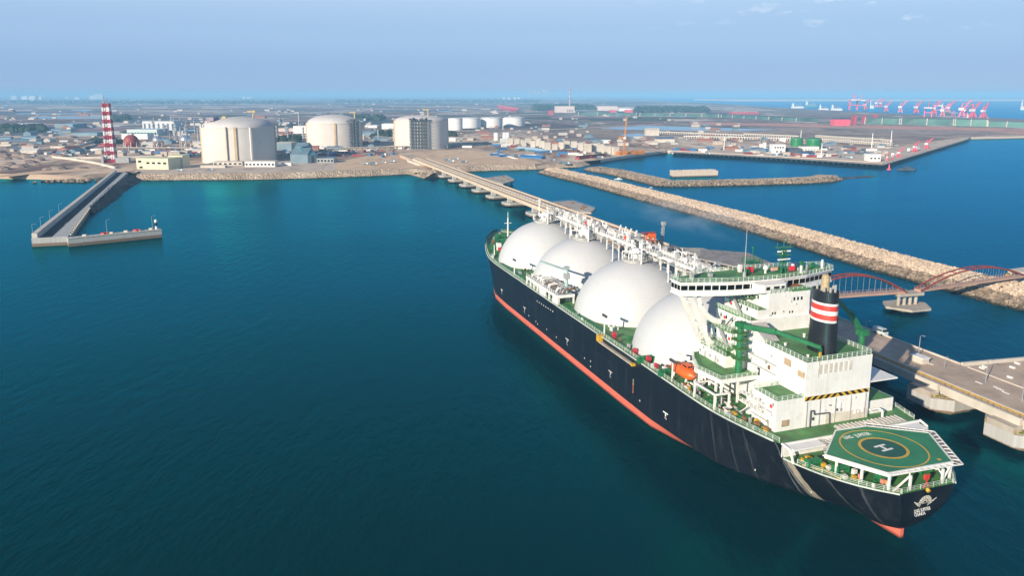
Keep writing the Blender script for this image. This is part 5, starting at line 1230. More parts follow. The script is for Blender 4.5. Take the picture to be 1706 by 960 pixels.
# marine loading arms: base, riser, inboard and outboard arm
def loading_arm(h):
    e = empty('marine_loader', (0, 0, 0), 0, 'x', 'loading arm', 'marine loading arms on the jetty platform')
    m = MB(); m.cyl((0, 0, 0), (0, 0, 6), .7, .6, 8); m.build('riser', WHITE, e)
    m = MB(); m.beam((0, 0, 6), (-1.5, 0, h), .7, .7); m.beam((0, 0, 6), (2, 0, 4.2), .9, .9); m.box(1.6, 3.0, -.7, .7, 3.6, 4.9); m.build('inboard_arm', WHITE, e)
    m = MB(); m.beam((-1.5, 0, h), (-.2, -.8, 4), .45, .45); m.build('outboard_arm', STEEL, e)
    return e
la = loading_arm(11.5)
arm_l = ['white loading arm on the jetty, shoreward end of the row', 'white loading arm on the jetty, second from the shoreward end', 'white loading arm on the jetty, third from the shoreward end', 'white loading arm on the jetty nearest the orange gangway tower']
for i, l in enumerate(arm_l):
    p = J(-396+i*6.5, 201, 9.4)
    if i == 0: la['label'] = l; la.location = tuple(p); la.rotation_euler.z = JR-math.pi/2
    else: dup(la, p, JR-math.pi/2, l)
g = empty('gangway_tower', (80.5, 436, 9.4), JR, 'orange lattice gangway tower on the jetty beside the third dome', 'gangway tower')
m = MB()
for x in (-3.2, 3.2):
    for y in (-2, 2): m.beam((x, y, 0), (x, y, 9), .6, .6)
m.build('tower_leg', ORANGE, g)
m = MB(); m.box(-3.6, 3.6, -2.4, 2.4, 6.3, 9.4); m.build('machine_deck', ORANGE, g)
m = MB(); m.box(-1.4, 1.4, -7, 3, 9.45, 10.3); m.build('gangway', BRICKRED, g)
m = MB()
for z in (2.5,):
    for y in (-2, 2): m.beam((-3.2, y, 0), (3.2, y, 6), .25, .25); m.beam((3.2, y, 0), (-3.2, y, 6), .25, .25)
m.build('bracing', ORANGE, g); g.scale = (.78,)*3
g = empty('fire_monitor_tower', (89, 446, 9.4), JR, 'tilted grey lattice mast standing on the jetty right of the orange tower', 'mast')
m = MB()
for x in (-.6, .6):
    for y in (-.6, .6): m.beam((x, y, 0), (x*.8+1.4, y*.8, 11), .28, .28)
m.build('mast_leg', GREY, g)
m = MB(); m.box(.3, 2.6, -1, 1, 10.6, 12.6); 
for z in (2, 4, 6, 8): m.box(-.9+z*.12, .9+z*.12, -.9, .9, z, z+.25)
m.build('mast_head', GREY, g)

# road on the right, over the dolphins
rr = empty('jetty_road', J(-316, 205, 0), JR, 'wide concrete jetty road with yellow pipe line on the right', 'jetty')
LR = 300
mb = MB(); mb.box(-10, LR, -11, 10.4, 7.4, 9.0); mb.build('road_slab', ROADM, rr)
mb = MB()
for x in np.arange(-8, LR-20, 26.5): mb.box(x, x+25.6, -11.9, -11.02, 6.9, 9.45)
mb.build('edge_beam', PALEC, rr)
mb = MB(); mb.box(-10, 138, 10.42, 11.0, 7.2, 9.5); mb.box(141, LR, 10.42, 10.8, 9.0, 9.3); mb.build('far_kerb', PALEC, rr)
mb = MB(); mb.cyl((-10, -8.6, 9.4), (LR, -8.6, 9.4), .17, n=8); mb.cyl((-10, -9.4, 9.4), (LR, -9.3, 9.3), .12, n=8); mb.build('yellow_pipe', YELLOW, rr, smooth=40)
mb = MB(); mb.box(-10, LR, -8.0, -7.3, 9.004, 9.5); mb.build('pipe_kerb', PALEC, rr)
mb = MB(); mb.rail([(x, -11.5, 9.4) for x in np.arange(-8, LR-20, 8)], 1.1, 2, .05, 2); mb.build('railing', STEEL, rr)
mb = MB(); 
mb.prism([(140, 10.42), (300, 10.42), (300, 110), (190, 110), (144, 50)], 7.3, 8.95); mb.build('side_apron', ROADM, rr)
mb = MB()
for _ in range(26):
    x = RNG.uniform(142, 190); y = RNG.uniform(12, 36)
    if 1: mb.box(x-.8, x+.8, y-.35, y+.35, 8.96, 9.5)
for _ in range(7):
    x = RNG.uniform(128, 175); y = RNG.uniform(0, 9); mb.box(x-1.1, x+1.1, y-.25, y+.25, 9.004, 9.12)
mb.build('concrete_marker', WHITE, rr)
mb = MB(); mb.prism([(139, 11.1), (143.2, 50), (142.4, 50), (138, 11.1)], 7.2, 9.7); mb.build('apron_kerb', PALEC, rr)
def dolphin(label, x, y0=-2):
    e = empty('mooring_dolphin', J(-316+x, 206.5+y0, 0), JR, label, 'mooring dolphin')
    m = MB(); m.prism([(-4.5, -14), (4.5, -14), (8.5, -9), (8.5, 4), (5, 14), (-5, 14), (-8.5, 4), (-8.5, -9)], 1.7, 5.5); m.build('pile_cap', QUAYC, e)
    rings = []
    for k, z in ((.62, -2), (.74, .2), (.86, 1.4), (.93, 1.7)):
        rings.append([(a*k, b*k*.8-2, z) for a, b in ((-4.5, -14), (4.5, -14), (8.5, -9), (8.5, 4), (5, 14), (-5, 14), (-8.5, 4), (-8.5, -9))])
    m = MB(); m.loft(rings); m.build('pile_base', stone('tidal_brown_%s' % x, (.22, .14, .08), (.34, .23, .14), (.42, .31, .21), .5), e)
    m = MB(); m.box(-4, 4, -14, -10.5, 5.5, 7.35); m.box(-4, 4, -2, 2, 5.5, 7.35); m.build('road_bearing', CONC, e)
    m = MB()
    for x_, y_ in ((-4, -10), (-1.5, -11.5), (2, -11.2), (5, -9)): m.mark(); m.cyl((x_, y_, 5.5), (x_, y_, 6.5), .5, .7, 8); m.box(x_-.9, x_+.4, y_-.4, y_+1.1, 5.5, 6.2)
    m.build('mooring_hook', BLACK, e)
    m = MB(); m.box(3.4, 4.6, -11.9, -10.6, 5.5, 6); m.build('hook_motor', CRANEG, e)
    m = MB(); m.rail([(-4.5, -13.8, 5.5), (4.5, -13.8, 5.5), (8.3, -9, 5.5), (8.3, 3, 5.5)], 1.1, 2, .06, 2); m.build('railing', YELLOW, e)
dolphin('octagonal grey mooring dolphin under the jetty road, nearest the tanker stern', 146)
dolphin('grey mooring dolphin with brown tide mark at the right edge, under the road', 173)
dolphin('grey mooring dolphin in the shadow of the tanker under the road', 104)
dolphin('grey dolphin below the road hidden mostly behind the tanker superstructure', 62)
rl = lamp_proto('street_lamp', 7.0, 'curved lamp post on the jetty road, nearest the right edge', 'lamp posts on the jetty road', 1.0)
rl.location = tuple(W(1642, 637, 9)); rl.rotation_euler.z = JR
for u, v, l in ((1530, 594, 'thin lamp post on the jetty road where the ship shadow ends'), (1441, 567, 'thin lamp post on the shaded part of the jetty road'), (1703, 668, 'curved lamp post cut by the right edge of the frame'), (1573, 614, 'short white post on the jetty road above the first dolphin')):
    dup(rl, W(u, v, 9), JR, l, .55 if u == 1573 else None)
p = W(1466, 557, 9); v_ = empty('parked_van', p, JR, 'small pale van parked on the shaded jetty road', 'van')
m = MB(); m.box(-2.6, 2.0, -1.05, 1.05, .5, 2.5); m.prism([(2.0, -1.0), (2.9, -.95), (2.9, .95), (2.0, 1.0)], .5, 1.5); m.build('body', paint('van_paint', (.5, .58, .6), .35, .05), v_)
m = MB(); m.box(2.0, 2.35, -.95, .95, 1.5, 2.3); m.box(-2.63, -2.6, -.8, .8, 1.5, 2.2); m.box(-.5, 1.8, -1.07, -1.05, 1.6, 2.2); m.build('window', GLASS, v_)
for x in (-1.6, 1.7):
    for y in (-1.0, 1.0): m = MB(); m.cyl((x, y-.12, .36), (x, y+.12, .36), .36, n=10); m.build('wheel', BLACK, v_)
b_ = empty('pump_cabin', W(1532, 603, 9.0), JR, 'low cream valve cabin on the near edge of the jetty road', 'cabin')
m = MB(); m.box(-2.4, 2.4, -1.4, 1.4, 0, 1.8); m.build('wall', PALEC, b_)
m = MB(); m.box(-2.7, 2.7, -1.6, 1.6, 1.8, 2.05); m.build('roof', WHITE, b_)

# arch footbridge
AP = np.array([120., 319.5, 0]); BP = np.array([180., 334., 0]); CP = np.array([250., 364., 0])
ARM = paint('arch_red_paint', (.27, .045, .035), .5, .12, .3)
DKM = paint('walkway_beam', (.48, .30, .22), .6, .1, .3)
def span(A, B, label, rise):
    d = B-A; Ls = np.linalg.norm(d); a = math.atan2(d[1], d[0])
    e = empty('arch_footbridge', (A[0], A[1], 0), a, label, 'footbridge')
    m = MB(); m.box(0, Ls, -1.7, 1.7, 8.2, 9.1); m.build('walkway', DKM, e)
    m = MB()
    for s_ in (-1, 1):
        pts = [(Ls*t, s_*(1.9+.0*math.sin(math.pi*t)), 8.7+rise*4*t*(1-t)) for t in np.linspace(0, 1, 29)]
        for p, q_ in zip(pts[:-1], pts[1:]): m.cyl(p, q_, .36, n=8)
    for t in np.linspace(.22, .78, 7): z = 8.7+rise*4*t*(1-t); m.cyl((Ls*t, -1.9, z), (Ls*t, 1.9, z), .2, n=6)
    m.build('arch_rib', ARM, e, smooth=50)
    m = MB()
    for s_ in (-1, 1):
        for t in np.linspace(.08, .92, 17):
            z = 8.7+rise*4*t*(1-t); m.cyl((Ls*t, s_*1.9, 9), (Ls*t, s_*1.9, z), .045, n=5)
    m.build('hanger', STEEL, e)
    m = MB(); m.rail([(0, -1.6, 9.1), (Ls, -1.6, 9.1)], 1.1, 2, .045, 2); m.rail([(0, 1.6, 9.1), (Ls, 1.6, 9.1)], 1.1, 2, .045, 2); m.build('railing', DKM, e)
span(AP, BP+np.array([-4, -.9, 0]), 'red arched footbridge span behind the ship funnel', 9.3)
span(BP+np.array([3.5, 1.4, 0]), CP, 'red arched footbridge span landing on the breakwater', 7.2)
e = empty('bridge_pier', (178.5, 334.0, 0), .25, 'grey four-column bridge pier on a hexagonal cap between the red arches', 'bridge pier')
m = MB(); m.box(-6.5, 6.5, -2.6, 2.6, 6.9, 8.2); m.build('crosshead', CONC, e)
for i, x in enumerate((-4.6, -1.5, 1.6, 4.6)): m = MB(); m.cyl((x, 0, 2.3), (x, 0, 6.9), .72, n=12); m.build('column', CONC, e)
m = MB(); m.prism([(-11, 0), (-4.5, -8.5), (6, -8), (11, 1), (4.5, 8.5), (-6, 8)], 1.3, 2.3); m.build('pile_cap', CONC, e)
m = MB(); m.loft([[(5.5*k*math.cos(t), 5*k*math.sin(t), z) for t in np.linspace(0, 2*math.pi, 10, endpoint=False)] for k, z in ((.9, -2), (1.05, .3), (1.25, 1.3))]); m.build('pile_base', MATS.get('tb') or stone('tidal_brown', (.22, .14, .08), (.34, .23, .14), (.42, .31, .21), .5), e)
m = MB(); p = W(1700, 462, 6); o = empty('bridge_abutment', (p[0]+3, p[1]+2, 0), .4, 'pale concrete abutment block on the breakwater at the right edge', 'abutment')
m.box(-5, 9, -5, 5, 3, 9.0); m.build('block', PALEC, o); m = MB(); m.box(-1, 9, -4.5, -2, 9, 10.6); m.build('steps', PALEC, o)
p = W(1681, 463, 8.5); o = empty('yellow_excavator', (W(1681, 466, 6.2)), .5, 'small yellow excavator on the breakwater beside the bridge end', 'excavator')
m = MB(); m.box(-1.6, 1.6, -1.2, 1.2, .9, 2.2); m.box(-1.2, .4, .0, 1.2, 2.2, 3.3); m.build('body', YELLOW, o)
m = MB(); m.box(-2, 2, -1.5, -.9, 0, .9); m.box(-2, 2, .9, 1.5, 0, .9); m.build('track', BLACK, o)
m = MB(); m.beam((1.2, -.4, 2), (4, -.4, 4.2), .5, .5); m.beam((4, -.4, 4.2), (5.6, -.4, 1.4), .4, .4); m.build('boom', YELLOW, o)
def pip(pt, pl):
    x, y = pt; ins = False
    for i in range(len(pl)):
        x1, y1 = pl[i]; x2, y2 = pl[i-1]
        if (y1 > y) != (y2 > y) and x < (x2-x1)*(y-y1)/(y2-y1)+x1: ins = not ins
    return ins
# ------------------------------------------------------------------ the terminal ashore and the port beyond
def face(u0, u1, v, z=GZ):
    """a frontage between two feet seen on row v (or two rows)"""
    v0, v1 = v if isinstance(v, tuple) else (v, v)
    A, B = W(u0, v0, z), W(u1, v1, z); d = B-A; return A, float(np.linalg.norm(d)), math.atan2(d[1], d[0])
def top_h(u, v, P): return float(ZV(P[0], P[1], v)-GZ)
# ---- big concrete gas tanks
def gas_tank(u0, u1, vb, vw, vd, label, extra=None):
    uc = (u0+u1)/2; P = W(uc, vb, GZ); dirv = unit(P[:2]); R_ = 40
    for _ in range(12):
        C = P.copy(); C[:2] += dirv*R_; R_ = (u1-u0)/2*depth(C)/F*.985
    e = empty('gas_tank', C, 0, label, 'storage tank')
    hw = float(ZV(C[0], C[1], vw)-GZ); hd = float(ZV(C[0], C[1], vd)-GZ)-hw
    rs = [(R_, 0), (R_, hw)]; m = MB(); m.loft([[(r*math.cos(a), r*math.sin(a), z) for a in np.linspace(0, 2*math.pi, 72, endpoint=False)] for r, z in ((R_*1.02, 0), (R_*1.02, 1.0), (R_, 1.0), (R_, hw-1.2), (R_*1.012, hw-1.2), (R_*1.012, hw), (R_*.97, hw))]); m.build('wall', TANKC, e, smooth=30)
    m = MB(); m.loft([[(R_*.975*math.cos(t)*math.cos(a), R_*.975*math.cos(t)*math.sin(a), hw-.3+hd*math.sin(t)) for a in np.linspace(0, 2*math.pi, 64, endpoint=False)] for t in np.linspace(0, math.pi/2-.02, 10)]); m.build('dome_roof', paint('tank_roof', (.58, .54, .52), .7, .08, .03, dirt=(.42, .38, .36), amt=.4), e, smooth=40)
    for k in range(4):
        a = -1.32+math.pi/2*k; m = MB(); m.T = Matrix.Rotation(a, 4, 'Z'); m.box(R_-.3, R_+1.5, -1.6, 1.6, 0, hw+.6); m.build('buttress', paint('buttress_tan', (.58, .42, .26), .7, .1, .1), e)
    m = MB(); m.rail([((R_*.96)*math.cos(a), (R_*.96)*math.sin(a), hw) for a in np.linspace(0, 2*math.pi, 36, endpoint=False)], 1.3, 4, .12, 2, True); m.build('roof_rail', STEEL, e)
    return e, C, R_, hw, hd
t1, C1, R1, h1, d1 = gas_tank(342, 459, 273, 210, 194, 'largest pale concrete gas tank, left of the row, nearest the shore')
t2, C2, R2, h2, d2 = gas_tank(513.5, 603, 247, 204, 190, 'pale domed concrete gas tank with a dark pipe tower, middle of the three')
t3, C3, R3, h3, d3 = gas_tank(658, 747, 249, 200, 191, 'concrete gas tank with a dark stair tower on its front, right of the three')
m = MB(); rnd = random.Random(31)
m.k = 0; m.box(-R1*.75, -R1*.25, -R1*.5, -R1*.1, h1, h1+8); m.k = 1; m.box(-R1*.62, -R1*.42, -R1*.7, -R1*.3, h1+8, h1+13)
for i in range(16): x, y = rnd.uniform(-R1*.8, -R1*.1), rnd.uniform(-R1*.75, -R1*.2); s_ = rnd.uniform(.6, 2); m.k = rnd.choice([0, 1, 2]); m.box(x-s_, x+s_, y-s_, y+s_, h1, h1+rnd.uniform(4, 10))
m.build('roof_pipework', [paint('pinkish_steel', (.46, .38, .38), .6, .15, .2), paint('mauve_steel', (.30, .24, .30), .6, .15, .2), STEEL], t1)
m = MB(); m.box(-14, -9, -R1*.4, -R1*.4+4, h1+10, h1+14); m.beam((22, -5, h1+8), (25, -5, h1+22), 1.3, 1.3); m.box(16, 27, -6, -4, h1+19, h1+21); m.build('roof_hoist', paint('hoist_yellow', (.50, .36, .14), .6), t1)
m = MB()
for y in (-.5, .9): m.tube([(R1*.03, -R1-1.2, 0), (R1*.03, -R1-1.2, h1+1)], .8, 6)
m.build('riser_pipe', CREAM, t1)
m = MB(); m.tube([(R1*.62, -R1*.83, 0), (R1*.62, -R1*.83, h1)], 1.0, 6); m.build('downpipe', WHITE, t1)
def pipe_tower(e, x, y, wx, wy, h, n, mats):
    m = MB()
    for i in range(n):
        px = x-wx/2+wx*(i+.5)/n
        for yy in (y-wy/2, y+wy/2): m.beam((px, yy, 0), (px, yy, h), 1.0, 1.0)
    for z in np.arange(4, h, 5.5): m.box(x-wx/2-1, x+wx/2+1, y-wy/2-1, y+wy/2+1, z, z+.5)
    m.build('pipe_tower', mats[0], e)
    m = MB()
    for i in range(n+1): px = x-wx/2+wx*i/n; m.cyl((px, y, 0), (px, y, h*.96), 1.1, n=7)
    m.build('tower_pipe', mats[1], e, smooth=40)
    m = MB()
    for i in range(n*2): px = x+rnd.uniform(-wx/2, wx/2); m.box(px-1.5, px+1.5, y-2, y+2, h-1, h+rnd.uniform(.5, 3))
    m.build('tower_top', mats[2], e)
DKP = paint('dark_pipe_steel', (.075, .095, .12), .6, .25, .2)
pipe_tower(t2, R2*.80, -R2*.55, R2*.42, R2*.30, h2+5, 4, (DKP, DKP, DKP))
pipe_tower(t3, R3*.02, -R3*1.03, R3*.62, R3*.14, h3+3, 6, (DKP, GREY, DKP))
for e, R_, h, x in ((t2, R2, h2, R2*.85), (t3, R3, h3, R3*.30)):
    m = MB(); m.beam((x, -R_*.35, h), (x, -R_*.35, h+19), 1.7, 1.7); m.box(x-9, x+2, -R_*.35-.9, -R_*.35+.9, h+17.5, h+19.2); m.build('roof_crane', paint('hoist_yellow', (.50, .36, .14), .6), e)
    m = MB()
    for i in range(12): a = rnd.uniform(-2.6, -.4); q = rnd.uniform(.3, .85); px, py = R_*q*math.cos(a), R_*q*math.sin(a); s_ = rnd.uniform(.8, 2.4); m.box(px-s_, px+s_, py-s_, py+s_, h, h+rnd.uniform(3, 8))
    m.build('roof_pipework', GREY, e)
m = MB()
for k in range(14): x = rnd.uniform(-R2*.5, R2*.6); m.k = rnd.choice([0, 1, 1]); m.box(x-2.5, x+2.5, -R2-rnd.uniform(4, 14), -R2-3, 0, rnd.uniform(2, 5))
m.build('base_pump', [WHITE, DKP], t2)
# ---- white oil tanks beyond
def oil_tank(u0, u1, vb, vt, label):
    uc = (u0+u1)/2; P = W(uc, vb, GZ); dv = unit(P[:2]); R_ = 30
    for _ in range(10): C = P.copy(); C[:2] += dv*R_; R_ = (u1-u0)/2*depth(C)/F
    e = empty('oil_tank', C, 0, label, 'storage tank', 'white oil tanks right of the gas tanks'); h = float(ZV(C[0]-dv[0]*0, C[1], vt)-GZ)
    m = MB(); m.cyl((0, 0, 0), (0, 0, h), R_, n=40, cap=False); m.build('shell', paint('oil_tank_white', (.76, .74, .70), .5, .04, .05), e, smooth=40)
    m = MB(); m.sphere((0, 0, h-.01), R_, 40, 5, 0, 90, R_*.10); m.build('roof', paint('oil_tank_white', (.76, .74, .70), .5), e, smooth=60)
    m = MB(); m.ring((0, 0, h-.3), R_+.25, .5, .6, 40); m.build('rim', STEEL, e)
for a in ((747, 771, 217, 197, 'white oil tank half hidden behind the rightmost gas tank'), (763, 801, 213.5, 197, 'broad white oil tank, second from the left in its row of four'), (800, 838, 212.5, 196.5, 'broad white oil tank, third from the left in its row of four'), (838, 874, 210, 196, 'broad white oil tank at the right end of its row')): oil_tank(*a)
# ---- gas spheres on legs
def gas_sphere(uc, vc, rpx, vb, matl, label):
    P = W(uc, vb, GZ); e = empty('gas_sphere', P, 0, label, 'gas sphere', None); dd = depth(P); r = rpx*dd/F; zc = float(ZV(P[0], P[1], vc)-GZ)
    m = MB(); m.sphere((0, 0, zc), r, 28, 14); m.build('shell', matl, e, smooth=60)
    for k in range(8): a = 2*math.pi*(k+.5)/8; m = MB(); m.cyl((r*.97*math.cos(a), r*.97*math.sin(a), 0), (r*.97*math.cos(a), r*.97*math.sin(a), zc), r*.07, n=6); m.build('leg', paint('sphere_leg', (.55, .45, .42), .6), e)
    m = MB(); m.box(-r*.35, r*.35, -r*.35, r*.35, zc+r*.98, zc+r*1.15); m.beam((0, -r, 0), (r*.2, -r*.3, zc+r), .8, .5); m.build('top_platform', STEEL, e)
gas_sphere(219.5, 236, 12, 246.5, BRICKRED, 'maroon gas sphere beside the striped flare tower')
gas_sphere(264, 234, 8.5, 247, SILVER, 'silver gas sphere on pinkish legs, middle of the three spheres')
gas_sphere(310.5, 233.5, 9.5, 247, SILVER, 'silver gas sphere on legs, nearest the big concrete tank')
# ---- striped flare tower
P = W(186, 271, GZ); fl = empty('flare_tower', P, .15, 'tall red and white striped flare tower with platforms above the left shore', 'tower')
HT = float(ZV(P[0], P[1], 172)-GZ)
nb = 15
def half(z): return 5.6-2.0*z/HT
for i in range(nb):
    z0, z1 = HT*i/nb, HT*(i+1)/nb; m = MB(); m.k = 0
    a, b = half(z0), half(z1)
    for sx in (-1, 1):
        for sy in (-1, 1): m.beam((sx*a, sy*a, z0), (sx*b, sy*b, z1), 1.5, 1.5)
    for sx, sy, tx, ty in ((-1, -1, 1, -1), (1, -1, 1, 1), (1, 1, -1, 1), (-1, 1, -1, -1)):
        m.beam((sx*a, sy*a, z0), (tx*b, ty*b, z1), .5, .5); m.beam((tx*a, ty*a, z0), (sx*b, sy*b, z1), .5, .5)
    for x, y in ((-2.1, -1.7), (2.1, -1.7), (0, 1.9)): m.cyl((x, y, z0), (x, y, z1), 1.55 if i % 2 == 0 else 1.95, n=10, cap=False)
    if i % 2 == 0 and i: m.box(-b-.9, b+.9, -b-.9, b+.9, z1-.9, z1)
    m.build('tower_band', paint('tower_white', (.74, .70, .70), .5, .05) if i % 2 else paint('tower_crimson', (.42, .035, .07), .5, .1), fl)
m = MB(); 
for x, y, h in ((-2, -1.5, 9), (2, -1.5, 7), (0, 1.7, 5)): m.cyl((x, y, HT), (x, y, HT+h), .8, .6, 8)
m.build('flare_tip', paint('tip_blue_grey', (.25, .28, .36), .5), fl)
m = MB(); m.box(-10, -7, -9, 9, 0, 9); m.box(7, 24, -6, 2, 0, 7); m.build('base_skid', GREY, fl)
# ---- buildings: frontage given by its feet
def building(name, u0, u1, vb, vt, dep, wall, roof, label, cat='building', group=None, win=None, over=.4, gable=False, wmat=None):
    A, Ls, a = face(u0, u1, vb); e = empty(name, A, a, label, cat, group); h = max(2.5, top_h((u0+u1)/2, vt, A))
    if gable:
        rh = Ls*0+dep*.18; m = MB(); m.box(0, Ls, 0, dep, 0, h); m.build('wall', wall, e)
        m = MB(); m.add([(-over, -over, h-.2), (Ls+over, -over, h-.2), (Ls+over, dep/2, h+rh), (-over, dep/2, h+rh), (Ls+over, dep+over, h-.2), (-over, dep+over, h-.2)], [(0, 1, 2, 3), (3, 2, 4, 5), (0, 3, 5), (1, 4, 2), (0, 5, 4, 1)]); m.build('roof', roof, e)
    else:
        m = MB(); m.box(0, Ls, 0, dep, 0, h); m.build('wall', wall, e)
        m = MB(); m.box(-over, Ls+over, -over, dep+over, h, h+.5); m.build('roof', roof, e)
    if win:
        for row in win:
            n, z0, z1 = row[:3]; x0, x1 = row[3:] if len(row) > 3 else (0, 1)
            for i in range(n):
                c = Ls*(x0+(x1-x0)*(i+.5)/n); w_ = min(Ls*(x1-x0)/n*.28, 2.2)
                m = MB(); m.box(c-w_, c+w_, -.14, -.02, h*z0, h*z1); m.build('window', wmat or GLASS, e)
    return e, Ls, h
building('office_block', 228, 281, (281.5, 282.5), 264, 26, BEIGE, BEIGE, 'two storey cream office with square windows on the shore', win=[(4, .50, .68, .28, .98), (1, .62, .82, .02, .2), (1, .08, .26, .05, .23)])
building('office_block', 281.5, 305, (279, 279), 259.5, 22, BEIGE, BEIGE, 'cream annex behind the office, half in its shadow', win=[(2, .45, .62), (2, .02, .2)])
building('pump_house', 355, 404, 275.5, 270, 14, PALEC, PALEC, 'low pale building with square windows below the largest tank', win=[(6, .25, .7)])
building('pump_house', 408, 458, 278, 269, 14, WHITE, PALEC, 'low white building with square windows at the foot of the largest tank', win=[(8, .28, .62)])
building('shore_store', 334, 375, 279.6, 277, 8, PALEC, PALEC, 'long low cream store on the edge of the stone revetment', cat='shed')
building('compressor_hall', 484, 513, 272, 257, 40, BLUEG, BLUEG, 'blue grey compressor hall with gabled roof beside the largest tank', gable=True)
building('compressor_hall', 513, 528, (272, 271), 258, 40, BLUEG, TEALP, 'narrow blue grey hall with a deep dark doorway', gable=True, win=[(1, 0, .8, .3, .8)], wmat=DGREY)
building('service_hall', 492, 512, 256, 244, 30, TEALP, BLUEG, 'teal service hall with pale roof behind the compressor hall', gable=True)
building('service_hall', 460, 486, 252, 238, 30, BLUEG, PALEC, 'grey service hall between the largest and middle tanks')
building('service_hall', 528, 556, 271, 264, 20, GREY, BLUEG, 'low grey annex right of the compressor hall', win=[(5, .2, .7)])
building('white_store', 469, 485, 276, 272, 8, WHITE, WHITE, 'small white store on the revetment below the compressor hall', cat='shed')
building('plant_hall', 212, 262, 226.5, 216, 60, paint('pale_aqua', (.50, .58, .58), .5), paint('pale_aqua_roof', (.55, .66, .68), .5), 'long pale aqua plant hall behind the spheres', win=[(9, .2, .55)])
building('plant_hall', 203, 246, 231.5, 223, 30, WHITE, paint('sea_green_roof', (.12, .42, .38), .5), 'white plant hall with sea green roof behind the maroon sphere')
building('plant_hall', 238, 292, 217, 202, 40, paint('frame_white', (.62, .62, .64), .5), PALEC, 'long white roofed warehouse behind the plant yard', win=[(7, .1, .75)], wmat=DKP)
building('warehouse', 20, 44, 211, 206.5, 80, PALEC, WHITE, 'white roofed warehouse on the left plain', cat='warehouse')
building('warehouse', 0, 20, 212, 208.5, 60, PALEC, paint('dull_pink_roof', (.5, .42, .40), .6), 'pale flat warehouse at the left edge', cat='warehouse')
building('warehouse', 92, 122, 214, 207, 70, BLUEG, paint('teal_roof', (.16, .40, .48), .5), 'broad teal roofed warehouse left of the flare tower', cat='warehouse')
building('warehouse', 120, 162, 227, 221.5, 50, BLUEG, TEALP, 'blue green roofed hall by the slanting road left of the flare tower', cat='warehouse')
building('warehouse', 0, 52, 238, 233.5, 40, DKP, paint('steel_blue_roof', (.08, .22, .32), .5), 'long dark blue roofed shed at the left edge', cat='warehouse')
building('warehouse', 0, 18, 243, 241, 25, PALEC, PALEC, 'low pale shed below the blue roofed shed at the left edge', cat='warehouse')
building('control_building', 84, 108, 247, 243, 10, PALEC, BROWNS, 'low brown roofed building at the bend of the pipe track', cat='building')
building('warehouse', 151, 170, 252, 248.5, 15, WHITE, WHITE, 'small white flat shed left of the flare tower foot', cat='warehouse')
building('plant_hall', 489, 516, 222, 210, 60, WHITE, PALEC, 'white plant hall just left of the middle gas tank')
building('plant_hall', 464, 490, 219, 214, 40, paint('pink_wall', (.6, .48, .45), .6), PALEC, 'pale pink hall behind the largest gas tank')
building('white_hall', 636, 660, 215, 206.5, 60, WHITE, WHITE, 'white hall between the middle and right gas tanks')
building('white_hall', 608, 628, 213, 209, 40, WHITE, WHITE, 'low white hall right of the dark pipe tower')
# far port buildings
building('power_station', 925, 957, 187.5, 177, 90, paint('station_wall', (.62, .52, .48), .6), WHITE, 'pale power station hall at the foot of the tall far chimney', win=[(4, .1, .5, .6, .95)], wmat=DKP)
building('power_station', 996, 1029, 184, 177, 90, paint('station_wall', (.62, .52, .48), .6), WHITE, 'long pale hall right of the far power station')
building('power_station', 1032, 1052, 185, 180.5, 60, WHITE, WHITE, 'small white hall on the edge of the green fenced coal yard')
building('red_shed', 914, 922, 192, 184, 60, REDSH, REDSH, 'small crimson tower house left of the far power station', cat='shed')
building('red_shed', 1018, 1026, 188, 183.5, 60, PINKR, PINKR, 'small pink transfer house below the long pale hall', cat='shed')
building('red_shed', 1043, 1054, 189, 183.5, 60, PINKR, PINKR, 'pink transfer house below the small white hall', cat='shed')
building('red_shed', 1390, 1416, 209, 199, 30, PINKR, REDSH, 'crimson block house at the left end of the green stockpile fence', cat='shed')
building('red_shed', 1422, 1427, 207.5, 192, 20, REDSH, REDSH, 'tall crimson transfer tower right of the crimson block house', cat='shed')
building('red_shed', 1439, 1443, 206, 192, 20, REDSH, REDSH, 'crimson transfer tower, middle of the three', cat='shed')
building('red_shed', 1457, 1461, 204, 191, 20, REDSH, REDSH, 'crimson transfer tower, right of the three', cat='shed')
building('red_shed', 1220, 1264, 190, 186, 60, REDSH, WHITE, 'long low crimson shed with white roof among the coal fences', cat='shed')
A, Ls, a = face(830, 862, (182, 189)); e = empty('boom_reclaimer', A, a, 'long crimson lattice conveyor on the far plain above the white oil tanks', 'conveyor')
m = MB(); h_ = 26
for x in np.arange(0, Ls, Ls/12): m.beam((x, 0, 0), (x, 0, h_), 3, 3); m.beam((x, 0, 0), (x+Ls/12, 0, h_), 2, 2)
m.box(0, Ls, -3, 3, h_-8, h_); m.build('truss', PINKR, e)
# chimney far off
P = W(949, 187, GZ); e = empty('chimney', P, 0, 'tall thin far chimney with red bands rising above the horizon', 'chimney'); hh = float(ZV(P[0], P[1], 147.5)-GZ)
m = MB(); m.cyl((0, 0, 0), (0, 0, hh), hh*.026, hh*.017, 12); m.build('shaft', paint('chimney_shaft', (.5, .42, .42), .7), e, smooth=40)
m = MB(); 
for k in (.55, .75, .93): m.cyl((0, 0, hh*k), (0, 0, hh*(k+.05)), hh*.024-hh*.006*k+.6, n=12)
m.build('red_band', REDSH, e)
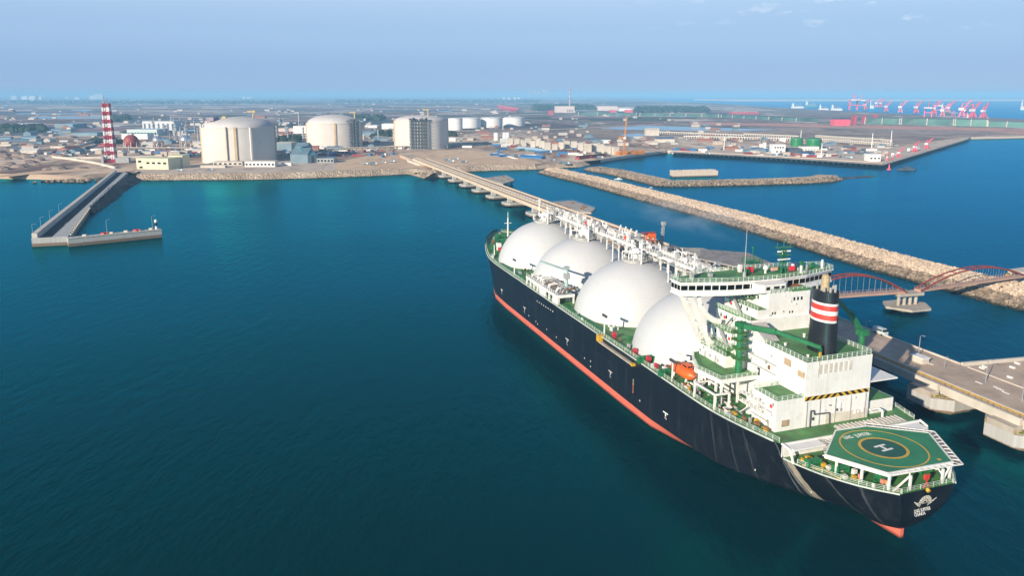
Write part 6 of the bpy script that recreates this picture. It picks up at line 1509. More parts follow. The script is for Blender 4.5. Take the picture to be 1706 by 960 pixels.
# green fences / covered stockpiles of the coal terminal
def stockpile(u0, u1, vb, vt, dep, label, matl, n=1):
    A, Ls, a = face(u0, u1, vb); e = empty('covered_stockpile', A, a, label, 'stockpile'); h = max(6, top_h((u0+u1)/2, vt, A))
    m = MB(); m.add([(0, 0, 0), (Ls, 0, 0), (Ls, dep, 0), (0, dep, 0), (0, dep*.15, h), (Ls, dep*.15, h), (Ls, dep*.85, h), (0, dep*.85, h)], [(0, 1, 5, 4), (1, 2, 6, 5), (2, 3, 7, 6), (3, 0, 4, 7), (4, 5, 6, 7)]); m.build('cover', matl, e)
    m = MB()
    for x in np.linspace(Ls*.02, Ls*.98, max(3, int(Ls/60))): m.beam((x, -2, 0), (x, -.5, h+1.5), 2.2, 2.2)
    m.build('fence_post', PALEC, e)
GF2 = paint('pale_green_fence', (.13, .27, .21), .8, .2, .01, dirt=(.26, .34, .30), amt=.5)
for i, a in enumerate(((962, 1062, (192, 192.5), 187.5, 60, 'grey green fenced stockpile, left end of the terminal'), (1064, 1200, (193, 195.5), 188.5, 80, 'long grey green fenced stockpile below the dark wood'), (1200, 1330, (195.5, 202), 191.5, 90, 'green fenced stockpile left of the crimson block house'))): stockpile(*a, GREENF)
for i, a in enumerate(((1440, 1500, (206, 207.5), 196.5, 60, 'dark green covered stockpile right of the crimson towers'), (1500, 1590, (207.5, 209.5), 197.5, 60, 'long dark green covered stockpile below the harbour cranes'), (1590, 1645, (209.5, 210.5), 199, 60, 'pale green fenced stockpile right of the cranes'), (1645, 1712, (210.5, 213), 202, 60, 'pale green fenced stockpile at the right edge'))): stockpile(*a, GREENF if i < 2 else GF2)
# ---- harbour cranes
def portal_crane(h, lean=.35, gantry=False):
    e = empty('harbour_crane', (0, 0, 0), 0, 'x', 'crane', 'red cranes of the far port'); 
    m = MB()
    if gantry:
        for x in (-.22*h, .22*h):
            for y in (-.14*h, .14*h): m.beam((x, y, 0), (x, y, h*.62), h*.06, h*.06)
        m.box(-.25*h, .25*h, -.16*h, .16*h, h*.28, h*.33); m.build('portal', PINKR, e)
        m = MB(); m.box(-.26*h, .26*h, -.7*h, .55*h, h*.60, h*.66); m.build('boom', WHITE if 0 else paint('crane_pale', (.74, .66, .68), .5), e)
        m = MB(); m.beam((0, -.1*h, h*.66), (0, 0, h), h*.05, h*.05); m.beam((0, .14*h, h*.66), (0, 0, h), h*.05, h*.05); m.beam((0, 0, h), (0, -.65*h, h*.66), h*.02, h*.02); m.build('tower_frame', PINKR, e)
    else:
        for x in (-.14*h, .14*h):
            for y in (-.12*h, .12*h): m.beam((x, y, 0), (x*.5, y*.5, h*.30), h*.065, h*.065)
        m.box(-.17*h, .17*h, -.15*h, .15*h, h*.10, h*.15); m.cyl((0, 0, h*.28), (0, 0, h*.40), h*.07, n=8); m.build('portal', PINKR, e)
        m = MB(); m.box(-.20*h, .08*h, -.09*h, .09*h, h*.38, h*.52); m.build('machine_house', paint('crane_pale', (.74, .66, .68), .5), e)
        m = MB(); m.beam((.05*h, 0, h*.48), (.05*h+lean*h, 0, h*.95), h*.075, h*.075); m.beam((-.05*h, 0, h*.5), (-.02*h, 0, h*.78), h*.06, h*.06); m.beam((-.02*h, 0, h*.78), (.05*h+lean*h*.7, 0, h*.83), h*.02, h*.02); m.build('boom', PINKR, e)
        m = MB(); m.beam((.05*h+lean*h, 0, h*.95), (.05*h+lean*h*1.35, 0, h*.88), h*.035, h*.035); m.build('fly_jib', PINKR, e)
    return e
specs = [(1421, 183, 156, 1, 'leftmost tall gantry crane of the far port, white topped'), (1434, 183, 157.5, 1, 'tall gantry crane of the far port, second from the left'), (1441, 182, 164.5, 0, 'red luffing crane just right of the gantry pair'), (1460, 178.5, 163, 0, 'small hazy red crane right of the gantry pair, the left of a close pair'), (1467, 178.5, 163, 0, 'small hazy red crane, the right of a close pair'), (1476, 185.5, 167, 0, 'pale single luffing crane, first of three evenly spaced'), (1500, 187.5, 166.5, 0, 'pale single luffing crane, second of three evenly spaced'), (1526, 188, 166.5, 0, 'pale single luffing crane, third of three evenly spaced'),
         (1546, 195, 170, 1, 'red gantry crane at the left of the dense red crane cluster'), (1555, 191, 166.5, 0, 'red luffing crane in the dense cluster, behind the left gantry'), (1563, 190, 167, 1, 'red gantry crane in the middle of the dense cluster'), (1570, 193, 172, 0, 'short red crane at the right of the dense cluster'), (1579, 189, 166.5, 0, 'pale red crane right of the dense cluster, above the white ship'), (1588, 194, 184, 1, 'low red portal below the leaning cranes'), (1602, 194.5, 165.5, 0, 'tall red crane leaning right, left of the final three'), (1608, 194, 172, 0, 'white tipped crane close beside the tall leaning crane'), (1620, 196, 168, 0, 'red luffing crane on a white barge, second from the right'), (1638, 196.5, 170, 0, 'rightmost red luffing crane of the far port')]
protos = {}
for u, vb, vt, g_, lab in specs:
    P = W(u, vb, GZ if vb < 195 else GZ); h = float(ZV(P[0], P[1], vt)-GZ)
    if g_ not in protos:
        protos[g_] = (portal_crane(100., .34, bool(g_)), 0); o = protos[g_][0]; o.location = tuple(P); o['label'] = lab; o.scale = (h/100,)*3; o.rotation_euler.z = random.uniform(-.5, .3)
    else: o = dup(protos[g_][0], P, random.uniform(-.6, .5), lab, h/100)
# ships at the far berths
def far_ship(u0, u1, vb, h, label, hullm, sup=.8):
    A, Ls, a = face(u0, u1, vb, 0); e = empty('cargo_ship', A, a, label, 'ship', 'ships in the far port')
    m = MB(); b = Ls*.075; m.prism([(0, -b*.8), (Ls*.9, -b), (Ls, 0), (Ls*.9, b), (0, b*.8)], 0, h*.4); m.build('hull', hullm, e)
    m = MB(); m.box(Ls*.06, Ls*.2, -b*.8, b*.8, h*.4, h); m.box(Ls*.1, Ls*.15, -b*.3, b*.3, h, h*1.25); m.build('deckhouse', WHITE, e)
    m = MB(); 
    for k in range(4): m.box(Ls*(.27+.16*k), Ls*(.38+.16*k), -b*.6, b*.6, h*.4, h*.5)
    m.build('hatch', GREY, e)
    m = MB()
    for k in range(3): m.beam((Ls*(.39+.16*k), 0, h*.4), (Ls*(.39+.16*k), 0, h*.95), b*.2, b*.2)
    m.build('derrick', CREAM, e)
far_ship(1318, 1340, 180, 30, 'white ship far off at the left of the port, beyond the coal yard', WHITE)
far_ship(1341, 1362, 177.5, 36, 'pale ship with tall white deckhouse in the far port', TEALP)
far_ship(1364, 1381, 184, 30, 'white bulk ship left of the gantry cranes', WHITE)
far_ship(1384, 1404, 184, 30, 'second white bulk ship close to the gantry cranes', WHITE)
far_ship(1566, 1585, 193.5, 45, 'white and dark ship under the dense red cranes', DKP)
far_ship(1610, 1626, 197.5, 14, 'white crane barge second from the right', WHITE)
far_ship(1632, 1648, 198, 14, 'white crane barge at the right end of the port', WHITE)
far_ship(1449, 1456, 180.5, 50, 'tiny white ship out on the far water', WHITE)
far_ship(1700, 1712, 183, 50, 'tiny white ship on the water at the right edge', WHITE)
# ---- construction yard in the middle: concrete caissons, silos, blue sheds, tower crane
cai = None
clist = [(850, 241.5), (861, 242.5), (872, 243.5), (880, 241), (888, 245), (896, 243), (903, 247), (912, 249.5), (924, 251), (935, 248), (944, 246.5), (956, 248), (967, 250), (979, 253), (990, 252), (1000, 254.5), (1012, 256), (1025, 257)]
words = ['first', 'second', 'third', 'fourth', 'fifth', 'sixth', 'seventh', 'eighth', 'ninth', 'tenth', 'eleventh', 'twelfth', 'thirteenth', 'fourteenth', 'fifteenth', 'sixteenth', 'seventeenth', 'eighteenth']
for (u, v), w_ in zip(clist, words):
    P = W(u, v, GZ)
    lab = 'pale concrete caisson block in the yard, %s from the silos' % w_
    if cai is None:
        cai = empty('concrete_caisson', P, .1, lab, 'caisson', 'concrete caissons in the casting yard')
        m = MB(); m.box(-4.6, 4.6, -6, 6, 0, 13); m.build('shell', PALEC, cai)
        m = MB(); m.box(-4.1, -.2, -5.4, 5.4, 13, 13.06); m.box(.2, 4.1, -5.4, 5.4, 13, 13.06); m.build('cell_opening', CONC, cai)
    else: dup(cai, P, random.uniform(-.15, .25), lab, random.uniform(.85, 1.12))
for u, vb, vt, r_, lab in ((827, 237, 221, 5, 'white cylindrical silo, left of the batching plant pair'), (841, 238, 220.5, 4.2, 'white silo behind the batching hopper, left of its twin'), (846, 238, 220.5, 4.2, 'white silo behind the batching hopper, right of its twin')):
    P = W(u, vb, GZ); e = empty('cement_silo', P, 0, lab, 'silo', 'white cement silos'); h = float(ZV(P[0], P[1], vt)-GZ)
    m = MB(); m.cyl((0, 0, h*.2), (0, 0, h), r_, n=14); m.cyl((0, 0, h*.05), (0, 0, h*.2), r_*.3, r_, 14); m.build('barrel', WHITE, e, smooth=40)
    for x in (-1, 1):
        for y in (-1, 1): m = MB(); m.beam((x*r_*.7, y*r_*.7, 0), (x*r_*.7, y*r_*.7, h*.25), .6, .6); m.build('leg', STEEL, e)
building('batching_plant', 833, 846, 240, 231, 12, paint('batch_grey', (.5, .54, .55), .5), WHITE, 'grey batching plant hopper house between the silos')
for a in ((858, 880, (248.5, 252), 246, 14, TEALP, paint('light_blue_roof', (.42, .58, .70), .5), 'pale blue roofed site shed in the caisson yard'), (878, 900, (250.5, 254), 248, 14, BLUEP, paint('light_blue_roof', (.42, .58, .70), .5), 'blue walled site shed right of the pale blue shed'), (866, 902, (262.5, 265), 259.8, 10, BLUEP, BLUEP, 'bright blue long shed on the edge of the revetment'), (898, 903, 258, 255, 12, BLUEP, BLUEP, 'tiny blue cabin at the end of the site sheds'), (820, 834, 243, 239.5, 10, BLUEP, WHITE, 'small blue and white site office left of the caissons'),
          (770, 786, 246, 243.5, 14, WHITE, WHITE, 'white flat shed on the sand by the right gas tank'), (748, 759, 235, 230, 14, WHITE, WHITE, 'small white gatehouse right of the gas tanks'), (978, 996, 237, 233, 20, BLUEG, paint('dark_slate_roof', (.12, .15, .22), .6), 'slate roofed site hall behind the caissons'), (1001, 1017, 237, 233, 20, WHITE, TEALP, 'white hall with teal roof left of the tower crane'), (1094, 1124, 237, 231.5, 24, PALEC, paint('dark_slate_roof', (.12, .15, .22), .6), 'slate roofed hall right of the tower crane'), (1076, 1096, 241, 237.5, 14, PALEC, PALEC, 'pale low shed right of the tower crane'), (1076, 1098, 226, 216, 20, PALEC, PALEC, 'pale block at the left end of the long conveyor gallery')):
    building('site_shed', *a, cat='shed', gable=a[1]-a[0] > 17)
for (u0, u1, v, lab) in ((822, 838, (256, 258.5), 'white pipe stack on the sand below the blue sheds'), (838, 858, (259, 265), 'second white pipe stack on the sand below the blue sheds')):
    A, Ls, a = face(u0, u1, v); e = empty('pipe_stack', A, a, lab, 'pipe stack'); 
    for k in range(4): m = MB(); m.cyl((0, k*1.3, .6+.0), (Ls, k*1.3, .6), .6, n=8); m.build('pipe', WHITE, e)
for (u0, u1, v, lab) in ((965, 990, (266, 262.5), 'red steel pontoon stack by the dark quay, left one'), (985, 1010, (263.5, 260.5), 'red steel pontoon stack by the dark quay, right one')):
    A, Ls, a = face(u0, u1, v); e = empty('steel_pontoon', A, a, lab, 'pontoon'); m = MB(); m.box(0, Ls, 0, 7, 0, 3.2); m.build('hull', BRICKRED, e)
    m = MB(); m.box(1, Ls-1, .8, 1.4, 3.2, 4.4); m.box(1, Ls-1, 5.6, 6.2, 3.2, 4.4); m.build('coaming', RUSTY, e)
A, Ls, a = face(1032, 1074, (258.5, 257)); e = empty('formwork_yard', A, a, 'orange stack of formwork at the foot of the tower crane', 'formwork')
for k in range(9): m = MB(); x = Ls*k/9; m.box(x, x+Ls/9*.9, 0, 12, 0, random.uniform(3.5, 6.5)); m.build('panel', OCHRE, e)
A, Ls, a = face(925, 962, (253.5, 254.5)); e = empty('rebar_stack', A, a, 'rust brown reinforcement stacks in front of the caissons', 'steel stack')
for k in range(6): m = MB(); x = Ls*k/6; m.box(x, x+Ls/6*.9, 0, 9, 0, random.uniform(2.5, 4.5)); m.build('bundle', paint('rebar_rust', (.16, .075, .06), .8), e)
# orange tower crane
P = W(1040, 259, GZ); tc_ = empty('tower_crane', P, .2, 'tall orange tower crane with white cab beside the inner dock', 'crane'); h = float(ZV(P[0], P[1], 194)-GZ); hm = h*.42
m = MB()
for x in (-1, 1):
    for y in (-1, 1): m.beam((x, y, 0), (x, y, hm), .5, .5)
for z in np.arange(0, hm, 3): m.beam((-1, -1, z), (1, -1, z+3), .3, .3); m.beam((1, 1, z), (-1, 1, z+3), .3, .3); m.beam((-1, 1, z), (-1, -1, z+3), .3, .3); m.beam((1, -1, z), (1, 1, z+3), .3, .3)
m.build('mast', paint('crane_orange', (.62, .24, .05), .5), tc_)
m = MB(); m.box(-2, 1.4, -2, 1.4, hm, hm+4); m.build('cab', WHITE, tc_)
m = MB(); m.beam((0, 0, hm+2), (2.5, 0, h), 1.5, 1.5); m.build('luffing_jib', paint('crane_orange', (.62, .24, .05), .5), tc_)
m = MB(); m.box(-9, 0, -1, 1, hm+2, hm+4); m.box(-9, -6, -1.6, 1.6, hm+.5, hm+3.2); m.build('counter_jib', paint('crane_orange', (.62, .24, .05), .5), tc_)
# floating caisson beyond the inner breakwater
A, Ls, a = face(1121, 1196, (295.5, 293.5), 0); e = empty('floating_caisson', A, a, 'long concrete caisson lying in the water behind the inner breakwater', 'caisson')
m = MB(); m.prism([(0, 0), (Ls, 0), (Ls, 13), (Ls*.96, 17), (3, 15)], -2, 6.6); m.build('body', QUAYT, e)
m = MB(); 
for k in range(7): x = Ls*(k+.5)/7; m.box(x-3, x+3, 3, 12, 6.6, 7.6)
m.build('cap_block', PALEC, e)
# ---- dock side: green tanks, buildings, column racks, masts
def green_tank(u0, u1, vb, vt, lab, base=None):
    uc = (u0+u1)/2; P = W(uc, vb, GZ); dv = unit(P[:2]); r = 10
    for _ in range(8): C = P.copy(); C[:2] += dv*r; r = (u1-u0)/2*depth(C)/F
    e = empty('green_tank', C, 0, lab, 'storage tank'); h = float(ZV(C[0], C[1], vt)-GZ)*.86
    m = MB(); m.cyl((0, 0, 0), (0, 0, h), r, n=28, cap=False); m.build('shell', TANKG, e, smooth=40)
    m = MB(); m.sphere((0, 0, h), r, 28, 6, 0, 90, h*.16); m.build('roof', TANKG, e, smooth=60)
    m = MB(); m.ring((0, 0, h-.2), r+.2, .4, .4, 28); m.beam((r+.6, 0, 0), (r*.2, -r-.5, h), .8, .3); m.build('stair_rail', STEEL, e)
green_tank(1317, 1337, 244, 228.5, 'bright green domed tank, left of the pair on the dock')
green_tank(1343, 1367, 251, 229, 'bright green domed tank, right and larger of the pair on the dock')
building('dock_building', 1335, 1364, 253.5, 244.5, 14, WHITE, PALEC, 'white columned building below the larger green tank', win=[(6, .1, .62)], wmat=CONC)
building('dock_building', 1287, 1308, 256, 241, 16, WHITE, WHITE, 'white three storey building left of the green tanks', win=[(4, .60, .78, .1, .9), (2, .15, .3, .2, .8)])
building('dock_building', 1448, 1467, 269, 257.5, 16, WHITE, WHITE, 'white building at the corner of the quay', win=[(3, .35, .55)])
building('dock_building', 1310, 1336, 255, 248, 20, DKP, DKP, 'dark process plant between the white building and the green tanks')
building('dock_building', 1339, 1347, 261, 257, 6, WHITE, WHITE, 'tiny white kiosk on the quay below the green tanks', cat='kiosk')
building('dock_building', 1361, 1370, 262, 259, 6, WHITE, WHITE, 'tiny white kiosk on the quay right of the first kiosk', cat='kiosk')
building('dock_building', 1266, 1270, 248, 240, 6, WHITE, WHITE, 'narrow white tower building, left of a slim twin', cat='building')
building('dock_building', 1272, 1276, 250, 238, 6, WHITE, WHITE, 'narrow tall white tower building, right of a slim twin', cat='building')
building('dock_building', 1300, 1309, 237, 229.5, 10, WHITE, PALEC, 'small white block behind the green tanks', cat='building')
def rack(u0, u1, v, vt, ncol, lab):
    A, Ls, a = face(u0, u1, v); e = empty('conveyor_gallery', A, a, lab, 'conveyor'); h = max(5, top_h((u0+u1)/2, vt, A))
    m = MB(); m.box(-1, Ls+1, -2, 4, h*.72, h); m.build('gallery', PALEC, e)
    m = MB(); m.box(-1, Ls+1, -2.4, 4.4, h, h+.4); m.build('roof', paint('gallery_roof', (.62, .57, .52), .6), e)
    proto = None
    for i in range(ncol):
        x = Ls*i/(ncol-1)
        if proto is None: m = MB(); m.box(-.9, .9, -1.6, 3.6, 0, h*.72); proto = m.build('column', PALEC, e); proto.location = (x, 0, 0)
        else: c = proto.copy(); COL.objects.link(c); c.parent = e; c.location = (x, 0, 0)
rack(1082, 1240, (222, 228), 219.5, 40, 'long pale conveyor gallery on columns, left part behind the dock')
rack(1140, 1316, (230, 234), 226, 42, 'pale column gallery in front of the long conveyor')
rack(1240, 1330, (226, 230), 223, 24, 'pale conveyor gallery running behind the green tanks')
rack(1360, 1484, (229, 237), 226, 34, 'pale double row column gallery right of the green tanks, rear row')
rack(1368, 1484, (235, 243), 231.5, 32, 'pale double row column gallery right of the green tanks, front row')
for u, vb, vt, lab in ((1452, 248, 221, 'tall white mast behind the dock corner, left of two'), (1484, 241, 217, 'tall white mast behind the dock corner, right of two'), (1334, 232, 216, 'thin white mast rising behind the left green tank'), (1368, 262, 238, 'white mast on the quay beside the larger green tank'), (1206, 250, 226, 'white lamp mast on the quay left of the white buildings'), (838, 216, 196, 'thin mast beside the white oil tanks'), (498, 212, 186, 'thin pale mast left of the middle gas tank')):
    P = W(u, vb, GZ); h = float(ZV(P[0], P[1], vt)-GZ); e = empty('light_mast', P, 0, lab, 'mast', 'tall light masts ashore')
    m = MB(); m.cyl((0, 0, 0), (0, 0, h), .9, .5, 8); m.build('pole', WHITE, e); m = MB(); m.box(-1.8, 1.8, -.8, .8, h-1.4, h); m.build('lamp_cluster', STEEL, e)
# small orange and red loaders on the corner quay
q0 = None
for u, vb, vt, lab in ((1478, 268, 254, 'small red dock crane nearest the corner of the quay'), (1497, 262, 245, 'small red dock crane, second along the far quay'), (1524, 253, 234, 'small red dock crane beside the white trucks on the quay'), (1544, 248, 229, 'orange dock crane at the far end of the quay'), (1486, 266, 256, 'low red loader between the first two dock cranes')):
    P = W(u, vb, GZ); h = float(ZV(P[0], P[1], vt)-GZ); o = dup(protos[0][0], P, random.uniform(-1, 1), lab, h/100); o['group'] = 'small red cranes on the dock quay'; o.name = 'dock_crane'
for u, v, lab in ((1490, 261, 'white truck on the far quay, left one'), (1516, 252.5, 'white truck on the far quay, middle one'), (1527, 250, 'white truck on the far quay, right one')):
    P = W(u, v, GZ); e = empty('quay_truck', P, .6, lab, 'truck', 'white trucks on the dock quay'); m = MB(); m.box(-5, 5, -2.2, 2.2, 1, 5.5); m.build('box_body', WHITE, e); m = MB(); m.box(5.1, 7.4, -2, 2, .8, 3.8); m.build('cab', WHITE, e)
    for x in (-3.5, 4.5): m = MB(); m.cyl((x, -2.2, .9), (x, 2.2, .9), .9, n=8); m.build('wheel', BLACK, e)
# buoy, small boats
P = W(1481, 283, 0); e = empty('channel_buoy', P, 0, 'pink red channel buoy off the corner of the quay', 'buoy'); m = MB(); m.cyl((0, 0, -.5), (0, 0, 1.6), 2.8, 2.6, 12); m.build('float', PINKR, e); m = MB(); m.cyl((0, 0, 1.6), (0, 0, 7.5), 1.3, .5, 8); m.build('tower', PINKR, e)
def boat(u, v, l, rz, lab, hm):
    P = W(u, v, 0); e = empty('work_boat', P, rz, lab, 'boat'); m = MB(); m.prism([(-l/2, -l*.14), (l*.3, -l*.15), (l/2, 0), (l*.3, l*.15), (-l/2, l*.14)], -.5, l*.09); m.build('hull', hm, e)
    m = MB(); m.box(-l*.2, l*.12, -l*.08, l*.08, l*.09, l*.2); m.build('cabin', hm if hm is DKP else WHITE, e)
boat(1512, 283.5, 24, .1, 'small dark work boat off the corner of the quay', DKP)
boat(1031, 299, 10, .2, 'tiny white boat in the narrow basin between breakwaters', WHITE)
boat(1085, 313, 5, .6, 'tiny white skiff below the bend of the inner breakwater', WHITE)
# ---- plots and tracks of the plain: thin sheets of their own, a few millimetres apart
plots_m = [ground_mat('plot_%s' % n, st, sx, sy, .3)[0] for n, st, sx, sy in (('umber', [(.4, (.16, .105, .11)), (.6, (.27, .18, .175))], 90, 200), ('olive', [(.4, (.07, .085, .06)), (.6, (.13, .135, .095))], 60, 160), ('tan', [(.4, (.52, .38, .28)), (.6, (.74, .58, .45))], 90, 220), ('violet', [(.4, (.24, .165, .19)), (.6, (.37, .26, .27))], 120, 260), ('pale', [(.4, (.66, .58, .52)), (.6, (.84, .76, .68))], 60, 120), ('slate', [(.4, (.10, .115, .14)), (.6, (.19, .20, .23))], 70, 140))]+[POND]
rnd = random.Random(41); kf = 0
for i in range(190):
    v = 163.5+(rnd.random()**1.4)*60; u = rnd.uniform(-20, 1180) if v < 200 else rnd.choice([rnd.uniform(0, 190), rnd.uniform(190, 660), rnd.uniform(0, 190)])
    if v > 200 and u > 340: continue
    wpx = rnd.uniform(20, 150); hpx = rnd.uniform(.5, 2.6)*(v-155)/28; sk_ = rnd.uniform(-12, 12)*hpx*.6
    q = [(u-wpx/2, v+hpx/2), (u+wpx/2, v+hpx/2+rnd.uniform(-.3, .3)), (u+wpx/2+sk_, v-hpx/2), (u-wpx/2+sk_, v-hpx/2+rnd.uniform(-.2, .2))]
    P = [W(a, max(159.5, b), GZ) for a, b in q]
    if not all(pip(p[:2], [tuple(t) for t in top]+[tuple(t) for t in quay]+[tuple(t) for t in back]+far) for p in P): continue
    kf += 1; m = MB(); m.sheet([tuple(p[:2]) for p in P], GZ+.032+kf*.004); m.build('field_plot', rnd.choices(plots_m, [4, 4, 3, 4, 2, 3, 1.2])[0], kind='structure')
for i in range(26):
    v = rnd.uniform(165, 214); u = rnd.uniform(-20, 1100 if v < 200 else 330); l = rnd.uniform(60, 340); sl_ = rnd.uniform(-.06, .06); th = (v-157)*.011
    P = [W(a, b, GZ) for a, b in ((u, v), (u+l, v+sl_*l), (u+l, v+sl_*l-th), (u, v-th))]
    if min(p[1] for p in P) < 0 or v+sl_*l < 163 or not all(pip(p[:2], [tuple(t) for t in top]+[tuple(t) for t in quay]+[tuple(t) for t in back]+far) for p in P): continue
    kf += 1; m = MB(); m.sheet([tuple(p[:2]) for p in P], GZ+.032+kf*.004); m.build('road', plots_m[4], kind='structure')
# ---- scattered small buildings and gear: one proto per look, copied; every copy a thing of its own
def small(name, dims, wall, roof, gable, label, group):
    e = empty(name, (0, 0, 0), 0, label, 'building', group); L_, D_, h = dims
    m = MB(); m.box(-L_/2, L_/2, -D_/2, D_/2, 0, h); m.build('wall', wall, e)
    m = MB()
    if gable: m.add([(-L_/2-.4, -D_/2-.4, h), (L_/2+.4, -D_/2-.4, h), (L_/2+.4, 0, h+D_*.22), (-L_/2-.4, 0, h+D_*.22), (L_/2+.4, D_/2+.4, h), (-L_/2-.4, D_/2+.4, h)], [(0, 1, 2, 3), (3, 2, 4, 5), (0, 3, 5), (1, 4, 2), (0, 5, 4, 1)])
    else: m.box(-L_/2-.3, L_/2+.3, -D_/2-.3, D_/2+.3, h, h+.5)
    m.build('roof', roof, e); return e
LB = 'small %s among the %s'
kinds = [('shed', (26, 13, 5), PALEC, paint('off_white_roof', (.62, .59, .55), .6), 1, 'pale gabled shed'), ('shed', (34, 15, 6), BLUEG, paint('mid_blue_roof', (.15, .23, .30), .5), 1, 'blue roofed shed'), ('workshop', (18, 12, 7), paint('tan_wall', (.5, .42, .35), .7), PALEC, 0, 'tan flat roofed block'), ('tank_skid', (12, 8, 4), GREY, DKP, 0, 'dark plant skid'), ('shed', (40, 18, 6), paint('brick_wall', (.32, .17, .13), .8), paint('rust_roof', (.36, .16, .11), .7), 1, 'rust roofed hall')]
areas = [('plant yards behind the storage tanks', [(200, 660), (203, 262)], 150, .9), ('yards left of the flare tower', [(0, 190), (190, 262)], 60, .85), ('construction yards by the inner dock', [(760, 1240), (204, 246)], 120, .7), ('dock plants around the green tanks', [(1200, 1500), (233, 262)], 80, .5), ('far plain under the horizon', [(0, 1150), (165, 203)], 200, .9)]
land_top = [tuple(p) for p in top]+[tuple(p) for p in quay]+[tuple(p) for p in back]+far
keep = [(C1[0], C1[1], R1+14), (C2[0], C2[1], R2+14), (C3[0], C3[1], R3+14)]
ponds = [o for o in bpy.data.objects if o.name.startswith('pond')]
rnd = random.Random(77)
for an, ((ua, ub), (va, vb)), n_, sc_ in areas:
    prot = {}
    for i in range(n_):
        for _ in range(40):
            u = rnd.uniform(ua, ub); v = rnd.uniform(va, vb)
            P = W(u, v, GZ)
            if not pip(P[:2], land_top): continue
            if any((P[0]-x)**2+(P[1]-y)**2 < r*r for x, y, r in keep): continue
            if 560 < u < 905 and v > 247: continue
            if 990 < u < 1110 and 206 < v < 230: continue
            break
        else: continue
        k = rnd.choices(range(5), [3, 2, 4, 7, 1])[0] if 'far' not in an else rnd.choices(range(5), [5, 1, 4, 2, 1])[0]
        keep.append((P[0], P[1], 13*sc_)); s_ = sc_*rnd.uniform(.6, 1.25); rz = rnd.choice([.05, .05+math.pi/2])+rnd.uniform(-.1, .1)
        nm, dm, wl, rf, gb, tx = kinds[k]; lab = LB % (tx, an); grp = tx+'s in the '+an
        if k not in prot: prot[k] = small(nm, dm, wl, rf, gb, lab, grp); prot[k].location = tuple(P); prot[k].rotation_euler.z = rz; prot[k].scale = (s_,)*3
        else: dup(prot[k], P, rz, lab, s_)
# soil heaps and shipping containers lying about the yards
def yard_items(name, mk, areas_, label, cat, grp, smin, smax, ang):
    p0 = None
    for (ua, ub, va, vb, n_) in areas_:
        for i in range(n_):
            u, v = rnd.uniform(ua, ub), rnd.uniform(va, vb); P = W(u, v, GZ)
            if not pip(P[:2], land_top) or any((P[0]-x)**2+(P[1]-y)**2 < r*r for x, y, r in keep[:3]): continue
            if p0 is None: p0 = mk(); p0.location = tuple(P); p0.rotation_euler.z = rnd.choice(ang); tag(p0, label, cat, grp)
            else: dup(p0, P, rnd.choice(ang)+rnd.uniform(-.1, .1), label, rnd.uniform(smin, smax))
def mk_heap():
    e = empty('soil_heap'); m = MB(); m.sphere((0, 0, -.6), 7, 12, 5, 0, 90, 4.2)
    m.v = [(x*1.4+rnd.uniform(-.8, .8), y+rnd.uniform(-.8, .8), z+rnd.uniform(-.3, .3)) for x, y, z in m.v]; m.build('heap', DRYF, e); return e
def mk_box(col):
    def f():
        e = empty('shipping_container'); m = MB(); m.box(-6.1, 6.1, -1.25, 1.25, 0, 2.6); m.build('box_body', col, e); m = MB(); m.box(6.1, 6.2, -1.1, 1.1, .1, 2.5); m.build('door', GREY, e); return e
    return f
yard_items('soil_heap', mk_heap, ((0, 150, 250, 285, 34), (0, 190, 225, 250, 16), (780, 1090, 228, 246, 34), (1250, 1480, 232, 240, 16)), 'low brown heap of soil in the yards, among many alike', 'soil heap', 'soil heaps of the shore yards', .5, 1.3, (0, .6, 1.2, 2.2))
for col, cn in ((WHITE, 'white'), (BLUEP, 'blue'), (BRICKRED, 'dull red'), (DKP, 'dark')):
    yard_items('shipping_container', mk_box(col), ((235, 340, 250, 262, 8), (460, 660, 250, 262, 14), (820, 1030, 238, 262, 16), (1120, 1460, 246, 262, 18), (20, 190, 236, 258, 10)), '%s container box lying in the shore yards, among many alike' % cn, 'container', '%s containers in the shore yards' % cn, .8, 1.4, (0, 1.57, .4))
# thin process columns and small vessels of the plants behind the tanks
vp = None
for i in range(46):
    u = rnd.uniform(255, 345) if i < 26 else rnd.uniform(455, 660); v = rnd.uniform(206, 238)
    P = W(u, v, GZ)
    if any((P[0]-x)**2+(P[1]-y)**2 < (r-8)**2 for x, y, r in keep[:3]): continue
    lab = 'slim process column in the plants behind the storage tanks, among many alike'
    if vp is None:
        vp = empty('process_column', P, 0, lab, 'process column', 'process columns of the plants'); m = MB(); m.cyl((0, 0, 0), (0, 0, 22), 1.6, n=8); m.sphere((0, 0, 22), 1.6, 8, 3, 0, 90); m.build('vessel', STEEL, vp)
        m = MB(); m.box(-3, 3, -3, 3, 14, 14.5); m.box(-3, 3, -3, 3, 20, 20.5); m.build('platform', DKP, vp)
    else: dup(vp, P, 0, lab, rnd.uniform(.6, 1.4))
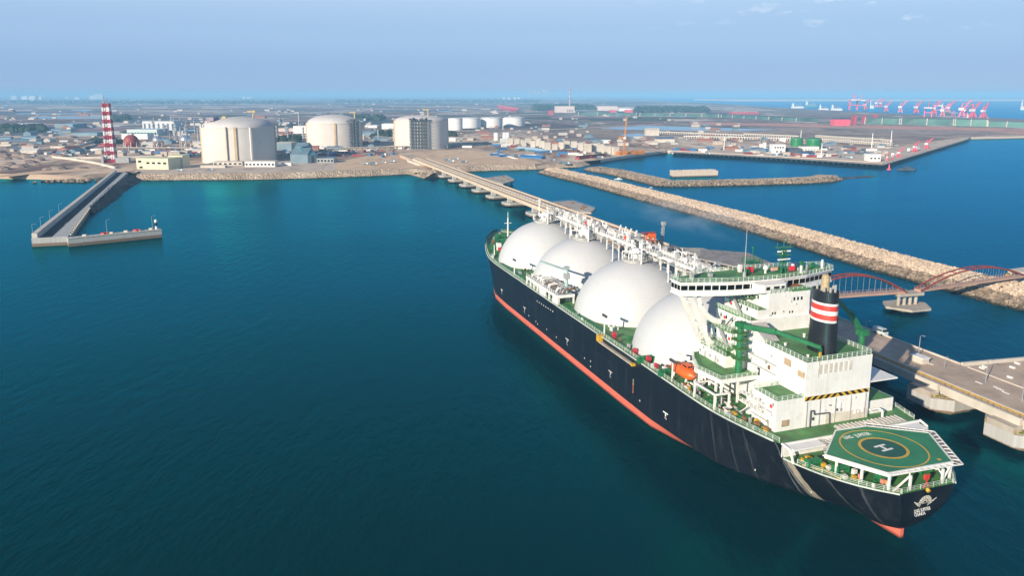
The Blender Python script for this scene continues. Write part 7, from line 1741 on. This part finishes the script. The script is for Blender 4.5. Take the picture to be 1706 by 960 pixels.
# pipe racks on low trestles across the terminal
for (u0, u1, v, lab) in ((195, 343, (251.5, 252), 'long low pipe rack in front of the gas spheres'), (545, 745, (253, 247), 'pale pipe rack below the middle and right gas tanks'), (752, 836, (224, 220), 'pipe rack in front of the white oil tanks'), (110, 190, (257, 228), 'slanting pipe rack left of the flare tower')):
    A, Ls, a = face(u0, u1, v); e = empty('pipe_rack', A, a, lab, 'pipe rack')
    for k in range(4): m = MB(); m.cyl((0, k*1.4, 5.6), (Ls, k*1.4, 5.6), .55, n=6); m.build('pipe', [PALEC, STEEL, RUSTY, WHITE][k], e)
    m = MB(); m.box(0, Ls, -.8, 5, 4.4, 5.0); m.build('deck', BROWNS, e)
    pr_ = None
    for x in np.linspace(0, Ls, max(4, min(40, int(Ls/9)))):
        if pr_ is None: m = MB(); m.box(-.5, .5, -.6, .2, 0, 4.4); m.box(-.5, .5, 4, 4.8, 0, 4.4); m.box(-.3, .3, .2, 4, 3.2, 3.8); pr_ = m.build('support_frame', CONC, e)
        else: c = pr_.copy(); COL.objects.link(c); c.parent = e; c.location = (x, 0, 0)
# cars on the approach and yards
car = None
for u, v in ((745, 268), (752, 270), (760, 266), (773, 271), (860, 262), (920, 268), (935, 272), (943, 274), (1000, 264), (1290, 260), (1310, 261), (1400, 262), (1415, 264), (610, 274), (622, 275), (640, 272), (655, 270), (300, 285), (350, 284), (1180, 257)):
    P = W(u, v, GZ+.03); lab = 'tiny vehicle standing in the yards along the shore, among many alike'
    if car is None:
        car = empty('parked_truck', P, .3, lab, 'truck', 'vehicles in the shore yards'); m = MB(); m.box(-4, 1.5, -1.3, 1.3, .8, 3.2); m.build('cargo_box', BLUEG, car); m = MB(); m.box(1.6, 3.6, -1.2, 1.2, .6, 2.7); m.build('cab', WHITE, car)
        m = MB(); m.cyl((-2.5, -1.3, .5), (-2.5, 1.3, .5), .5, n=8); m.cyl((2.4, -1.3, .5), (2.4, 1.3, .5), .5, n=8); m.build('axle_wheels', BLACK, car)
    else: dup(car, P, rnd.uniform(-.6, .6), lab, rnd.uniform(.8, 1.3))
# ---- distant woods (each belt reads as one mass)
WOOD = paint('far_wood', (.040, .058, .040), .95, .3, .02)
def wood(u0, u1, v0, v1, n, size, lab):
    m = MB(); c0 = W((u0+u1)/2, (v0+v1)/2, GZ)
    for _ in range(n):
        P = W(rnd.uniform(u0, u1), rnd.uniform(v0, v1), GZ)-c0; s_ = size*rnd.uniform(.6, 1.3); n0 = len(m.v); m.sphere((P[0], P[1], s_*.35), s_, 6, 3, -20, 90, s_*.8)
        for q in range(n0, len(m.v)): x, y, z = m.v[q]; m.v[q] = (x+rnd.uniform(-.25, .25)*s_, y+rnd.uniform(-.25, .25)*s_, max(0, z+rnd.uniform(-.2, .2)*s_))
    o = m.build('far_woodland', WOOD, kind='stuff', label=lab, cat='wood'); o.location = tuple(c0)
for a in ((0, 75, 213, 221, 260, 9, 'dark tree belt left of the flare tower'), (190, 215, 196, 203, 80, 11, 'dark wood behind the flare tower'), (540, 640, 196, 201, 160, 12, 'wood behind the middle gas tank'), (1060, 1180, 182, 187.5, 300, 16, 'dark wood above the green fenced stockpiles'), (620, 760, 222, 228, 120, 7, 'tree belt between the gas tanks'), (890, 990, 178, 184, 200, 18, 'wood around the far power station'), (0, 480, 168, 173, 420, 15, 'hazy wooded belt near the left horizon'), (560, 900, 166, 171, 380, 15, 'hazy wooded belt near the horizon in the middle'), (455, 500, 232, 240, 90, 7, 'trees behind the compressor halls'), (150, 200, 236, 240, 60, 6, 'trees beside the pipe track')): wood(*a)
# ---- far town: pale hazy blocks on the left horizon and a few towers
ft = None
for u, v, h in [(rnd.uniform(20, 78), rnd.uniform(163, 167), rnd.uniform(30, 70)) for _ in range(16)]+[(rnd.uniform(110, 130), rnd.uniform(163, 166), rnd.uniform(20, 50)) for _ in range(4)]+[(rnd.uniform(380, 420), rnd.uniform(163, 165), 40) for _ in range(4)]+[(155, 165, 70), (166, 165, 100)]:
    P = W(u, v, GZ); lab = 'pale hazy block of the far town near the left horizon, among many alike'
    if ft is None: ft = empty('town_block', P, 0, lab, 'building', 'pale blocks of the far town'); m = MB(); m.box(-28, 28, -20, 20, 0, 40); m.build('wall', WHITE, ft); m = MB(); m.box(-29, 29, -21, 21, 40, 42); m.build('roof', PALEC, ft)
    else: dup(ft, P, rnd.uniform(-.3, .3), lab, h/40)
for u, w_, t_ in ((882, 5, 152), (890, 4, 150.5), (897, 5, 152), (905, 4, 149.5), (911, 5, 150.5)):
    P = W(u, 162.5, GZ); h = float(ZV(P[0], P[1], t_)-GZ); k = w_/2*depth(P)/F
    lab = 'hazy grey tower block on the horizon, one of five alike'; e = empty('tower_block', P, 0, lab, 'building', 'hazy towers on the horizon'); m = MB(); m.box(-k, k, -k, k, 0, h); m.build('wall', GREY, e)
for u in (840, 848, 857, 864): 
    P = W(u, 165.2, GZ); o = dup(ft, P, 0, 'white hazy block on the plain left of the far towers, one of a row', .9); o['group'] = 'white blocks left of the far towers'
HAZE_D = 1.15e-4
# ------------------------------------------------------------------ haze over the whole place
mb = MB(); mb.box(-59000, 59000, -3900, 60000, -1.6, 132)
hz = mb.build('haze', [], kind='stuff')
m = bpy.data.materials.new('haze_air'); m.use_nodes = True; t = m.node_tree; t.nodes.clear()
o = t.nodes.new('ShaderNodeOutputMaterial'); v = t.nodes.new('ShaderNodeVolumePrincipled')
v.inputs['Color'].default_value = (.34, .68, 1.0, 1); v.inputs['Density'].default_value = HAZE_D; v.inputs['Anisotropy'].default_value = -.1
t.links.new(v.outputs[0], o.inputs['Volume']); hz.data.materials.append(m)

# thin smoke drifting low over the water beyond the tanker
mb = MB(); mb.sphere((0, 0, 0), 1, 20, 10); sk = mb.build('smoke', [], kind='stuff'); sk.location = (122, 520, 13); sk.scale = (34, 105, 11); sk.rotation_euler = (0, 0, .33)
m = bpy.data.materials.new('smoke_wisps'); m.use_nodes = True; t = m.node_tree; t.nodes.clear()
o = t.nodes.new('ShaderNodeOutputMaterial'); v = t.nodes.new('ShaderNodeVolumePrincipled'); v.inputs['Color'].default_value = (.75, .84, .95, 1)
oc = objvec(t); n_ = noise(t, objvec(t, 'Object', (2.2, 3.6, 1.2)), 1.0, 4, .55)
ln = t.nodes.new('ShaderNodeVectorMath'); ln.operation = 'LENGTH'; t.links.new(oc, ln.inputs[0])
fall = math_(t, 'SUBTRACT', 1.0, sstep(t, ln.outputs['Value'], .25, 1.0))
d_ = math_(t, 'MULTIPLY', math_(t, 'MULTIPLY', ramp(t, n_, [(.42, (0, 0, 0)), (.72, (1, 1, 1))]), fall), .013)
t.links.new(d_, v.inputs['Density']); t.links.new(v.outputs[0], o.inputs['Volume']); sk.data.materials.append(m)
